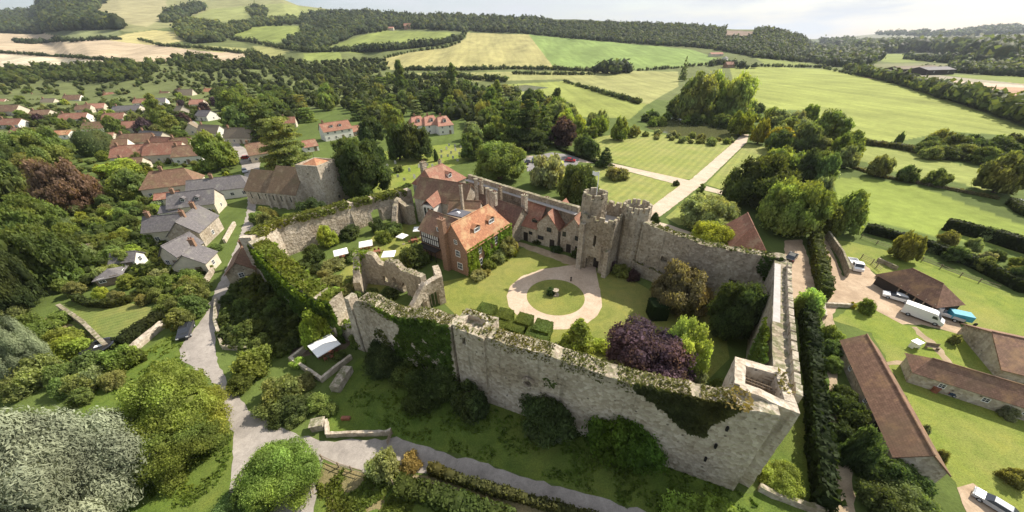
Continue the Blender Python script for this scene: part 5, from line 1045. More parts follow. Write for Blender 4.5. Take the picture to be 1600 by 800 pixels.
# ================================================================ VILLAGE AND FARM BUILDINGS
def H(cx, cy, ln, dp, rot, roof, wall, label, ev=3.0, rd=6.2, zc=4.0, cat='house', name='cottage', hip=(0, 0), wins=None, chims=None, group='village houses', **kw):
    p = G(cx, cy, zc); c, s = math.cos(R(rot)), math.sin(R(rot)); a = (p.x-c*ln/2+s*dp/2, p.y-s*ln/2-c*dp/2); b_ = (p.x+c*ln/2+s*dp/2, p.y+s*ln/2-c*dp/2)
    if wins is None:
        n = max(2, int(ln/3.4)); wins = [('f', ln*(i+0.5)/n, 1.5, 1.1, 1.1) for i in range(n) if i != n//2]+[('l', dp/2, 1.6, 1.0, 1.1), ('r', dp/2, 1.6, 1.0, 1.1)]
        if ev > 4.2: wins += [('f', ln*(i+0.5)/n, ev-1.0, 1.0, 1.0) for i in range(n)]
    if chims is None: chims = [(ln*0.12, dp/2, rd-0.9, 2.0)] if hip == (0, 0) else [(ln*0.4, dp/2, rd-0.9, 2.0)]
    n = max(2, int(ln/3.4)); dr_ = [('f', ln*(n//2+0.5)/n, 0, 1.0, 2.0, 'timber')]
    return house(a, b_, dp, ev, rd, label, roof, wall, name, cat, group, hip, world=True, wins=wins, chims=chims, doors=dr_, **kw)
H(525, 204, 15, 8, 42, 'tile_red', 'white', 'white house with red tiled roof and two dormers beyond the church', 5.0, 8.6, dormers=[(5, .35, 1.6, 1.1, 'white', .4), (9.5, .35, 1.6, 1.1, 'white', .4)])
H(556, 199, 7, 6, 42, 'tile_red', 'timber', 'low red roofed garage attached to the white house beyond the church', 2.6, 5.0, chims=[])
H(482, 222, 6, 6, 42, 'tile_red', 'white', 'small red roofed annex at the foot of the white house', 2.6, 5.0, chims=[])
bh = [(652, 196), (672, 195), (692, 196)]
for i, (x, y) in enumerate(bh):
    H(x, y, 8.6, 11, 28, 'tile_pink', 'white', ['pale pink roofed villa wing hidden most by the yews', 'middle wing of the triple pink roofed villa', 'pink roofed villa wing with white dormer at the end of its row'][i], 5.0, 9.0, axis='u', hip=(0.3, 0.3), dormers=[(4.5, .3, 1.6, 1.6, 'white', .6)], group='wings of the pink roofed villa', name='villa_wing')

H(270, 283, 15, 9, 22, 'tile_brown', 'cream', 'brown hipped cottage above the slate roofed houses', 3.8, 8.0, hip=(.6, .6)); H(258, 298, 6, 4, 22, 'tile_red', 'cream', 'low red lean-to below the brown hipped cottage', 2.2, 3.4, chims=[])
H(345, 288, 17, 8, 20, 'slate', 'white', 'long low white cottage with grey roof beside the lane', 3.4, 6.4, hip=(0, .5))
H(305, 312, 11.5, 7.5, 18, 'slate', 'cream', 'slate roofed house with glazed bay below the long white cottage', 3.6, 6.8, dormers=[(4, .3, 1.2, 1.0, 'slate', .4), (7.5, .3, 1.2, 1.0, 'slate', .4)]); H(266, 320, 5, 4, 10, 'slate', 'white', 'small glass roofed conservatory beside the slate houses', 2.6, 3.8, chims=[])
H(266, 350, 9.5, 6, 12, 'slate', 'cream', 'grey slate roofed cottage wing furthest from the lane', 3.8, 6.6)
H(303, 352, 6.5, 10.5, 14, 'slate', 'stone_pale', 'big slate roofed cottage nearest the lane wall', 4.2, 7.4, axis='v', chims=[(3.2, 8.6, 6.6, 2.2), (3.2, 3.5, 6.6, 2.0)]); H(281, 384, 4.2, 6.5, -8, 'slate', 'cream', 'cream gabled cottage wing facing the garden', 3.4, 5.8, axis='v', chims=[]); H(300, 398, 6.2, 5, 12, 'slate', 'cream', 'pale gabled cottage end with small window, lowest of the slate group', 3.0, 5.4, axis='v', chims=[(3.1, 4.4, 4.4, 2.4)])
H(190, 392, 4.5, 3.5, 15, 'slate', 'white', 'small white summerhouse with grey roof in the gardens', 2.2, 3.6, chims=[], name='summerhouse', cat='summerhouse')
H(96, 379, 6, 3.5, 15, 'thatch', 'timber', 'low shed with pale mossy roof under the dark trees', 2.2, 2.8, chims=[], name='garden_shed', cat='shed'); H(163, 414, 4, 4, 30, 'slate', 'timber', 'tiny pyramid roofed shed by the garden patio', 2, 3.0, hip=(1, 1), chims=[], name='garden_shed', cat='shed')
vl = [
 (38, 205, 14, 8, -6, 'tile_red', 'cream', 'red brown bungalow in front of the wide brown house', 3, 6), (160, 214, 12, 8, 12, 'tile_pink', 'cream', 'dusty pink roofed cottage beside the dark dome tree', 3, 6), (182, 224, 10, 7, 20, 'tile_brown', 'white', 'small brown roofed cottage tucked behind the dark dome tree', 3, 6), (255, 222, 12, 7, -14, 'tile_red', 'cream', 'red roofed house between the grey terrace and the red cluster', 3.2, 6.6), (285, 222, 9, 7, 8, 'tile_brown', 'cream', 'brown roofed cottage above the lane end of the red cluster', 3, 6.2),
 (60, 150, 13, 8, 4, 'tile_red', 'cream', 'red roofed cottage in the second village row from the frame edge', 3, 6), (132, 168, 11, 7, 10, 'tile_brown', 'cream', 'small brown cottage behind the orange red bungalow', 3, 6), (212, 143, 11, 7, 4, 'tile_red', 'cream', 'small red roofed house between the white houses at the village top', 3, 6), (258, 146, 10, 7, 0, 'tile_brown', 'cream', 'brown cottage below the long pale roofed cottage', 3, 6),
 (60, 130, 14, 8, 0, 'slate', 'white', 'white bungalow with grey roof just below the cream field', 2.8, 5.6), (30, 150, 15, 8, 6, 'tile_brown', 'cream', 'brown roofed bungalow between trees near the village edge', 3, 6), (78, 158, 13, 8, 0, 'thatch', 'cream', 'pale brown cottage left of the white gabled house', 3, 6.4),
 (150, 166, 14, 8, 14, 'tile_pink', 'cream', 'pale red cottage facing the middle gardens of the village', 3, 6.2), (162, 128, 13, 8, 0, 'tile_pink', 'white', 'pale pink cottage at the top edge of the village', 3, 6), (222, 158, 12, 8, 10, 'tile_red', 'white', 'red roofed cottage in front of the white gabled row', 3, 6.2), (283, 170, 10, 7, -30, 'thatch', 'cream', 'grey brown cottage on the lane behind the conifers', 3, 6.2),
 (180, 182, 13, 8, 10, 'tile_red', 'cream', 'red brown cottage above the pinkish house', 3, 6.4), (150, 196, 12, 8, 8, 'tile_brown', 'white', 'brown roofed cottage behind the orange outbuilding', 3, 6.2), (0, 158, 14, 8, 0, 'tile_pink', 'cream', 'pale pink roofed house on the frame edge', 3, 6), (345, 130, 11, 8, 0, 'slate', 'white', 'white cottage with slate roof at the wood edge', 3, 6), (140, 114, 12, 7, 0, 'tile_brown', 'white', 'brown roofed cottage in the top tree belt', 3, 6),
 (218, 238, 18, 9, 12, 'tile_red', 'cream', 'long red roofed house with brick chimneys behind the dark dome tree', 3.6, 7.4), (262, 236, 15, 9, 8, 'tile_red', 'cream', 'red hipped house with tall ridge in the middle of the red roofed cluster', 3.8, 8.0),
 (298, 238, 11, 9, 14, 'tile_brown', 'white', 'brown roofed cottage with pale gable at the lane end of the red cluster', 3.6, 7.2), (214, 216, 16, 8, 8, 'tile_brown', 'cream', 'low brown roofed barn between the dark dome tree and the grey conifer', 3, 6.4),
 (196, 196, 15, 7, 8, 'tile_pink', 'cream', 'pinkish roofed house beside the purple bush', 3.2, 6.4), (240, 212, 18, 7, -18, 'slate', 'cream', 'long grey roofed terrace beside the purple bush', 3.2, 6.4), (205, 250, 9, 6, 10, 'tile_brown', 'cream', 'small brown roofed outhouse in front of the red cluster', 2.6, 5),
 (14, 172, 22, 10, 0, 'tile_brown', 'cream', 'wide brown roofed house at the edge of the village', 3.8, 8), (20, 190, 16, 8, -4, 'tile_red', 'white', 'red roofed bungalow with white wall at the edge of the village', 2.8, 6), (66, 176, 13, 9, 8, 'tile_brown', 'cream', 'brown roofed bungalow beside the wide brown house', 3, 6),
 (118, 182, 17, 9, 10, 'tile_red', 'white', 'orange red roofed bungalow with white flat extension', 3, 6.4), (92, 205, 13, 7, 8, 'tile_orange', 'white', 'orange roofed outbuilding just above the dark dome tree', 2.6, 4.4), (116, 154, 16, 9, 6, 'tile_brown', 'white', 'white gabled house with brown roof near the purple tree', 3.6, 7.4),
 (105, 137, 20, 9, 4, 'thatch', 'white', 'long grey brown roofed white house behind the purple tree', 3.2, 7.4), (142, 139, 13, 8, 4, 'tile_pink', 'cream', 'pink roofed cottage next to the long grey brown roof', 3, 6.6), (50, 122, 22, 9, 0, 'tile_pink', 'white', 'pale roofed bungalow row below the cream field', 3, 6),
 (173, 148, 12, 8, 20, 'tile_red', 'cream', 'red roofed cottage between hedges in mid village', 3, 6.4), (196, 131, 18, 8, 6, 'slate', 'white', 'grey and white roofed house row at the top of the village', 3.4, 6.8), (235, 139, 17, 8, 2, 'tile_brown', 'white', 'brown roofed house with white gables at the top of the village', 3.2, 6.8),
 (268, 135, 18, 7, 4, 'thatch', 'white', 'long pale roofed cottage under the open green field', 3, 6), (292, 147, 15, 9, 6, 'thatch', 'cream', 'large grey thatched cottage at the village bend', 3.4, 8.6), (329, 142, 12, 8, 6, 'tile_orange', 'cream', 'orange roofed cottage between dark trees by the big grove', 3, 6.8),
 (200, 169, 20, 9, 6, 'slate', 'cream', 'low grey roofed house with yellow hedge before it', 3, 6), (250, 157, 10, 8, 20, 'slate', 'white', 'small white cottage with grey roof behind the tall conifer', 3.2, 6.2), (322, 178, 12, 9, -18, 'slate', 'white', 'white cottage with pale slate roof beside the lane bend', 3.2, 6.6), (309, 160, 11, 8, 8, 'tile_pink', 'cream', 'small pinkish cottage above the white lane cottage', 3.2, 6.4),
 (300, 198, 9, 7, -60, 'thatch', 'cream', 'thatched cottage end on the lane corner', 3, 6.6), (330, 203, 15, 7, -16, 'thatch', 'white', 'long curved thatched cottage beside the lane', 3, 6.8), (376, 210, 15, 7, -6, 'thatch', 'cream', 'thatched cottage with pink chimneys in front of the big grove', 3.2, 7.4),
 (404, 235, 8, 10, 35, 'tile_brown', 'cream', 'brown roofed gable at the head of the lane beside the cedar', 3.6, 7.4), (235, 107, 13, 8, 0, 'tile_pink', 'cream', 'lone pink roofed house above the village trees', 3, 6.6), (368, 107, 10, 8, 0, 'tile_pink', 'white', 'pale pink house among trees below the far fields', 4, 8),
 (372, 122, 14, 7, 0, 'slate', 'white', 'grey roofed white cottage in the trees above the grove', 3, 6), (425, 124, 12, 7, 0, 'slate', 'white', 'pale slate cottage deep among the wood trees', 3, 6), (452, 188, 7, 6, 20, 'tile_red', 'cream', 'small red roofed cottage behind the big cedar', 3, 6), (565, 108, 14, 7, 0, 'slate', 'white', 'white cottage at the edge of the tan field', 3, 5.6), (557, 126, 12, 7, 0, 'tile_pink', 'white', 'pinkish cottage among trees near the pasture strip', 3, 5.6), (782, 160, 12, 6, 10, 'slate', 'white', 'low white roofed shed among the park trees', 2.6, 4),
]
for (x, y, ln, dp, rot, rf, wl_m, lab, ev, rd) in vl: H(x, y, ln, dp, rot, rf, wl_m, lab, ev, rd)
def Hf(px, py, ln, dp, rot, roof, wall, label, ev, rd, name='farmhouse', cat='house'):
    p = P(px, py); c, s = math.cos(R(rot)), math.sin(R(rot)); e = house((p.x-c*ln/2, p.y-s*ln/2), (p.x+c*ln/2, p.y+s*ln/2), dp, ev, rd, label, roof, wall, name, cat, None, world=True, wins=[('f', ln*.25, ev*.6, 1.6, 1.8), ('f', ln*.75, ev*.6, 1.6, 1.8)], z0=-3); e.location.z = p.z; return e
Hf(637, 46, 22, 16, 10, 'tile_red', 'brick', 'lone red brick house at the head of the far green field', 10, 17); Hf(604, 47, 45, 14, 4, 'tile_pink', 'cream', 'low farm sheds beside the lone red brick house', 5, 9, 'farm_shed', 'farm building')
Hf(1141, 106, 15, 9, 10, 'tile_red', 'brick', 'red roofed farmhouse on the knoll at the corner of the bright field', 5, 9); Hf(1120, 88, 26, 10, 4, 'tile_pink', 'cream', 'pale farm buildings behind the knoll farmhouse', 4, 7, 'farm_shed', 'farm building'); Hf(1136, 95, 14, 9, 50, 'slate', 'white', 'white farm cottage behind the knoll farmhouse', 4, 7)
Hf(1438, 115, 60, 24, 4, 'thatch', 'timber_dark', 'long dark cattle shed beside the ploughed field', 6, 9, 'cattle_shed', 'farm building'); Hf(1468, 117, 40, 24, 4, 'slate', 'timber_dark', 'shorter grey cattle shed next to the long one', 6, 9, 'cattle_shed', 'farm building')

Hf(936, 112, 10, 8, 0, 'tile_pink', 'white', 'small cottage beside the round clump in the field hedge', 4, 7)
# hipped house outside the south west corner
pa, pb = G(1149, 372, 4), G(1183, 385, 4)
house(G(1143, 385, 3.8)[:2], G(1198, 393, 3.8)[:2], 11, 3.8, 8.2, 'red hipped roof house just outside the far castle corner', 'tile_red', 'brick', 'hipped_house', 'house', world=True, hip=(0.8, .4), axis='v', wins=[('r', 4, 1.6, 1, 1.2)])
# farm
H(381, 408, 9, 5, -66, 'tile_brown', 'stone_dark', 'small stone cottage with brown roof squeezed between lane and ivy wall', 2.6, 4.8, zc=2.5)
b1 = house((1317, 532), (1401, 712), 4.2, 2.3, 4.3, 'long narrow stone barn with rusty tiled roof beside the track', 'tile_barn', 'stone_pale', 'long_barn', 'barn', over=.3, wins=[('f', 5, 1.4, .8, .8), ('f', 11, 1.4, .8, .8)], doors=[('f', 15.0, 0, 1.3, 1.9)])
b2 = house((1431, 580), (1640, 646), 3.8, 2.3, 3.9, 'low stone barn range with mossy red roof across the farm lawn', 'tile_barn', 'stone_pale', 'barn_range', 'barn', over=.3, hip=(.7, 0), wins=[('f', 3, 1.3, .7, .7), ('f', 7, 1.3, .7, .7), ('f', 10.5, 1.3, .7, .7)])
q3 = G(1568, 575, 1.8); b3 = house((q3.x, q3.y), (q3.x+12.5, q3.y-6.5), 10, 1.8, 4.3, 'red brown tiled barn at the frame edge behind the low range', 'tile_barn', 'stone_pale', 'courtyard_barn', 'barn', over=.4, world=True, wins=[('f', 3, 1.4, 1, 1)])
b4 = house((1374, 428), (1464, 477), 5.2, 2.4, 5.0, 'black boarded cart shed with hipped tiled roof and open bays', 'tile_barn', 'timber_dark', 'cart_shed', 'cart shed', over=.35, hip=(.9, .9))
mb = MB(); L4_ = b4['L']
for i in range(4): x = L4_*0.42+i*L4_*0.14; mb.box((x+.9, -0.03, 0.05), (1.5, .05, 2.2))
mb.build('open_bay_shade', 'dark', b4); mb = MB()  # near-black panels on the boarding paint the shade of the bays
for i in range(5): mb.box((L4_*0.42+i*L4_*0.14, -.12, 0), (.16, .16, 2.5))
mb.build('post', 'timber', b4)
# ================================================================ VEHICLES
def vehicle(kind, paint_, loc, rz, label, cat, group=None):
    e = empty({'car': 'parked_car', 'van': 'panel_van', 'pickup': 'tipper_truck'}[kind], (loc.x, loc.y, 0.02), rz, label, cat, group); mb = MB()
    if kind == 'car': Lg, Wd = 4.4, 1.8; prof = [(-2.2, .35), (2.2, .35), (2.2, .75), (2.0, .88), (1.15, .98), (-1.95, 1.0), (-2.18, .9)]; cab = [(1.15, .96), (.45, 1.46), (-1.35, 1.46), (-2.0, .98)]
    elif kind == 'van': Lg, Wd = 6.2, 2.1; prof = [(-3.1, .4), (3.1, .4), (3.1, 1.05), (2.5, 1.35), (1.75, 2.35), (1.4, 2.55), (-3.1, 2.6)]; cab = None
    else: Lg, Wd = 5.6, 2.0; prof = [(.6, .4), (2.8, .4), (2.8, 1.05), (2.3, 1.25), (1.85, 2.1), (.6, 2.15)]; cab = None
    def ext(p, w0, w1, mi=0, zt=None):
        k = len(mb.v); n = len(p); zs = [q[1] for q in p]; lo, hi = min(zs), max(zs)
        for sd in (-1, 1):
            for (x, z) in p: w = w0+(w1-w0)*(z-lo)/(hi-lo); mb.v.append((x, sd*w/2, z))
        mb.f.append(tuple(range(k, k+n))); mb.m.append(mi); mb.f.append(tuple(range(k+2*n-1, k+n-1, -1))); mb.m.append(mi)
        for i in range(n): j = (i+1) % n; mb.f.append((k+i, k+n+i, k+n+j, k+j)); mb.m.append(mi)
    ext(prof, Wd, Wd*0.93 if kind != 'car' else Wd*.96)
    if kind == 'pickup': mb.box((-1.1, 0, .7), (3.4, 2.0, .12)); mb.box((-1.1, -.95, .82), (3.4, .06, .5)); mb.box((-1.1, .95, .82), (3.4, .06, .5)); mb.box((-2.78, 0, .82), (.06, 1.96, .5)); mb.box((-1.1, 0, .35), (3.3, .9, .34))
    if kind == 'car': mb.hull8([(-1.3, -.62, 1.462), (.42, -.62, 1.462), (.42, .62, 1.462), (-1.3, .62, 1.462), (-1.2, -.56, 1.5), (.3, -.56, 1.5), (.3, .56, 1.5), (-1.2, .56, 1.5)])
    mb.build('body', paint_, e)
    mb = MB()
    if kind == 'car': ext([(1.15, .975), (.45, 1.462), (-1.35, 1.462), (-2.0, .985)][::1], Wd*.93, Wd*.72)
    else:
        x0, z0, x1, z1 = (2.42, 1.42, 1.82, 2.28) if kind == 'van' else (2.24, 1.32, 1.9, 2.02); nx, nz = (z1-z0), (x0-x1); l_ = math.hypot(nx, nz); nx, nz = nx/l_*.035, nz/l_*.035
        mb.quad([(x0+nx, -.85, z0+nz), (x0+nx, .85, z0+nz), (x1+nx, .78, z1+nz), (x1+nx, -.78, z1+nz)])
        for sd in (-1, 1): y = sd*(Wd/2+.003); mb.quad([(1.2, y, 1.4), (2.1, y, 1.4), (1.75, y*.985, 2.0), (1.2, y*.985, 2.0)][::sd])
    mb.build('windows', 'glass', e)
    wx = {'car': (1.35, -1.3), 'van': (2.1, -1.9), 'pickup': (1.9, -1.6)}[kind]; wr = .33 if kind == 'car' else .38
    for x in wx:
        for sd in (-1, 1):
            mb = MB(); mb.bar((x, sd*(Wd/2-.2), wr), (x, sd*(Wd/2+.02), wr), wr, 0, 14); w_ = mb.build('wheel', 'tyre', e); mb = MB(); mb.bar((x, sd*(Wd/2+.015), wr), (x, sd*(Wd/2+.035), wr), wr*.55, 0, 10); mb.build('rim', 'paint_silver', w_)
    for sd in (-1, 1): mb = MB(); mb.box((Lg/2+(.0 if kind != 'pickup' else 0), sd*.68, .62), (.06, .36, .18)); mb.build('headlight', 'white_metal', e)
    for sd in (-1, 1): mb = MB(); mb.box((-Lg/2, sd*.72, .7), (.05, .2, .25)); mb.build('tail_light', 'paint_red', e)
    return e
VS = {'long white high': .82, 'white tipper': .85, 'grey dropside': .8, 'dark blue car parked': .66, 'white hatchback': .9, 'silver car on the concrete': .7}
def V2(kind, paint_, p0, p1, label, cat, group=None):   # p0 tail, p1 nose
    a, b_ = G(*p0), G(*p1); m_ = (a+b_)/2; d = b_-a; e = vehicle(kind, paint_, m_, math.atan2(d.y, d.x), label, cat, group); k = [v for q, v in VS.items() if label.startswith(q)]; e.scale = (k[0],)*3 if k else (1, 1, 1); return e
V2('car', 'paint_black', (298, 507), (287, 535), 'black estate car driving down the lane past the grass verge', 'car')
V2('car', 'paint_red', (377, 249), (394, 247), 'red car parked at the head of the lane', 'car'); V2('car', 'paint_silver', (392, 251), (404, 249), 'dark silver car next to the red one at the head of the lane', 'car'); V2('car', 'paint_silver', (380, 264), (386, 274), 'silver car coming down the lane below the red car', 'car')
V2('car', 'paint_white', (284, 170), (272, 166), 'white car on the lane at the village bend', 'car')
V2('van', 'paint_white', (1410, 487), (1467, 508), 'long white high roofed van parked on the farm yard', 'van'); V2('car', 'paint_white', (1413, 472), (1386, 464), 'white hatchback parked behind the white van', 'car')
V2('pickup', 'paint_white', (1326, 406), (1342, 430), 'white tipper truck with open bed by the fence', 'truck'); V2('pickup', 'paint_silver', (1490, 500), (1456, 489), 'grey dropside truck loaded beside the white van', 'truck')
V2('car', 'paint_blue', (1482, 615), (1516, 624), 'dark blue car parked against the low barn range', 'car')
V2('car', 'paint_black', (822, 259), (826, 252), 'dark car at the end of the car park row', 'car', 'cars in the car park'); V2('car', 'paint_blue', (832, 256), (836, 249), 'dark blue car in the middle of the car park row', 'car', 'cars in the car park'); V2('car', 'paint_silver', (842, 254), (845, 247), 'silver car beside the dark ones in the car park', 'car', 'cars in the car park'); V2('car', 'paint_red', (885, 252), (897, 253), 'dark red car parked on the side road by the weeping tree', 'car')
V2('car', 'paint_silver', (1585, 318), (1600, 323), 'white vehicle behind the big spreading tree at the field corner', 'car'); V2('car', 'paint_black', (1232, 409), (1238, 401), 'black car parked beneath the outer castle corner', 'car')
V2('car', 'paint_silver', (1566, 800), (1537, 782), 'silver car on the concrete pad at the bottom corner', 'car')
p = G(1495, 500); mb = MB(); mb.box((p.x, p.y, .5), (2.6, 1.7, 1.1), -.5); o = mb.build('load', 'tarp_blue'); tag(o, 'blue tarpaulin covered trailer behind the grey dropside truck', 'trailer'); o.name = 'covered_trailer'
for d in (-.7, .7): mb = MB(); mb.bar((p.x+d*1.1+.4, p.y-1.3-d*.5, .35), (p.x+d*1.1+.4, p.y-1.15-d*.5, .35), .33, 0, 12); mb.build('wheel', 'tyre', o)
# ================================================================ TERRACE, PARASOLS, TABLES, SMALL THINGS
def parasol(px, py, w, label, z=2.5, rz=.4, tilt=.0):
    p = G(px, py, z); e = empty('parasol', (p.x, p.y, 0), rz, label, 'parasol', 'white parasols'); mb = MB(); h = w/2
    mb.v = [(-h, -h, z-.1), (h, -h, z-.1), (h, h, z-.1), (-h, h, z-.1), (0, 0, z+.35), (-h, -h, z-.24), (h, -h, z-.24), (h, h, z-.24), (-h, h, z-.24)]
    mb.f = [(0, 1, 4), (1, 2, 4), (2, 3, 4), (3, 0, 4), (5, 6, 1, 0), (6, 7, 2, 1), (7, 8, 3, 2), (8, 5, 0, 3)]; mb.m = [0]*8; mb.build('canopy', 'canvas', e)
    mb = MB(); mb.bar((0, 0, 0), (0, 0, z+.3), .04); mb.build('pole', 'timber', e); mb = MB(); mb.cyl((0, 0, 0), .35, .12, 12); mb.build('base', 'stone_pale', e); return e
def tableset(px, py, label, rz=.4, grp='dark wood dining sets'):
    p = G(px, py); e = empty('dining_set', (p.x, p.y, 0), rz, label, 'dining set', grp); mb = MB(); mb.box((0, 0, .7), (1.7, .9, .06)); mb.build('table_top', 'table_wood', e)
    for x in (-.7, .7):
        for y in (-.35, .35): mb = MB(); mb.box((x, y, 0), (.07, .07, .7)); mb.build('leg', 'table_wood', e)
    for i, (x, y, a) in enumerate(((-.45, -.85, 0), (.45, -.85, 0), (-.45, .85, 1), (.45, .85, 1), (-1.25, 0, 2), (1.25, 0, 3))):
        mb = MB(); mb.box((x, y, .42), (.45, .45, .05)); bx_ = {0: (0, -.22), 1: (0, .22), 2: (-.22, 0), 3: (.22, 0)}[a]; mb.box((x+bx_[0], y+bx_[1], .47), (.45 if a < 2 else .05, .05 if a < 2 else .45, .5))
        for sx in (-.18, .18):
            for sy in (-.18, .18): mb.box((x+sx, y+sy, 0), (.05, .05, .42))
        mb.build('chair', 'table_wood', e)
    return e
parasol(506, 538, 3.6, 'big white parasol on the walled terrace outside the front wall', 2.6, .85); tableset(514, 556, 'dining set under the parasol on the outer walled terrace', .5)
for (x, y, w, rz, lab) in ((532, 393, 3.0, .5, 'white parasol nearest the ivy wall in the court garden'), (571, 380, 3.0, .35, 'white parasol nearest the sunlit wall'), (607, 396, 2.8, .1, 'white parasol just above the ruined hall'), (563, 415, 2.6, .1, 'white parasol at the hedge beside the ruined hall end'), (654, 357, 2.6, .1, 'small white parasol against the timbered wing'), (628, 368, 2.2, -.5, 'half hidden white parasol on the terrace by the timbered wing')): parasol(x, y, w, lab, 2.5, rz)
for (x, y, lab) in ((537, 404, 'dining set below the parasol nearest the ivy wall'), (574, 389, 'dining set below the parasol nearest the sunlit wall'), (590, 396, 'dining set beside the parasol above the ruined hall'), (648, 378, 'dining set on the paved terrace by the timbered wing')): tableset(x, y, lab)
def lowwall(px, label, h=0.9, t=.45, mat='rubble_clean', rag=.08, cell=.5, name='low_wall', cat='wall'):
    r = wall_mesh(name, [G(*p)[:2] for p in px], [(0, h), (999, h)], t, mat, cell, rag=rag); tag(r[0], label, cat); return r
lowwall([(486, 541), (456, 564), (504, 596), (550, 560)], 'low stone wall enclosing the terrace with the parasol')
lowwall([(546, 580), (525, 613)], 'thick low wall stub below the terrace', 1.2, 1.4, 'stone_pale')
lowwall([(512, 660), (513, 682), (606, 679), (613, 676)], 'long low wall between moat grass and lane', .8, .35)
lowwall([(302, 452), (322, 445), (334, 425), (326, 410)], 'curved stone wall at the lane edge below the slate houses', 1.1, .5); lowwall([(352, 380), (362, 362), (368, 352)], 'short stone wall beside the lane above the curve', 1.2, .5)
lowwall([(98, 484), (135, 510), (170, 545)], 'stone retaining wall under the striped garden lawn', 1.4, .6, 'stone_dark'); lowwall([(205, 552), (258, 508)], 'broad pale stone wall between hedge and verge', 1.0, 1.2)
lowwall([(1290, 372), (1312, 405), (1322, 433)], 'curving stone wall between stable yard and farm drive', 2.0, .4, 'stone_dark'); lowwall([(1288, 498), (1284, 478), (1330, 480)], 'short pale garden wall near the yellow bushes', .8, .4)
lowwall([(1184, 764), (1205, 775), (1260, 795), (1290, 800)], 'low wall running out from the foot of the corner tower', .9, .5, 'stone_pale'); lowwall([(340, 470), (338, 505), (350, 545), (390, 548)], 'pale retaining wall of the garden beside the lane', .9, .4, 'stone_pale')
lowwall([(1370, 408), (1400, 422)], 'dark low wall behind the tipper truck', .9, .4, 'stone_dark')
# stone gate pier hut by the lane
p = G(499, 668); mb = MB(); mb.box((p.x, p.y, -.1), (1.5, 1.1, 1.2), .2); mb.box((p.x, p.y, 1.1), (1.7, 1.3, .12), .2); tag(mb.build('stone_pump_house', 'stone_pale'), 'small flat topped stone hut at the lane edge under shrubs', 'hut')
# rails and gates
def fence(px, label, h=1.1, step=2.0, rails=2, name='wooden_fence', mat='timber', world=None):
    pts = [G(*p) for p in px]; e = empty(name, pts[0][:], 0, label, 'fence'); o_ = pts[0]; rail = MB()
    for a, b_ in zip(pts[:-1], pts[1:]):
        n = max(1, round((b_-a).length/step)); a_, c_ = a-o_, b_-o_
        for k in range(rails): z = h*(k+.8)/rails*.9; rail.bar((a_.x, a_.y, z), (c_.x, c_.y, z), .045, 0, 4)
        for i in range(n): q = a_.lerp(c_, i/n); mb = MB(); mb.box((q.x, q.y, -.1), (.12, .12, h+.1)); mb.build('post', mat, e)
    rail.build('rail', mat, e); return e
fence([(504, 718), (530, 730), (570, 742)], 'wooden rail fence along the junction verge'); fence([(613, 678), (606, 697)], 'short field gate between low wall and lane', 1.1, 1.5, 4, 'field_gate'); fence([(610, 748), (617, 762)], 'small wooden gate at the start of the footpath', 1.1, 1.5, 4, 'field_gate')
fence([(672, 742), (731, 758), (806, 780), (881, 803)], 'post and wire fence between footpath hedge and lane', 1.1, 2.5, 2); fence([(492, 722), (487, 750), (492, 775)], 'wooden rails beside the sandy corner verge', 1.0, 1.5, 2)
# stile, benches, trampoline, other small things
def bench(px, py, rz, label):
    p = G(px, py); e = empty('garden_bench', (p.x, p.y, 0), rz, label, 'bench'); mb = MB(); mb.box((0, 0, .42), (1.7, .5, .06)); mb.build('seat', 'timber', e); mb = MB(); mb.box((0, .25, .48), (1.7, .05, .5)); mb.build('backrest', 'timber', e)
    for x in (-.75, .75): mb = MB(); mb.box((x, 0, 0), (.07, .46, .42)); mb.build('leg', 'timber', e)
bench(124, 470, .3, 'garden bench at the dark shrub end of the striped garden lawn'); bench(175, 475, .05, 'pale garden bench against the curved hedge of the striped lawn')
p = G(152, 541, .9); e = empty('trampoline', (p.x, p.y, 0), 0, 'round black trampoline with white patch beside the retaining wall', 'trampoline'); mb = MB(); mb.cyl((0, 0, .82), 1.75, .06, 28); mb.build('mat', 'tyre', e); mb = MB()
for i in range(28):
    a0, a1 = 6.2832*i/28, 6.2832*(i+1)/28; mb.hull8([(q*math.cos(a), q*math.sin(a), z) for z in (.84, .93) for q, a in ((1.75, a0), (2.1, a0), (2.1, a1), (1.75, a1))])
mb.build('padded_rim', 'paint_black', e); mb = MB(); mb.box((.1, .1, .885), (1.1, .6, .05), .5); mb.build('white_cloth', 'canvas', e)
for i in range(6): a = i*1.047; mb = MB(); mb.bar((1.9*math.cos(a), 1.9*math.sin(a), 0), (1.9*math.cos(a), 1.9*math.sin(a), .84), .035); mb.build('leg', 'timber_dark', e)
p = G(868, 461); mb = MB(); mb.cyl((p.x, p.y, 0), .75, .35, 14, .6); mb.cyl((p.x, p.y, .35), .25, .7, 12, .2); mb.cyl((p.x, p.y, 1.05), .3, .22, 14, .62); tag(mb.build('stone_urn', 'rubble_clean'), 'stone urn at the centre of the round lawn', 'urn')
plant((p.x-.9, p.y+.2, 0), 1.6, 1.5, 'bush', (.03, .05, .02), 'dark leafy planting around the stone urn', 'shrub', None, 'shrub')
p = G(892, 439); mb = MB(); mb.cyl((p.x, p.y, 0), .16, .8, 10, .12); mb.cyl((p.x, p.y, .8), .2, .12, 10); tag(mb.build('bollard_lamp', 'timber_dark'), 'small dark post on the gravel beside the round lawn', 'bollard')
p = G(541, 655); mb = MB(); mb.box((p.x, p.y, 0), (1.1, .4, .45)); tag(mb.build('salt_box', 'table_wood'), 'small orange brown box on the moat grass', 'box')
p = G(1427, 543); mb = MB(); mb.box((p.x, p.y, .5), (1.3, .8, .7), .3); mb.box((p.x, p.y, 1.2), (1.5, 1.0, .1), .3)
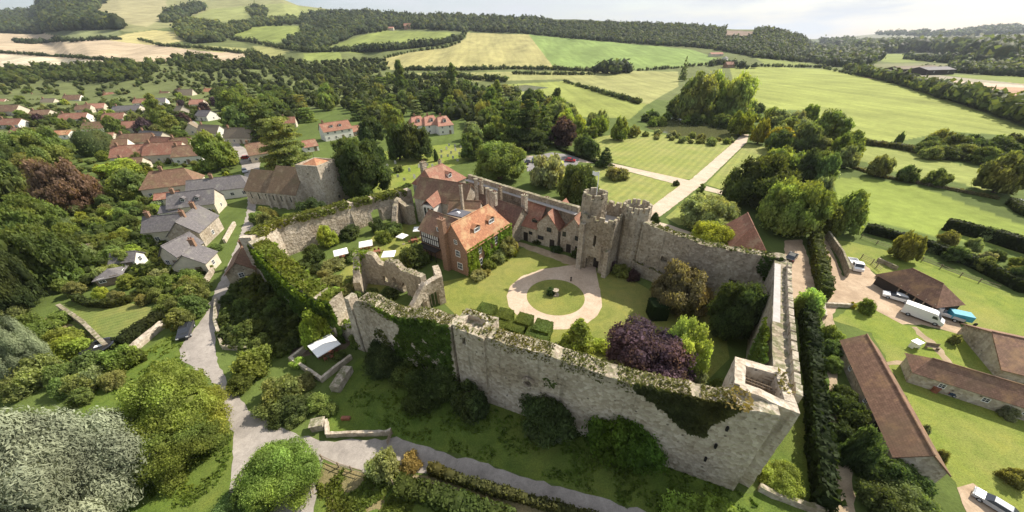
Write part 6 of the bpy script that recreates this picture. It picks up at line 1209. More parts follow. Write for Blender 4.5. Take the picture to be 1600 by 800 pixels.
for i in (-.5, .5): mb.box((p.x+i, p.y, 0), (.1, .6, .5), .3)
tag(mb.build('rabbit_hutch', 'white_metal'), 'small white hutch on the farm lawn', 'hutch'); bench(1455, 545, -.3, 'weathered bench next to the white hutch'); p = G(1586, 352); 
# telegraph pole, tall conifer stake, lamp on lane
p = G(748, 690); 
# headstones in the churchyard
hp = [(606, 262), (612, 270), (618, 256), (625, 264), (560, 240), (566, 262), (640, 268), (655, 262), (662, 275), (596, 278), (604, 288), (585, 282), (690, 238), (698, 234), (705, 240), (712, 236), (700, 245), (690, 247), (708, 248), (718, 243), (725, 238), (686, 256), (676, 262), (668, 259), (715, 252), (702, 228), (711, 229), (720, 231), (730, 246), (735, 240), (648, 279), (632, 282), (622, 277), (579, 267)]
hs = None
for i, (x, y) in enumerate(hp):
    p = G(x, y)
    if hs is None:
        mb = MB(); mb.box((0, 0, 0), (.75, .16, .85)); k = len(mb.v); n_ = 8
        for yy in (-.08, .08):
            for j in range(n_+1): a = math.pi*j/n_; mb.v.append((.375*math.cos(a), yy, .851+.3*math.sin(a)))
        mb.f += [tuple(range(k, k+n_+1)), tuple(range(k+2*n_+1, k+n_, -1))]+[(k+j, k+n_+1+j, k+n_+2+j, k+j+1) for j in range(n_)]; mb.m += [0]*(n_+2); hs = mb.build('headstone', 'headstone'); o = hs
    else: o = hs.copy(); C.objects.link(o)
    tag(o, 'grey headstone standing in the churchyard grass', 'headstone', 'headstones in the churchyard'); o.location = p; o.rotation_euler = (rng.uniform(-.08, .08), 0, rng.uniform(-.3, .3)+.5); o.scale = (1.2, 1.2, rng.uniform(.9, 1.5))

fence([(1345, 372), (1395, 392), (1440, 408), (1500, 432), (1560, 452)], 'thin post and wire fence crossing the farm lawn beside the hedge', 1.0, 3.0, 2)
fence([(1340, 262), (1400, 281), (1450, 291), (1520, 305)], 'post fence along the meadow path under the windswept trees', 1.1, 3.0, 2)
fence([(1345, 404), (1362, 412), (1376, 424)], 'short dark fence between tipper truck and cart shed', 1.2, 1.5, 3)
for x, y, c_m, lab in ((1372, 434, 'timber', 'stacked timber pallet at the near corner of the cart shed'), (1380, 440, 'stone_pale', 'pile of pale rubble beside the cart shed wall')):
    p = G(x, y); mb = MB()
    for i in range(5): mb.box((p.x+rng.uniform(-.3, .3), p.y+rng.uniform(-.3, .3), i*.14), (1.1-.1*i, .9-.1*i, .13), rng.uniform(-.3, .3))
    o = mb.build('pallet_stack' if 'pallet' in lab else 'rubble_heap', c_m); tag(o, lab, 'pallets' if 'pallet' in lab else 'rubble')
p = G(1459, 612); mb = MB(); mb.cyl((p.x, p.y, 0), .35, .8, 12); mb.cyl((p.x, p.y, .8), .4, .08, 12); tag(mb.build('water_butt', 'table_wood'), 'small red brown barrel against the low barn range', 'barrel')
# ================================================================ VEGETATION
DK = (.036, .049, .017); MD = (.062, .080, .025); MG = (.088, .112, .03); BR = (.135, .165, .032); LM = (.20, .215, .04); OL = (.10, .105, .036); GR = (.115, .13, .062); SV = (.235, .265, .165); PU = (.045, .030, .036); CO = (.075, .05, .032); YW = (.22, .19, .07); BN = (.085, .07, .035)
# --- topiary blocks and hedge cubes in the court
cube_m = {}
def topblock(px, py, w, d, h, label, grp='clipped topiary blocks', rz=-.42, col=(.125, .17, .04)):
    w *= 1.22; d *= 1.2; h *= 1.1; p = G(px, py, h); nl = int((w*d+2*(w+d)*h)*90); r_ = np.random.default_rng(int(px)); LP = []; LN = []
    for i in range(nl):
        f = r_.uniform(0, w*d+2*(w+d)*h)
        if f < w*d: q = (r_.uniform(-w/2, w/2), r_.uniform(-d/2, d/2), h); n = (0, 0, 1)
        else:
            sd = r_.integers(0, 4); z = r_.uniform(0, h)
            q, n = [((r_.uniform(-w/2, w/2), -d/2, z), (0, -1, 0)), ((r_.uniform(-w/2, w/2), d/2, z), (0, 1, 0)), ((-w/2, r_.uniform(-d/2, d/2), z), (-1, 0, 0)), ((w/2, r_.uniform(-d/2, d/2), z), (1, 0, 0))][sd]
        LP.append(q); LN.append(n)
    V, F = leaf_quads(np.array(LP, float), unit(np.array(LN, float)+r_.normal(size=(nl, 3))*.3), .085, r_); mb = MB(); mb.box((0, 0, 0), (w-.06, d-.06, h-.03)); cv = np.array(mb.v); cf = np.array(mb.f)+len(V)
    me = quads_mesh('topiary', np.concatenate([V, cv]), np.concatenate([F, cf]), [M['leaf']], np.concatenate([r_.uniform(.7, 1.3, nl), np.full(len(cf), .9)])); o = link('topiary_block', me, None, col); o.location = (p.x, p.y, 0); o.rotation_euler = (0, 0, rz); return tag(o, label, 'topiary', grp)
topblock(760, 481, 2.6, 2.2, 2.0, 'clipped topiary block at the end of the row farthest from the purple tree'); topblock(746, 494, 2.4, 2.2, 2.0, 'clipped topiary block closest to the square buttress tower'); topblock(788, 489, 2.2, 2.2, 2.0, 'clipped topiary block second along the gravel circle')
topblock(776, 502, 3.0, 2.0, 1.7, 'lower clipped block in front of the second one'); topblock(802, 508, 3.2, 2.0, 1.7, 'lower clipped block in the middle of the front row'); topblock(819, 497, 2.2, 2.2, 2.0, 'clipped topiary block touching the gravel circle edge'); topblock(848, 508, 2.4, 2.4, 2.0, 'clipped topiary block nearest the bright cone tree'); topblock(840, 521, 3.2, 1.8, 1.6, 'lowest clipped block right behind the front wall')
topblock(1031, 472, 2.4, 2.2, 3.0, 'dark clipped block on the lawn beside the brown bush', None, 0.0, (.03, .05, .018))
# --- court planting
T(1015, 556, 138, 105, 'round', PU, 'round purple leaved tree inside the front wall', group=None, name='purple_tree')
T(1072, 540, 75, 90, 'spread', (.16, .19, .06), 'wispy light green tree behind the purple tree'); T(1152, 484, 82, 98, 'round', DK, 'dense dark evergreen against the inner west wall'); T(1066, 452, 92, 78, 'spread', BN, 'large brownish shrub in front of the weathered inner wall', 'shrub', name='tall_shrub')
T(905, 524, 52, 58, 'conifer', BR, 'bright green cone tree beside the topiary'); T(940, 540, 30, 22, 'bush', BR, 'bright low shrub between cone tree and purple tree', 'shrub'); T(1085, 585, 40, 34, 'bush', GR, 'grey green shrub beside the hollow tower', 'shrub'); T(1122, 600, 22, 20, 'bush', MG, 'small shrub at the foot of the hollow tower', 'shrub')
T(950, 414, 20, 20, 'bush', PU, 'purple shrub at the gatehouse corner', 'shrub'); T(972, 422, 28, 22, 'bush', MG, 'green shrub against the low garden wall', 'shrub'); T(990, 430, 20, 18, 'bush', PU, 'small purple shrub against the low garden wall', 'shrub'); T(996, 402, 8, 22, 'egg', DK, 'slim dark conifer at the foot of the inner wall', 'tree')
for x, y, w, h, c, lab in ((790, 383, 34, 30, OL, 'olive shrub at the corner of the ivy clad manor'), (800, 392, 16, 14, LM, 'lime green ball shrub at the manor corner'), (778, 400, 24, 20, GR, 'grey green shrub below the manor ivy'), (765, 412, 20, 16, MG, 'green shrub in the bed below the manor ivy'), (745, 428, 26, 18, GR, 'feathery shrub at the front corner of the manor'), (788, 402, 12, 10, LM, 'small lime shrub on the lawn edge by the manor'), (760, 425, 14, 10, OL, 'low shrub on the lawn at the manor foot')): T(x, y, w, h, 'bush', c, lab, 'shrub')
for x, y, w, h, c, k, lab in ((510, 368, 30, 34, BR, 'round', 'bright young tree against the sunlit wall'), (490, 395, 32, 26, DK, 'bush', 'dark clipped mound nearest the ivy wall corner'), (545, 362, 34, 22, DK, 'bush', 'dark laurel below the sunlit wall'), (588, 352, 22, 22, DK, 'bush', 'dark shrub under the arched recess'), (610, 358, 34, 22, MD, 'bush', 'green shrub beside the arched recess steps'), (600, 368, 26, 20, MG, 'bush', 'bright edged shrub at the terrace end'), (522, 412, 36, 18, OL, 'bush', 'olive mound by the parasol lawn'), (508, 425, 24, 14, OL, 'bush', 'small olive mound behind the ivy wall'), (520, 437, 34, 18, GR, 'bush', 'spiky grey green shrub behind the ivy wall'), (555, 398, 34, 14, MG, 'bush', 'low hedge mound between the parasols'), (552, 440, 30, 16, MG, 'bush', 'green mound beside the ruined hall'), (645, 398, 44, 34, DK, 'bush', 'dark evergreen shrub below the timbered wing'), (560, 460, 18, 14, MG, 'bush', 'round shrub at the ruined hall entrance'), (606, 458, 30, 20, DK, 'bush', 'dark shrub growing inside the ruined hall'), (580, 455, 20, 14, MD, 'bush', 'small shrub inside the ruined hall'), (590, 416, 34, 12, MG, 'bush', 'growth topping the ruined hall wall'), (660, 402, 20, 20, MD, 'bush', 'shrub at the foot of the timbered wing'), (475, 410, 26, 14, DK, 'bush', 'dark low shrub at the ivy wall corner'), (495, 418, 28, 14, DK, 'bush', 'dark low shrub along the ivy wall'), (540, 455, 30, 22, OL, 'bush', 'olive shrub near the broken wall end'), (850, 370, 12, 20, DK, 'bush', 'dark climbing shrub between the cottage gables'), (870, 388, 18, 12, DK, 'bush', 'dark shrub below the gabled ranges'), (840, 376, 16, 10, DK, 'bush', 'low dark shrub below the pale gable'), (900, 396, 14, 14, DK, 'bush', 'dark shrub beside the gatehouse pier')): T(x, y, w, h, k, c, lab, 'shrub' if k == 'bush' else 'tree')
# --- moat side
T(862, 632, 104, 104, 'round', DK, 'big dark evergreen bush against the middle of the front wall', 'shrub', name='tall_shrub', lift=0); T(862, 668, 40, 36, 'bush', (.2, .22, .14), 'pale flowering shrub below the dark evergreen', 'shrub'); T(975, 662, 128, 98, 'round', (.045, .075, .014), 'domed glossy green bush against the front wall', 'shrub', name='tall_shrub', lift=0)
for x, y, w, h, c, lab in ((735, 625, 56, 60, DK, 'dark shrub at the foot of the square buttress tower'), (660, 605, 66, 66, DK, 'dark shrub below the ivy clad wall'), (690, 590, 60, 60, MD, 'deep green shrub under the hanging ivy'), (605, 556, 70, 60, DK, 'dark spreading shrub at the corner pier'), (630, 580, 46, 40, MD, 'small dark shrub below the broken gable'), (560, 530, 28, 26, MG, 'shrub between terrace and corner pier'), (1220, 745, 70, 46, BR, 'bright shrub at the foot of the corner tower'), (490, 512, 52, 66, BR, 'ivy covered stump at the broken wall end'), (530, 555, 20, 14, MD, 'small shrub on the walled terrace')): T(x, y, w, h, 'bush', c, lab, 'shrub')
# shrubs between lane and ivy wall
SH = [(398, 505, 56, 44, MG), (372, 520, 30, 22, OL), (360, 462, 34, 26, DK), (385, 470, 36, 30, MD), (360, 490, 26, 18, GR), (400, 560, 84, 62, MG), (380, 590, 60, 44, MD), (445, 600, 80, 66, OL), (430, 625, 70, 50, MD), (472, 625, 70, 56, DK), (500, 620, 50, 44, MG), (480, 590, 50, 36, OL), (440, 645, 50, 34, DK), (415, 530, 50, 36, MG), (440, 500, 40, 30, DK), (435, 470, 40, 30, MD), (455, 530, 44, 34, DK), (424, 445, 34, 30, DK), (406, 430, 26, 30, MD), (470, 560, 30, 24, BR), (520, 632, 34, 30, MG), (465, 650, 40, 22, MD)]
for i, (x, y, w, h, c) in enumerate(SH): T(x-6, y+6, w*.8, h*.72, 'bush', c, {0: 'bright mid green', 1: 'dark green', 2: 'olive green'}[0 if c in (MG, BR) else 1 if c in (DK, MD) else 2]+' shrub between lane and ivy wall', 'shrub', 'thicket between lane and ivy wall')
# --- big foreground trees
T(55, 745, 400, 310, 'willow', SV, 'huge silver leaved willow in the bottom corner', name='silver_willow', lod='huge'); T(15, 545, 110, 110, 'willow', (.21, .23, .15), 'soft silver green willow behind the huge silver one', name='silver_willow', lod='huge'); 
T(268, 634, 172, 160, 'round', (.105, .118, .026), 'yellow green tree beside the lane junction', lod='huge'); T(270, 690, 155, 115, 'round', (.085, .108, .026), 'fresh green lower tree in front of the yellow green one', lod='huge')
T(428, 745, 135, 125, 'round', (.09, .125, .03), 'rounded green tree standing in the lane junction', lod='huge'); T(375, 800, 110, 70, 'round', (.07, .10, .03), 'green tree at the bottom edge beside the junction', lod='huge'); T(598, 722, 50, 56, 'bush', GR, 'light green shrub at the lane fence', 'shrub'); T(643, 722, 34, 30, 'bush', YW, 'yellow orange shrub at the lane fence', 'shrub')
T(1110, 850, 160, 110, 'bush', (.13, .19, .04), 'bright bramble mound at the bottom edge below the corner tower', 'shrub')
# --- left edge trees
LT = [(52, 230, 130, 60, 'spread', MG, 'broad green tree above the copper beech'), (98, 290, 116, 84, 'spread', CO, 'copper leaved tree beside the gardens'), (4, 290, 100, 80, 'spread', MD, 'dark spreading tree at the frame edge by the copper tree'), (38, 338, 120, 66, 'spread', MG, 'dark spreading tree below the copper one'), (44, 400, 170, 105, 'spread', MD, 'largest dark spreading tree with leaning pale trunk'), (0, 440, 110, 110, 'spread', DK, 'dark tree at the frame edge beside the leaning trunk'), (142, 216, 82, 50, 'clipped', (.045, .06, .02), 'dark evergreen dome above the garden shed roofs'), (201, 286, 62, 48, 'round', MG, 'bushy green tree between copper tree and brown cottage'), (184, 262, 70, 26, 'bush', BR, 'bright hedge tree before the red cluster'), (36, 260, 90, 40, 'spread', OL, 'olive toned tree behind the copper one'), (5, 250, 60, 60, 'round', MD, 'green tree on the frame edge above the dark ones'),
 (243, 173, 34, 56, 'column', (.10, .12, .03), 'tall golden green conifer by the lane bend'), (262, 192, 36, 42, 'column', MG, 'shorter conifer beside the tall golden one'), (222, 195, 34, 22, 'bush', PU, 'purple bush beside the lane conifers'), (335, 233, 66, 62, 'round', MG, 'bright leafy tree overhanging the lane'), (438, 222, 76, 84, 'cedar', OL, 'big layered cedar behind the church'), (410, 190, 60, 60, 'cedar', MD, 'cedar behind the thatched cottage'), (565, 262, 84, 96, 'round', DK, 'large dark yew beside the church tower'), (545, 232, 50, 40, 'round', MD, 'green tree above the dark yew'), (486, 325, 48, 32, 'bush', DK, 'dark bush at the church nave wall'), (512, 305, 20, 12, 'bush', MD, 'small bush at the church tower foot'),
 (620, 222, 34, 58, 'round', DK, 'narrower dark yew of the churchyard pair'), (650, 220, 46, 60, 'round', DK, 'wider dark yew of the churchyard pair'), (680, 242, 9, 20, 'egg', DK, 'tiny upright yew in the churchyard'), (622, 263, 15, 12, 'bush', OL, 'small olive bush in the churchyard'), (780, 250, 76, 62, 'round', MG, 'large bright tree outside the long castle range'), (737, 228, 34, 42, 'round', MD, 'dark round tree beside the churchyard'), (855, 266, 52, 52, 'spread', GR, 'weeping tree beside the car park'), (905, 286, 60, 60, 'spread', MD, 'green tree behind the flag turret'), (945, 245, 26, 32, 'conifer', DK, 'dark conifer on the lawn corner'), (965, 270, 34, 20, 'spread', OL, 'low spreading tree on the striped lawn'), (1057, 285, 12, 9, 'bush', DK, 'small dark bush at the drive crossing'), (1096, 297, 16, 22, 'column', MD, 'small upright tree at the drive crossing'),
 (880, 205, 40, 46, 'round', PU, 'purple tree beside the tall park conifers'), (826, 190, 58, 92, 'conifer', DK, 'tallest dark conifer in the park'), (800, 195, 40, 80, 'cedar', MD, 'dark conifer in front of the tallest one'), (850, 195, 44, 62, 'conifer', MD, 'green conifer beside the purple tree'), (912, 226, 30, 36, 'round', MD, 'round tree at the lawn corner near the car park'), (925, 232, 26, 30, 'round', MD, 'dark round tree next to the lawn'), (1023, 343, 17, 24, 'egg', DK, 'dark egg shaped topiary beside the gate turret'),
 (1105, 330, 92, 52, 'spread', GR, 'grey green spreading tree outside the inner wall'), (1112, 367, 70, 46, 'round', BR, 'vivid green round tree outside the inner wall'), (1190, 282, 115, 82, 'spread', DK, 'large dark tree beside the drive'), (1222, 255, 70, 50, 'spread', MG, 'leafy tree above the large dark one'), (1242, 322, 118, 86, 'spread', MG, 'broad leafy tree above the stable yard'), (1330, 330, 60, 70, 'round', MG, 'leafy tree at the farm lawn corner'), (1305, 345, 40, 50, 'round', MD, 'dark tree beside the farm lawn corner'), (1160, 192, 40, 38, 'spread', LM, 'yellow green tree at the drive bridge'), (1190, 205, 28, 40, 'spread', (.24, .24, .04), 'golden tree on the drive bridge'), (1221, 216, 44, 36, 'round', (.26, .25, .04), 'golden yellow round tree'), (1300, 203, 66, 62, 'round', MG, 'tall leafy tree at the meadow edge'), (1262, 215, 46, 50, 'round', MD, 'green tree between golden and tall leafy trees'), (1245, 190, 36, 34, 'spread', GR, 'greyish tree behind the golden one'), (1215, 186, 36, 30, 'spread', GR, 'pale grey green tree at the bright field edge'), (1265, 180, 30, 34, 'spread', MG, 'green tree rising over the bright field'), (1290, 268, 40, 60, 'round', MD, 'dark tree beside the meadow'), (1262, 260, 44, 60, 'round', DK, 'darkest tree between the broad trees'), (1328, 245, 38, 36, 'spread', GR, 'grey green tree at the meadow fence'), (1284, 300, 34, 50, 'spread', GR, 'grey tree behind the broad leafy one'),
 (1377, 259, 40, 34, 'spread', OL, 'first field tree along the meadow path'), (1421, 271, 36, 26, 'spread', MD, 'dark windswept tree along the meadow path'), (1467, 277, 44, 28, 'spread', MD, 'widest dark tree along the meadow path'), (1575, 270, 92, 66, 'spread', (.08, .085, .03), 'big spreading tree by the field corner gate'), (1420, 385, 52, 44, 'spread', OL, 'thin leafed olive tree on the farm lawn'), (1407, 216, 14, 20, 'spread', MD, 'small lone tree on the bright field edge'),
 (1090, 148, 60, 78, 'round', (.105,.12,.035), 'tall poplar of the copse beside the bright field'), (1120, 145, 50, 74, 'round', (.15, .17, .045), 'light green poplar in the middle of the copse'), (1155, 150, 60, 76, 'round', (.13, .15, .04), 'broad poplar at the field end of the copse'), (1066, 115, 12, 40, 'conifer', MD, 'thin conifer spire behind the copse'), (1060, 165, 34, 34, 'round', MD, 'dark tree at the shaded foot of the copse'), (1125, 188, 26, 20, 'bush', MD, 'round bush on the pond bank')]
for x, y, w, h, k, c, lab in LT: T(x, y, w, h, k, c, lab, 'shrub' if k == 'bush' else 'tree')
# --- filled groves: each tree its own object
placed = []
SHN = {'round': 'round', 'spread': 'spreading', 'column': 'tall narrow', 'conifer': 'conical', 'cedar': 'layered', 'bush': 'bushy'}
def colname(c):
    if c in (PU,): return 'purple'
    if c in (CO,): return 'copper'
    return {DK: 'very dark green', MD: 'dark green', MG: 'mid green', BR: 'bright green', LM: 'lime green', OL: 'olive green', GR: 'grey green', YW: 'golden', BN: 'brown'}.get(c, 'green')
def fill(poly, spacing, wr, kinds, cols, where, grp, seed=1, hr=(.9, 1.35), maxn=80, cat='tree', zc=4.0, avoid=()):
    r_ = random.Random(seed); xs = [p[0] for p in poly]; ys = [p[1] for p in poly]; n = 0; tries = 0; mine = []
    while tries < 6000 and n < maxn:
        tries += 1; x, y = r_.uniform(min(xs), max(xs)), r_.uniform(min(ys), max(ys))
        if not inpoly(np.array([x]), np.array([y]), poly)[0]: continue
        p = G(x, y, zc) if y > 110 else P(x, y)
        if any((p.x-q[0])**2+(p.y-q[1])**2 < (spacing*(0.8 if q[2] else 1))**2 for q in mine): continue
        if any(abs(x-a[0]) < a[2] and abs(y-a[1]) < a[3] for a in avoid): continue
        mine.append((p.x, p.y, 0)); w = r_.uniform(*wr); k = r_.choice(kinds); c = r_.choice(cols); h = w*r_.uniform(*hr)*{'column': 2.0, 'conifer': 1.6, 'bush': .7}.get(k, 1)
        plant((p.x, p.y, 0 if y > 110 else p.z), w, h, k, c, '%s %s %s %s' % (colname(c), SHN[k], 'tree' if cat == 'tree' else 'shrub', where), cat, grp, 'tree' if cat == 'tree' else 'shrub'); n += 1
    return n
AV = [(525, 204, 26, 14), (690, 196, 46, 18), (480, 222, 12, 10)]
AV2 = [(v[0], v[1], max(9, v[2]*.5), 8) for v in vl]
fill([(330, 108), (420, 100), (520, 108), (590, 125), (640, 150), (640, 185), (600, 200), (575, 215), (570, 190), (520, 175), (480, 180), (450, 205), (400, 190), (350, 165), (320, 130)], 9.0, (8, 13), ['round', 'round', 'spread', 'cedar'], [MD, MD, DK, MG, OL, GR], 'in the wood behind the church', 'wood behind the church', 3, maxn=58, avoid=AV+AV2[-12:])
fill([(600, 122), (700, 125), (800, 140), (850, 155), (890, 168), (880, 182), (800, 215), (740, 215), (720, 185), (650, 172), (640, 150)], 8.5, (7, 13), ['round', 'round', 'spread', 'cedar', 'column'], [MD, DK, MG, OL, GR, MG], 'in wood beyond the pink villa', 'wood beyond the pink villa', 4, maxn=50, avoid=AV)
fill([(340, 155), (400, 140), (440, 160), (440, 195), (400, 205), (350, 195)], 8.5, (11, 15), ['round', 'spread'], [MD, MG, MD], 'in the big grove behind the thatched cottages', 'grove behind the thatched cottages', 5, maxn=12)
fill([(0, 120), (110, 112), (280, 108), (330, 130), (350, 150), (300, 200), (250, 225), (170, 200), (100, 195), (0, 200)], 15, (5, 9), ['round', 'round', 'bush', 'spread'], [MD, MG, BR, OL, MG, PU], 'between the village houses', 'trees between the village houses', 6, maxn=40, avoid=AV2)
0 and fill([(0, 100), (200, 98), (260, 92), (330, 90), (330, 112), (200, 116), (100, 112), (0, 118)], 13, (11, 17), ['round', 'spread'], [MD, MG, OL, DK, GR], 'along the top of the village', 'tree belt at the top of the village', 7, maxn=45, avoid=AV2)
fill([(720, 140), (780, 145), (1010, 200), (1000, 205), (930, 212), (900, 200), (870, 190), (830, 175)], 9, (6, 10), ['round', 'spread', 'round'], [MD, MG, OL, GR, BR], 'beside the striped lawn', 'park trees beside the striped lawn', 8, maxn=24)
fill([(1010, 170), (1060, 175), (1190, 165), (1200, 180), (1150, 192), (1050, 182), (1000, 192)], 5, (5, 8), ['bush'], [MD, MG, DK], 'under the copse by the pond', 'bushes around the pond', 9, maxn=22, cat='shrub')
fill([(990, 205), (1150, 220), (1150, 226), (1100, 226), (1020, 216)], 4, (2.5, 4), ['bush'], [GR, OL, MG], 'on the pond bank', 'reeds and bushes on the pond bank', 10, maxn=20, cat='shrub', zc=.5)
fill([(1190, 180), (1330, 200), (1340, 250), (1300, 290), (1260, 240), (1200, 240)], 9, (7, 10), ['round', 'spread'], [MD, MG, GR, DK], 'in the belt beyond the drive', 'tree belt beyond the drive', 11, maxn=14)
fill([(1430, 225), (1460, 216), (1520, 220), (1595, 218), (1600, 238), (1540, 240), (1450, 236)], 6, (6.5, 9), ['round', 'spread'], [MD, DK, MD, OL], 'in the field edge thicket', 'thicket at the bright field edge', 12, maxn=14, hr=(.7, .95))
fill([(1430, 385), (1470, 372), (1600, 405), (1600, 440), (1560, 425), (1480, 405)], 3.6, (2.4, 3.6), ['bush', 'round'], [MD, GR, MG, OL, DK], 'in the orchard between long hedges', 'orchard bushes between the long hedges', 13, maxn=24, cat='shrub', zc=1)
fill([(100, 320), (250, 300), (240, 340), (330, 420), (330, 440), (300, 470), (260, 480), (150, 460), (90, 450), (95, 400)], 4.0, (1.8, 4.0), ['bush', 'bush', 'round'], [MG, OL, BR, MD, GR, LM, MG], 'in the cottage gardens', 'cottage garden shrubs', 14, maxn=62, cat='shrub', zc=1.2, avoid=[(302, 375, 30, 40), (190, 392, 12, 10), (258, 358, 26, 16), (96, 379, 16, 8), (163, 412, 10, 10), (175, 475, 40, 12)])
fill([(90, 230), (240, 240), (250, 270), (240, 300), (170, 320), (150, 260)], 5.0, (2.2, 4.6), ['bush', 'round'], [MG, OL, BR, LM, MD], 'below the red roofed cluster', 'garden shrubs below the red roofs', 15, maxn=26, cat='shrub', zc=1.5)
fill([(230, 440), (300, 430), (320, 470), (275, 505), (240, 480)], 3.4, (2.4, 4.2), ['round', 'bush'], [MG, OL, MD], 'between striped garden lawn and lane wall', 'thicket above the lane wall', 16, maxn=16, cat='shrub', zc=1.5)
fill([(300, 215), (420, 300), (400, 340), (372, 300), (330, 280), (345, 300), (330, 340), (345, 380), (330, 400), (322, 330), (290, 260)], 5, (2, 3.4), ['bush'], [MG, BR, MD, OL], 'along the upper lane', 'shrubs along the upper lane', 17, maxn=20, cat='shrub', zc=1.5, avoid=[(392, 270, 18, 50), (385, 340, 20, 40), (345, 288, 26, 12), (305, 312, 22, 14)])
fill([(400, 330), (480, 335), (470, 350), (420, 375), (400, 385)], 3.2, (2.4, 4.2), ['bush'], [MG, OL, MD], 'between church and curtain wall', 'shrubs below the church', 18, maxn=14, cat='shrub', zc=1)
fill([(30, 480), (90, 500), (130, 560), (200, 560), (130, 600), (60, 600), (0, 560), (0, 480)], 4, (3, 5.5), ['bush'], [MG, OL, BR, MD], 'beside the trampoline lawn', 'shrubs around the trampoline lawn', 19, maxn=22, cat='shrub', zc=1)
fill([(0, 570), (90, 585), (190, 590), (150, 625), (60, 615), (0, 605)], 3, (2.5, 4.2), ['bush'], [MG, OL, BR, GR], 'above the silver willow', 'shrubs above the silver willow', 21, maxn=14, cat='shrub', zc=1)
fill([(1294, 515), (1308, 570), (1360, 700), (1440, 770), (1490, 800), (1480, 830), (1390, 810), (1335, 720), (1300, 600)], 3.0, (2.4, 4.2), ['bush'], [DK, MD, MG], 'between the track and the long barn', 'undergrowth along the long barn', 20, maxn=40, cat='shrub', zc=1)
T(1404, 740, 80, 50, 'bush', MG, 'leafy shrub crowding the end of the long barn', 'shrub'); T(1420, 785, 110, 50, 'bush', MD, 'dark leafy mass at the bottom edge beside the barn end', 'shrub'); T(1350, 700, 60, 80, 'bush', DK, 'dark shrub between the track and the long barn wall', 'shrub')
for x, y, w, h, c, lab in ((1493, 530, 20, 18, OL, 'dark clipped mound on the farm lawn by the path'), (1358, 478, 28, 24, MG, 'round green bush at the farm drive corner'), (1333, 476, 14, 10, (.3, .28, .04), 'yellow bush at the farm drive corner'), (1588, 745, 50, 34, OL, 'shrub at the frame edge on the farm lawn'), (1578, 645, 34, 22, SV, 'white flowering shrub before the low barn range'), (1445, 672, 18, 26, GR, 'pale shrub against the long barn'), (1470, 715, 26, 34, OL, 'shrub against the end of the long barn'), (1268, 472, 50, 46, (.13, .18, .06), 'feathery light green tree above the hedge crossing'), (1255, 480, 30, 30, MG, 'green bush beside the feathery tree'), (1548, 365, 30, 22, GR, 'silver grey bush in the orchard')): T(x, y, w, h, 'bush', c, lab, 'shrub')
# --- hedges
hedge('hedge', [(1256, 500), (1262, 560), (1268, 640), (1276, 740), (1282, 800)], 1.7, 3.0, DK, 'tall dark hedge running beside the castle west wall', dens=26, rough=.3); hedge('hedge', [(1232, 488), (1270, 503)], 1.2, 1.8, BR, 'bright green hedge crossing at the end of the stable yard', dens=22); hedge('hedge', [(1268, 378), (1276, 420), (1284, 470)], 1.8, 3.2, MG, 'mid green hedge between stable yard and farm drive', dens=18)
hedge('hedge', [(1350, 362), (1400, 375), (1440, 388), (1510, 412), (1600, 458)], 1.8, 2.2, DK, 'dark trimmed hedge between farm lawn and orchard', dens=16, rough=.15); hedge('hedge', [(1472, 358), (1530, 372), (1610, 398)], 2.0, 3.0, DK, 'tall dark hedge behind the orchard', dens=14, rough=.12)
hedge('hedge', [(672, 737), (731, 757), (806, 779), (881, 801), (940, 820)], .9, 1.3, OL, 'thin scruffy hedge between the footpath and the lane', dens=40, rough=.4, leaf=.14); hedge('hedge', [(622, 762), (690, 783), (740, 800), (800, 825)], 2.2, 1.4, MG, 'thick bramble hedge below the footpath', dens=40, rough=.4, leaf=.16)
hedge('hedge', [(195, 545), (225, 520), (258, 497)], 1.6, 2.2, DK, 'dark clipped hedge behind the broad pale wall', dens=28, rough=.15); hedge('hedge', [(120, 468), (140, 478), (170, 480), (200, 474), (230, 458)], 1.0, 1.4, MD, 'curved hedge around the striped garden lawn', dens=24); hedge('hedge', [(40, 560), (90, 580), (150, 595), (230, 560)], 1.6, 1.6, MG, 'rough hedge below the trampoline', dens=20, rough=.4); hedge('hedge', [(120, 310), (170, 300), (215, 290)], 1.4, 1.8, BR, 'bright clipped hedge across the upper gardens', dens=14, rough=.15); hedge('hedge', [(90, 345), (140, 325), (210, 312), (235, 300)], 1.2, 1.6, MG, 'second garden hedge under the copper tree', dens=12)
hedge('hedge', [(1330, 262), (1380, 278), (1440, 288), (1500, 300), (1560, 312)], .8, .9, (.16, .15, .07), 'low pale hedge along the meadow path', dens=6); hedge('hedge', [(1310, 220), (1400, 232), (1440, 240)], 3.0, 2.2, GR, 'grey green hedge at the bright field edge', dens=4); hedge('hedge', [(1580, 320), (1600, 335), (1640, 350)], 3, 2, MD, 'hedge at the field corner gate', dens=8)
hedge('hedge', [(870, 232), (895, 243), (935, 256)], 1.2, 1.2, DK, 'dark hedge between the side road and lawn', dens=6); hedge('hedge', [(640, 290), (600, 310), (560, 322)], 2.0, .8, MG, 'overgrown bank top behind the sunlit wall', dens=14); hedge('hedge', [(470, 345), (420, 362), (400, 372)], 2.0, 1.0, OL, 'overgrown bank behind the wall corner by the church', dens=14)
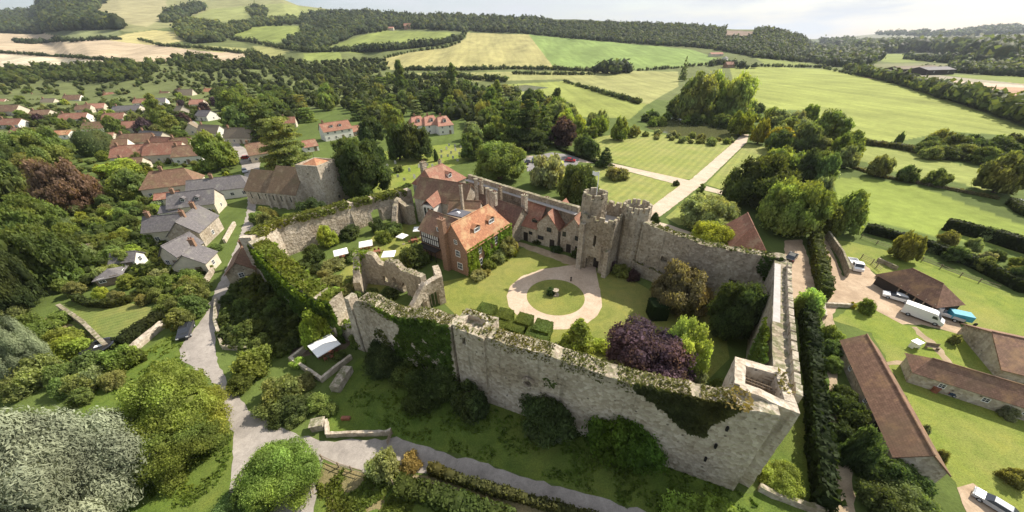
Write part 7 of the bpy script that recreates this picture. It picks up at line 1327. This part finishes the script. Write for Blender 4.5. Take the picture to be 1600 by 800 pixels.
# --- distant hedgerows, copses and woods
def row(pts, size, step, col, label, cat='hedgerow', name='hedgerow', seed=2, nl=20):
    cs, rs = [], []; r_ = random.Random(seed+int(pts[0][0]))
    for a, b_ in zip(pts[:-1], pts[1:]):
        n = max(1, int(math.hypot(b_[0]-a[0], b_[1]-a[1])/step))
        for i in range(n):
            f = (i+r_.random())/n; h_ = P(a[0]+(b_[0]-a[0])*f, a[1]+(b_[1]-a[1])*f); cs.append(h_); rs.append(size*r_.uniform(.55, 1.25))
    return blob_mass(name, cs, rs, col, label, cat, None, nl=nl, seed=seed)
FW = (.072, .094, .044); FM = (.105, .13, .052)
row([(25, 67), (50, 69), (110, 64)], 7, 2.5, FW, 'dark hedgerow block in the wide tan field'); row([(110, 66), (165, 62), (190, 62)], 5, 3, FW, 'short hedgerow beside the yellow field'); row([(0, 83), (100, 90), (200, 97)], 3.5, 2.5, FW, 'thin hedgerow between the tan and cream fields'); row([(215, 62), (250, 72), (300, 75), (380, 84), (400, 82)], 4, 2.6, FM, 'thin hedgerow below the yellow field')
row([(360, 62), (400, 68), (440, 76), (480, 82), (560, 80)], 6, 3, FM, 'hedgerow under the small green fields'); row([(560, 82), (600, 80), (640, 76), (690, 70), (722, 62), (726, 54)], 8.5, 2.2, FW, 'thick tree row curving along the tan field'); row([(600, 92), (640, 82), (700, 74), (722, 66)], 4, 4, FM, 'low hedgerow on the tan field edge')
row([(620, 110), (720, 110), (800, 108), (860, 109), (930, 112)], 3.6, 2.5, FM, 'long straight hedgerow below the tan field'); row([(800, 116), (880, 117), (930, 117)], 2.8, 3, FM, 'second thin hedgerow below the long straight one'); row([(995, 111), (1055, 107), (1120, 100), (1150, 104)], 3, 4, FM, 'thin hedgerow leading to the knoll farm')
row([(925, 114), (935, 113), (950, 115), (960, 116), (970, 113), (985, 114)], 10, 3.5, FW, 'round clump of trees in the field hedge', 'copse', 'copse'); row([(880, 128), (940, 146), (1000, 163)], 2.4, 2, FM, 'dark ditch hedge crossing the yellow fields'); row([(1180, 104), (1280, 106), (1330, 117)], 3, 4, FM, 'hedgerow at the top of the bright field'); row([(1320, 112), (1400, 130), (1480, 155), (1540, 172), (1620, 200)], 6.5, 2.0, FM, 'thick scrubby hedgerow beside the ploughed field'); row([(1350, 118), (1420, 135), (1500, 158), (1620, 196)], 5.5, 2.4, MD, 'bushy hedgerow along the bright field')
row([(1108, 104), (1128, 100), (1150, 106), (1172, 108), (1180, 106)], 6, 5, FW, 'trees around the knoll farmhouse', 'copse', 'copse'); row([(1410, 92), (1450, 96), (1500, 100), (1540, 100)], 8, 4, FW, 'dark tree row in the far valley'); row([(1440, 112), (1500, 114), (1560, 118), (1620, 121)], 5, 4, FW, 'hedgerow behind the cattle sheds'); row([(1480, 148), (1510, 150), (1530, 152)], 5, 5, FM, 'small bushes beside the ploughed field'); row([(545, 128), (620, 126), (700, 122), (790, 128)], 5, 4, FM, 'scrub hedge below the pasture strip')
woods = [
 ('village_wood', [(-20, 108), (60, 106), (120, 100), (230, 98), (300, 88), (340, 90), (345, 112), (300, 112), (260, 102), (230, 122), (200, 130), (100, 128), (0, 134)], 7.5, 5.2, MG, 'tree belt along the top of the village'),
 ('garden_greenery', [(-20, 112), (345, 106), (340, 150), (300, 205), (250, 228), (160, 205), (80, 200), (-20, 205)], 9, 2.4, MG, 'mid green hedges between the village houses'),
 ('garden_greenery', [(-20, 112), (345, 106), (340, 150), (300, 205), (250, 228), (160, 205), (80, 200), (-20, 205)], 14, 2.3, MD, 'dark green garden greenery between the village houses'),
 ('garden_greenery', [(-20, 112), (345, 106), (340, 150), (300, 205), (250, 228), (160, 205), (80, 200), (-20, 205)], 16, 1.8, (.14, .15, .045), 'pale green garden bushes between the village houses'),
 ('garden_greenery', [(100, 235), (320, 250), (240, 300), (235, 340), (330, 430), (320, 460), (280, 470), (150, 455), (90, 440), (110, 340)], 15, 1.1, MG, 'low planting in the cottage gardens'),
 ('bed_scrub', [(400, 432), (500, 485), (520, 502), (445, 560), (352, 540), (347, 500), (372, 442)], 9, .8, MG, 'low scrub in the bed between lane and ivy wall'),
 ('church_wood', [(325, 112), (420, 104), (520, 112), (590, 128), (640, 152), (640, 180), (600, 200), (575, 212), (575, 185), (520, 165), (480, 170), (450, 200), (400, 190), (350, 170), (310, 130)], 10, 4.2, MD, 'understorey of the wood behind the church'),
 ('park_wood', [(600, 126), (700, 128), (800, 142), (850, 158), (890, 172), (880, 186), (800, 218), (745, 215), (722, 190), (650, 175), (640, 155)], 10, 4.2, MD, 'understorey of the wood beyond the pink villa'),
 ('hill_wood', [(0, 22), (50, 20), (72, 4), (90, -4), (170, -4), (150, 18), (124, 24), (180, 35), (195, 46), (100, 48), (60, 54), (0, 52)], 3.6, 14, FW, 'wooded hillside above the tan fields'),
 ('hill_wood', [(258, 36), (268, 26), (292, 14), (318, 10), (320, 16), (300, 24), (285, 34)], 3.4, 13, FW, 'wooded gully on the grass down'),
 ('hill_wood', [(275, 48), (300, 38), (345, 42), (362, 52), (350, 66), (300, 68), (285, 62)], 3.6, 11, FM, 'wood at the foot of the grass down'),
 ('hill_wood', [(345, 46), (400, 34), (470, 30), (470, 40), (400, 42), (360, 58)], 4.2, 9, FM, 'scrubby wood above the small green field'),
 ('hill_wood', [(385, 18), (398, 12), (420, 14), (415, 28), (400, 34)], 4, 10, FM, 'small hanging wood below the skyline'),
 ('hill_wood', [(470, 30), (520, 20), (560, 20), (640, 27), (700, 30), (720, 48), (620, 46), (560, 55), (510, 74), (480, 82), (440, 72), (475, 56)], 3.8, 11, FW, 'broad wood climbing the slope behind the green field'),
 ('hill_wood', [(600, 40), (640, 30), (720, 28), (800, 32), (860, 36), (860, 54), (730, 50), (700, 48)], 3.6, 11, FW, 'wood above the tan field'),
 ('ridge_wood', [(800, 38), (900, 38), (1000, 40), (1080, 44), (1150, 49), (1200, 49), (1235, 56), (1262, 64), (1290, 78), (1300, 102), (1260, 98), (1180, 90), (1110, 76), (1010, 70), (900, 61), (820, 53)], 2.6, 8, FW, 'long dark wood on the ridge slope'),
 ('valley_wood', [(1255, 72), (1300, 74), (1340, 80), (1380, 92), (1350, 106), (1290, 104), (1260, 96)], 3.6, 12, FW, 'dark wood where the ridge meets the valley'),
 ('valley_wood', [(1280, 66), (1340, 70), (1400, 72), (1500, 74), (1600, 76), (1640, 100), (1560, 100), (1520, 92), (1450, 82), (1380, 84), (1300, 76)], 3.4, 20, FW, 'hazy belts of wood across the far valley'),
 ('valley_wood', [(1480, 105), (1560, 104), (1620, 108), (1620, 118), (1540, 116)], 4.5, 10, FM, 'scrub wood at the valley side'),
 ('valley_wood', [(1310, 50), (1400, 52), (1490, 52), (1540, 44), (1620, 42), (1620, 52), (1540, 56), (1450, 58), (1380, 56)], 3.4, 16, FW, 'hazy woods on the far downs'),
 ('slope_wood', [(395, 84), (430, 92), (475, 98), (560, 96), (600, 92), (610, 110), (545, 124), (600, 130), (640, 126), (560, 140), (430, 112), (330, 108), (300, 96), (380, 96)], 5.5, 7.5, MD, 'trees and scrub between village and fields'),
]
for nm, poly, st, sz, c, lab in woods: 
    o = wood(nm, poly, st, sz, c, seed=len(bpy.data.objects), nl=16 if sz > 3 else 30, avoid=([(v[0], v[1]+2, max(10, v[2]*.55), 9) for v in vl]+[(302, 375, 34, 46), (262, 350, 34, 26), (345, 288, 30, 14), (305, 312, 26, 14), (190, 392, 12, 10), (270, 283, 30, 18), (175, 470, 60, 24)]) if 'garden' in nm else [(1155, 55, 24, 7)])
    if o: o['label'] = lab
    if 'wood' in nm and sz > 6:
        o = wood(nm, poly, st*2.3, sz*1.08, (c[0]*1.5, c[1]*1.35, c[2]*1.1), seed=len(bpy.data.objects), nl=16, avoid=[(1155, 55, 24, 7)])
        if o: o['label'] = 'lighter crowns scattered through the '+lab
row([(560, 19.5), (640, 21.5), (700, 24.5), (790, 29.5), (900, 29.5), (1000, 35.5)], 5, 6, FW, 'thin line of trees along the near skyline'); row([(1000, 36), (1080, 41.5), (1150, 45.5), (1200, 46)], 6, 5, FW, 'skyline trees on the wooded ridge'); row([(40, 19), (60, 8), (85, -1)], 12, 2, FW, 'skyline trees on the left down')
# rough tufts on the moat bank and verges
r_ = np.random.default_rng(9)
def tufts(name, poly, n, size, col, label):
    xs = [p[0] for p in poly]; ys = [p[1] for p in poly]; X = r_.uniform(min(xs), max(xs), n*3); Y = r_.uniform(min(ys), max(ys), n*3); ok = inpoly(X, Y, poly); LP = []
    for x, y in list(zip(X[ok], Y[ok]))[:n]:
        g_ = G(x, y)
        if noise.noise(Vector((g_.x*.35, g_.y*.35, 4))) < -.1: continue
        for k in range(3): LP.append((g_.x+r_.normal()*.12, g_.y+r_.normal()*.12, .06+r_.uniform(0, .12)))
    V, F = leaf_quads(np.array(LP), unit(np.array([[0, 0, .6]]*len(LP))+r_.normal(size=(len(LP), 3))*.6), size, r_); me = quads_mesh(name, V, F, [M['leaf']], r_.uniform(.7, 1.35, len(LP))); o = link(name, me, None, col); tag(o, label, None, None, 'stuff')
tufts('rough_grass', [(520, 620), (610, 672), (660, 690), (750, 718), (900, 760), (1060, 830), (1190, 800), (1170, 775), (1085, 745), (990, 700), (900, 665), (769, 640), (700, 620), (600, 580)], 3000, .13, (.10, .15, .025), 'rough grass on the moat bank below the wall')
tufts('rough_grass', [(505, 725), (570, 745), (620, 755), (700, 800), (510, 800), (495, 770)], 1600, .18, (.12, .15, .03), 'rough grass below the junction verge')
tufts('rough_grass', [(140, 590), (235, 545), (300, 505), (283, 540), (300, 590), (362, 680), (355, 780), (240, 800), (180, 620)], 2500, .15, (.12, .17, .03), 'rough grass beside the lane')

# ---------------------------------------------------------------- make equal labels single out one thing by its place in the row
ORD = 'first second third fourth fifth sixth seventh eighth ninth tenth eleventh twelfth thirteenth fourteenth fifteenth sixteenth seventeenth eighteenth nineteenth twentieth'.split()
bpy.context.view_layer.update(); same = {}
for o in SC.objects:
    if o.parent is None and o.get('label') and o.name.split('.')[0] in ('tree', 'shrub'): same.setdefault(o['label'], []).append(o)
for lab, os_ in same.items():
    if 1 < len(os_) <= 20:
        key = []
        for o in os_:
            x, y = proj_np(np.array(o.location.x), np.array(o.location.y), np.array(o.location.z)); key.append((float(x), o.name, o))
        for i, (_, _, o) in enumerate(sorted(key)): o['label'] = '%s, %s from the left' % (lab, ORD[i])
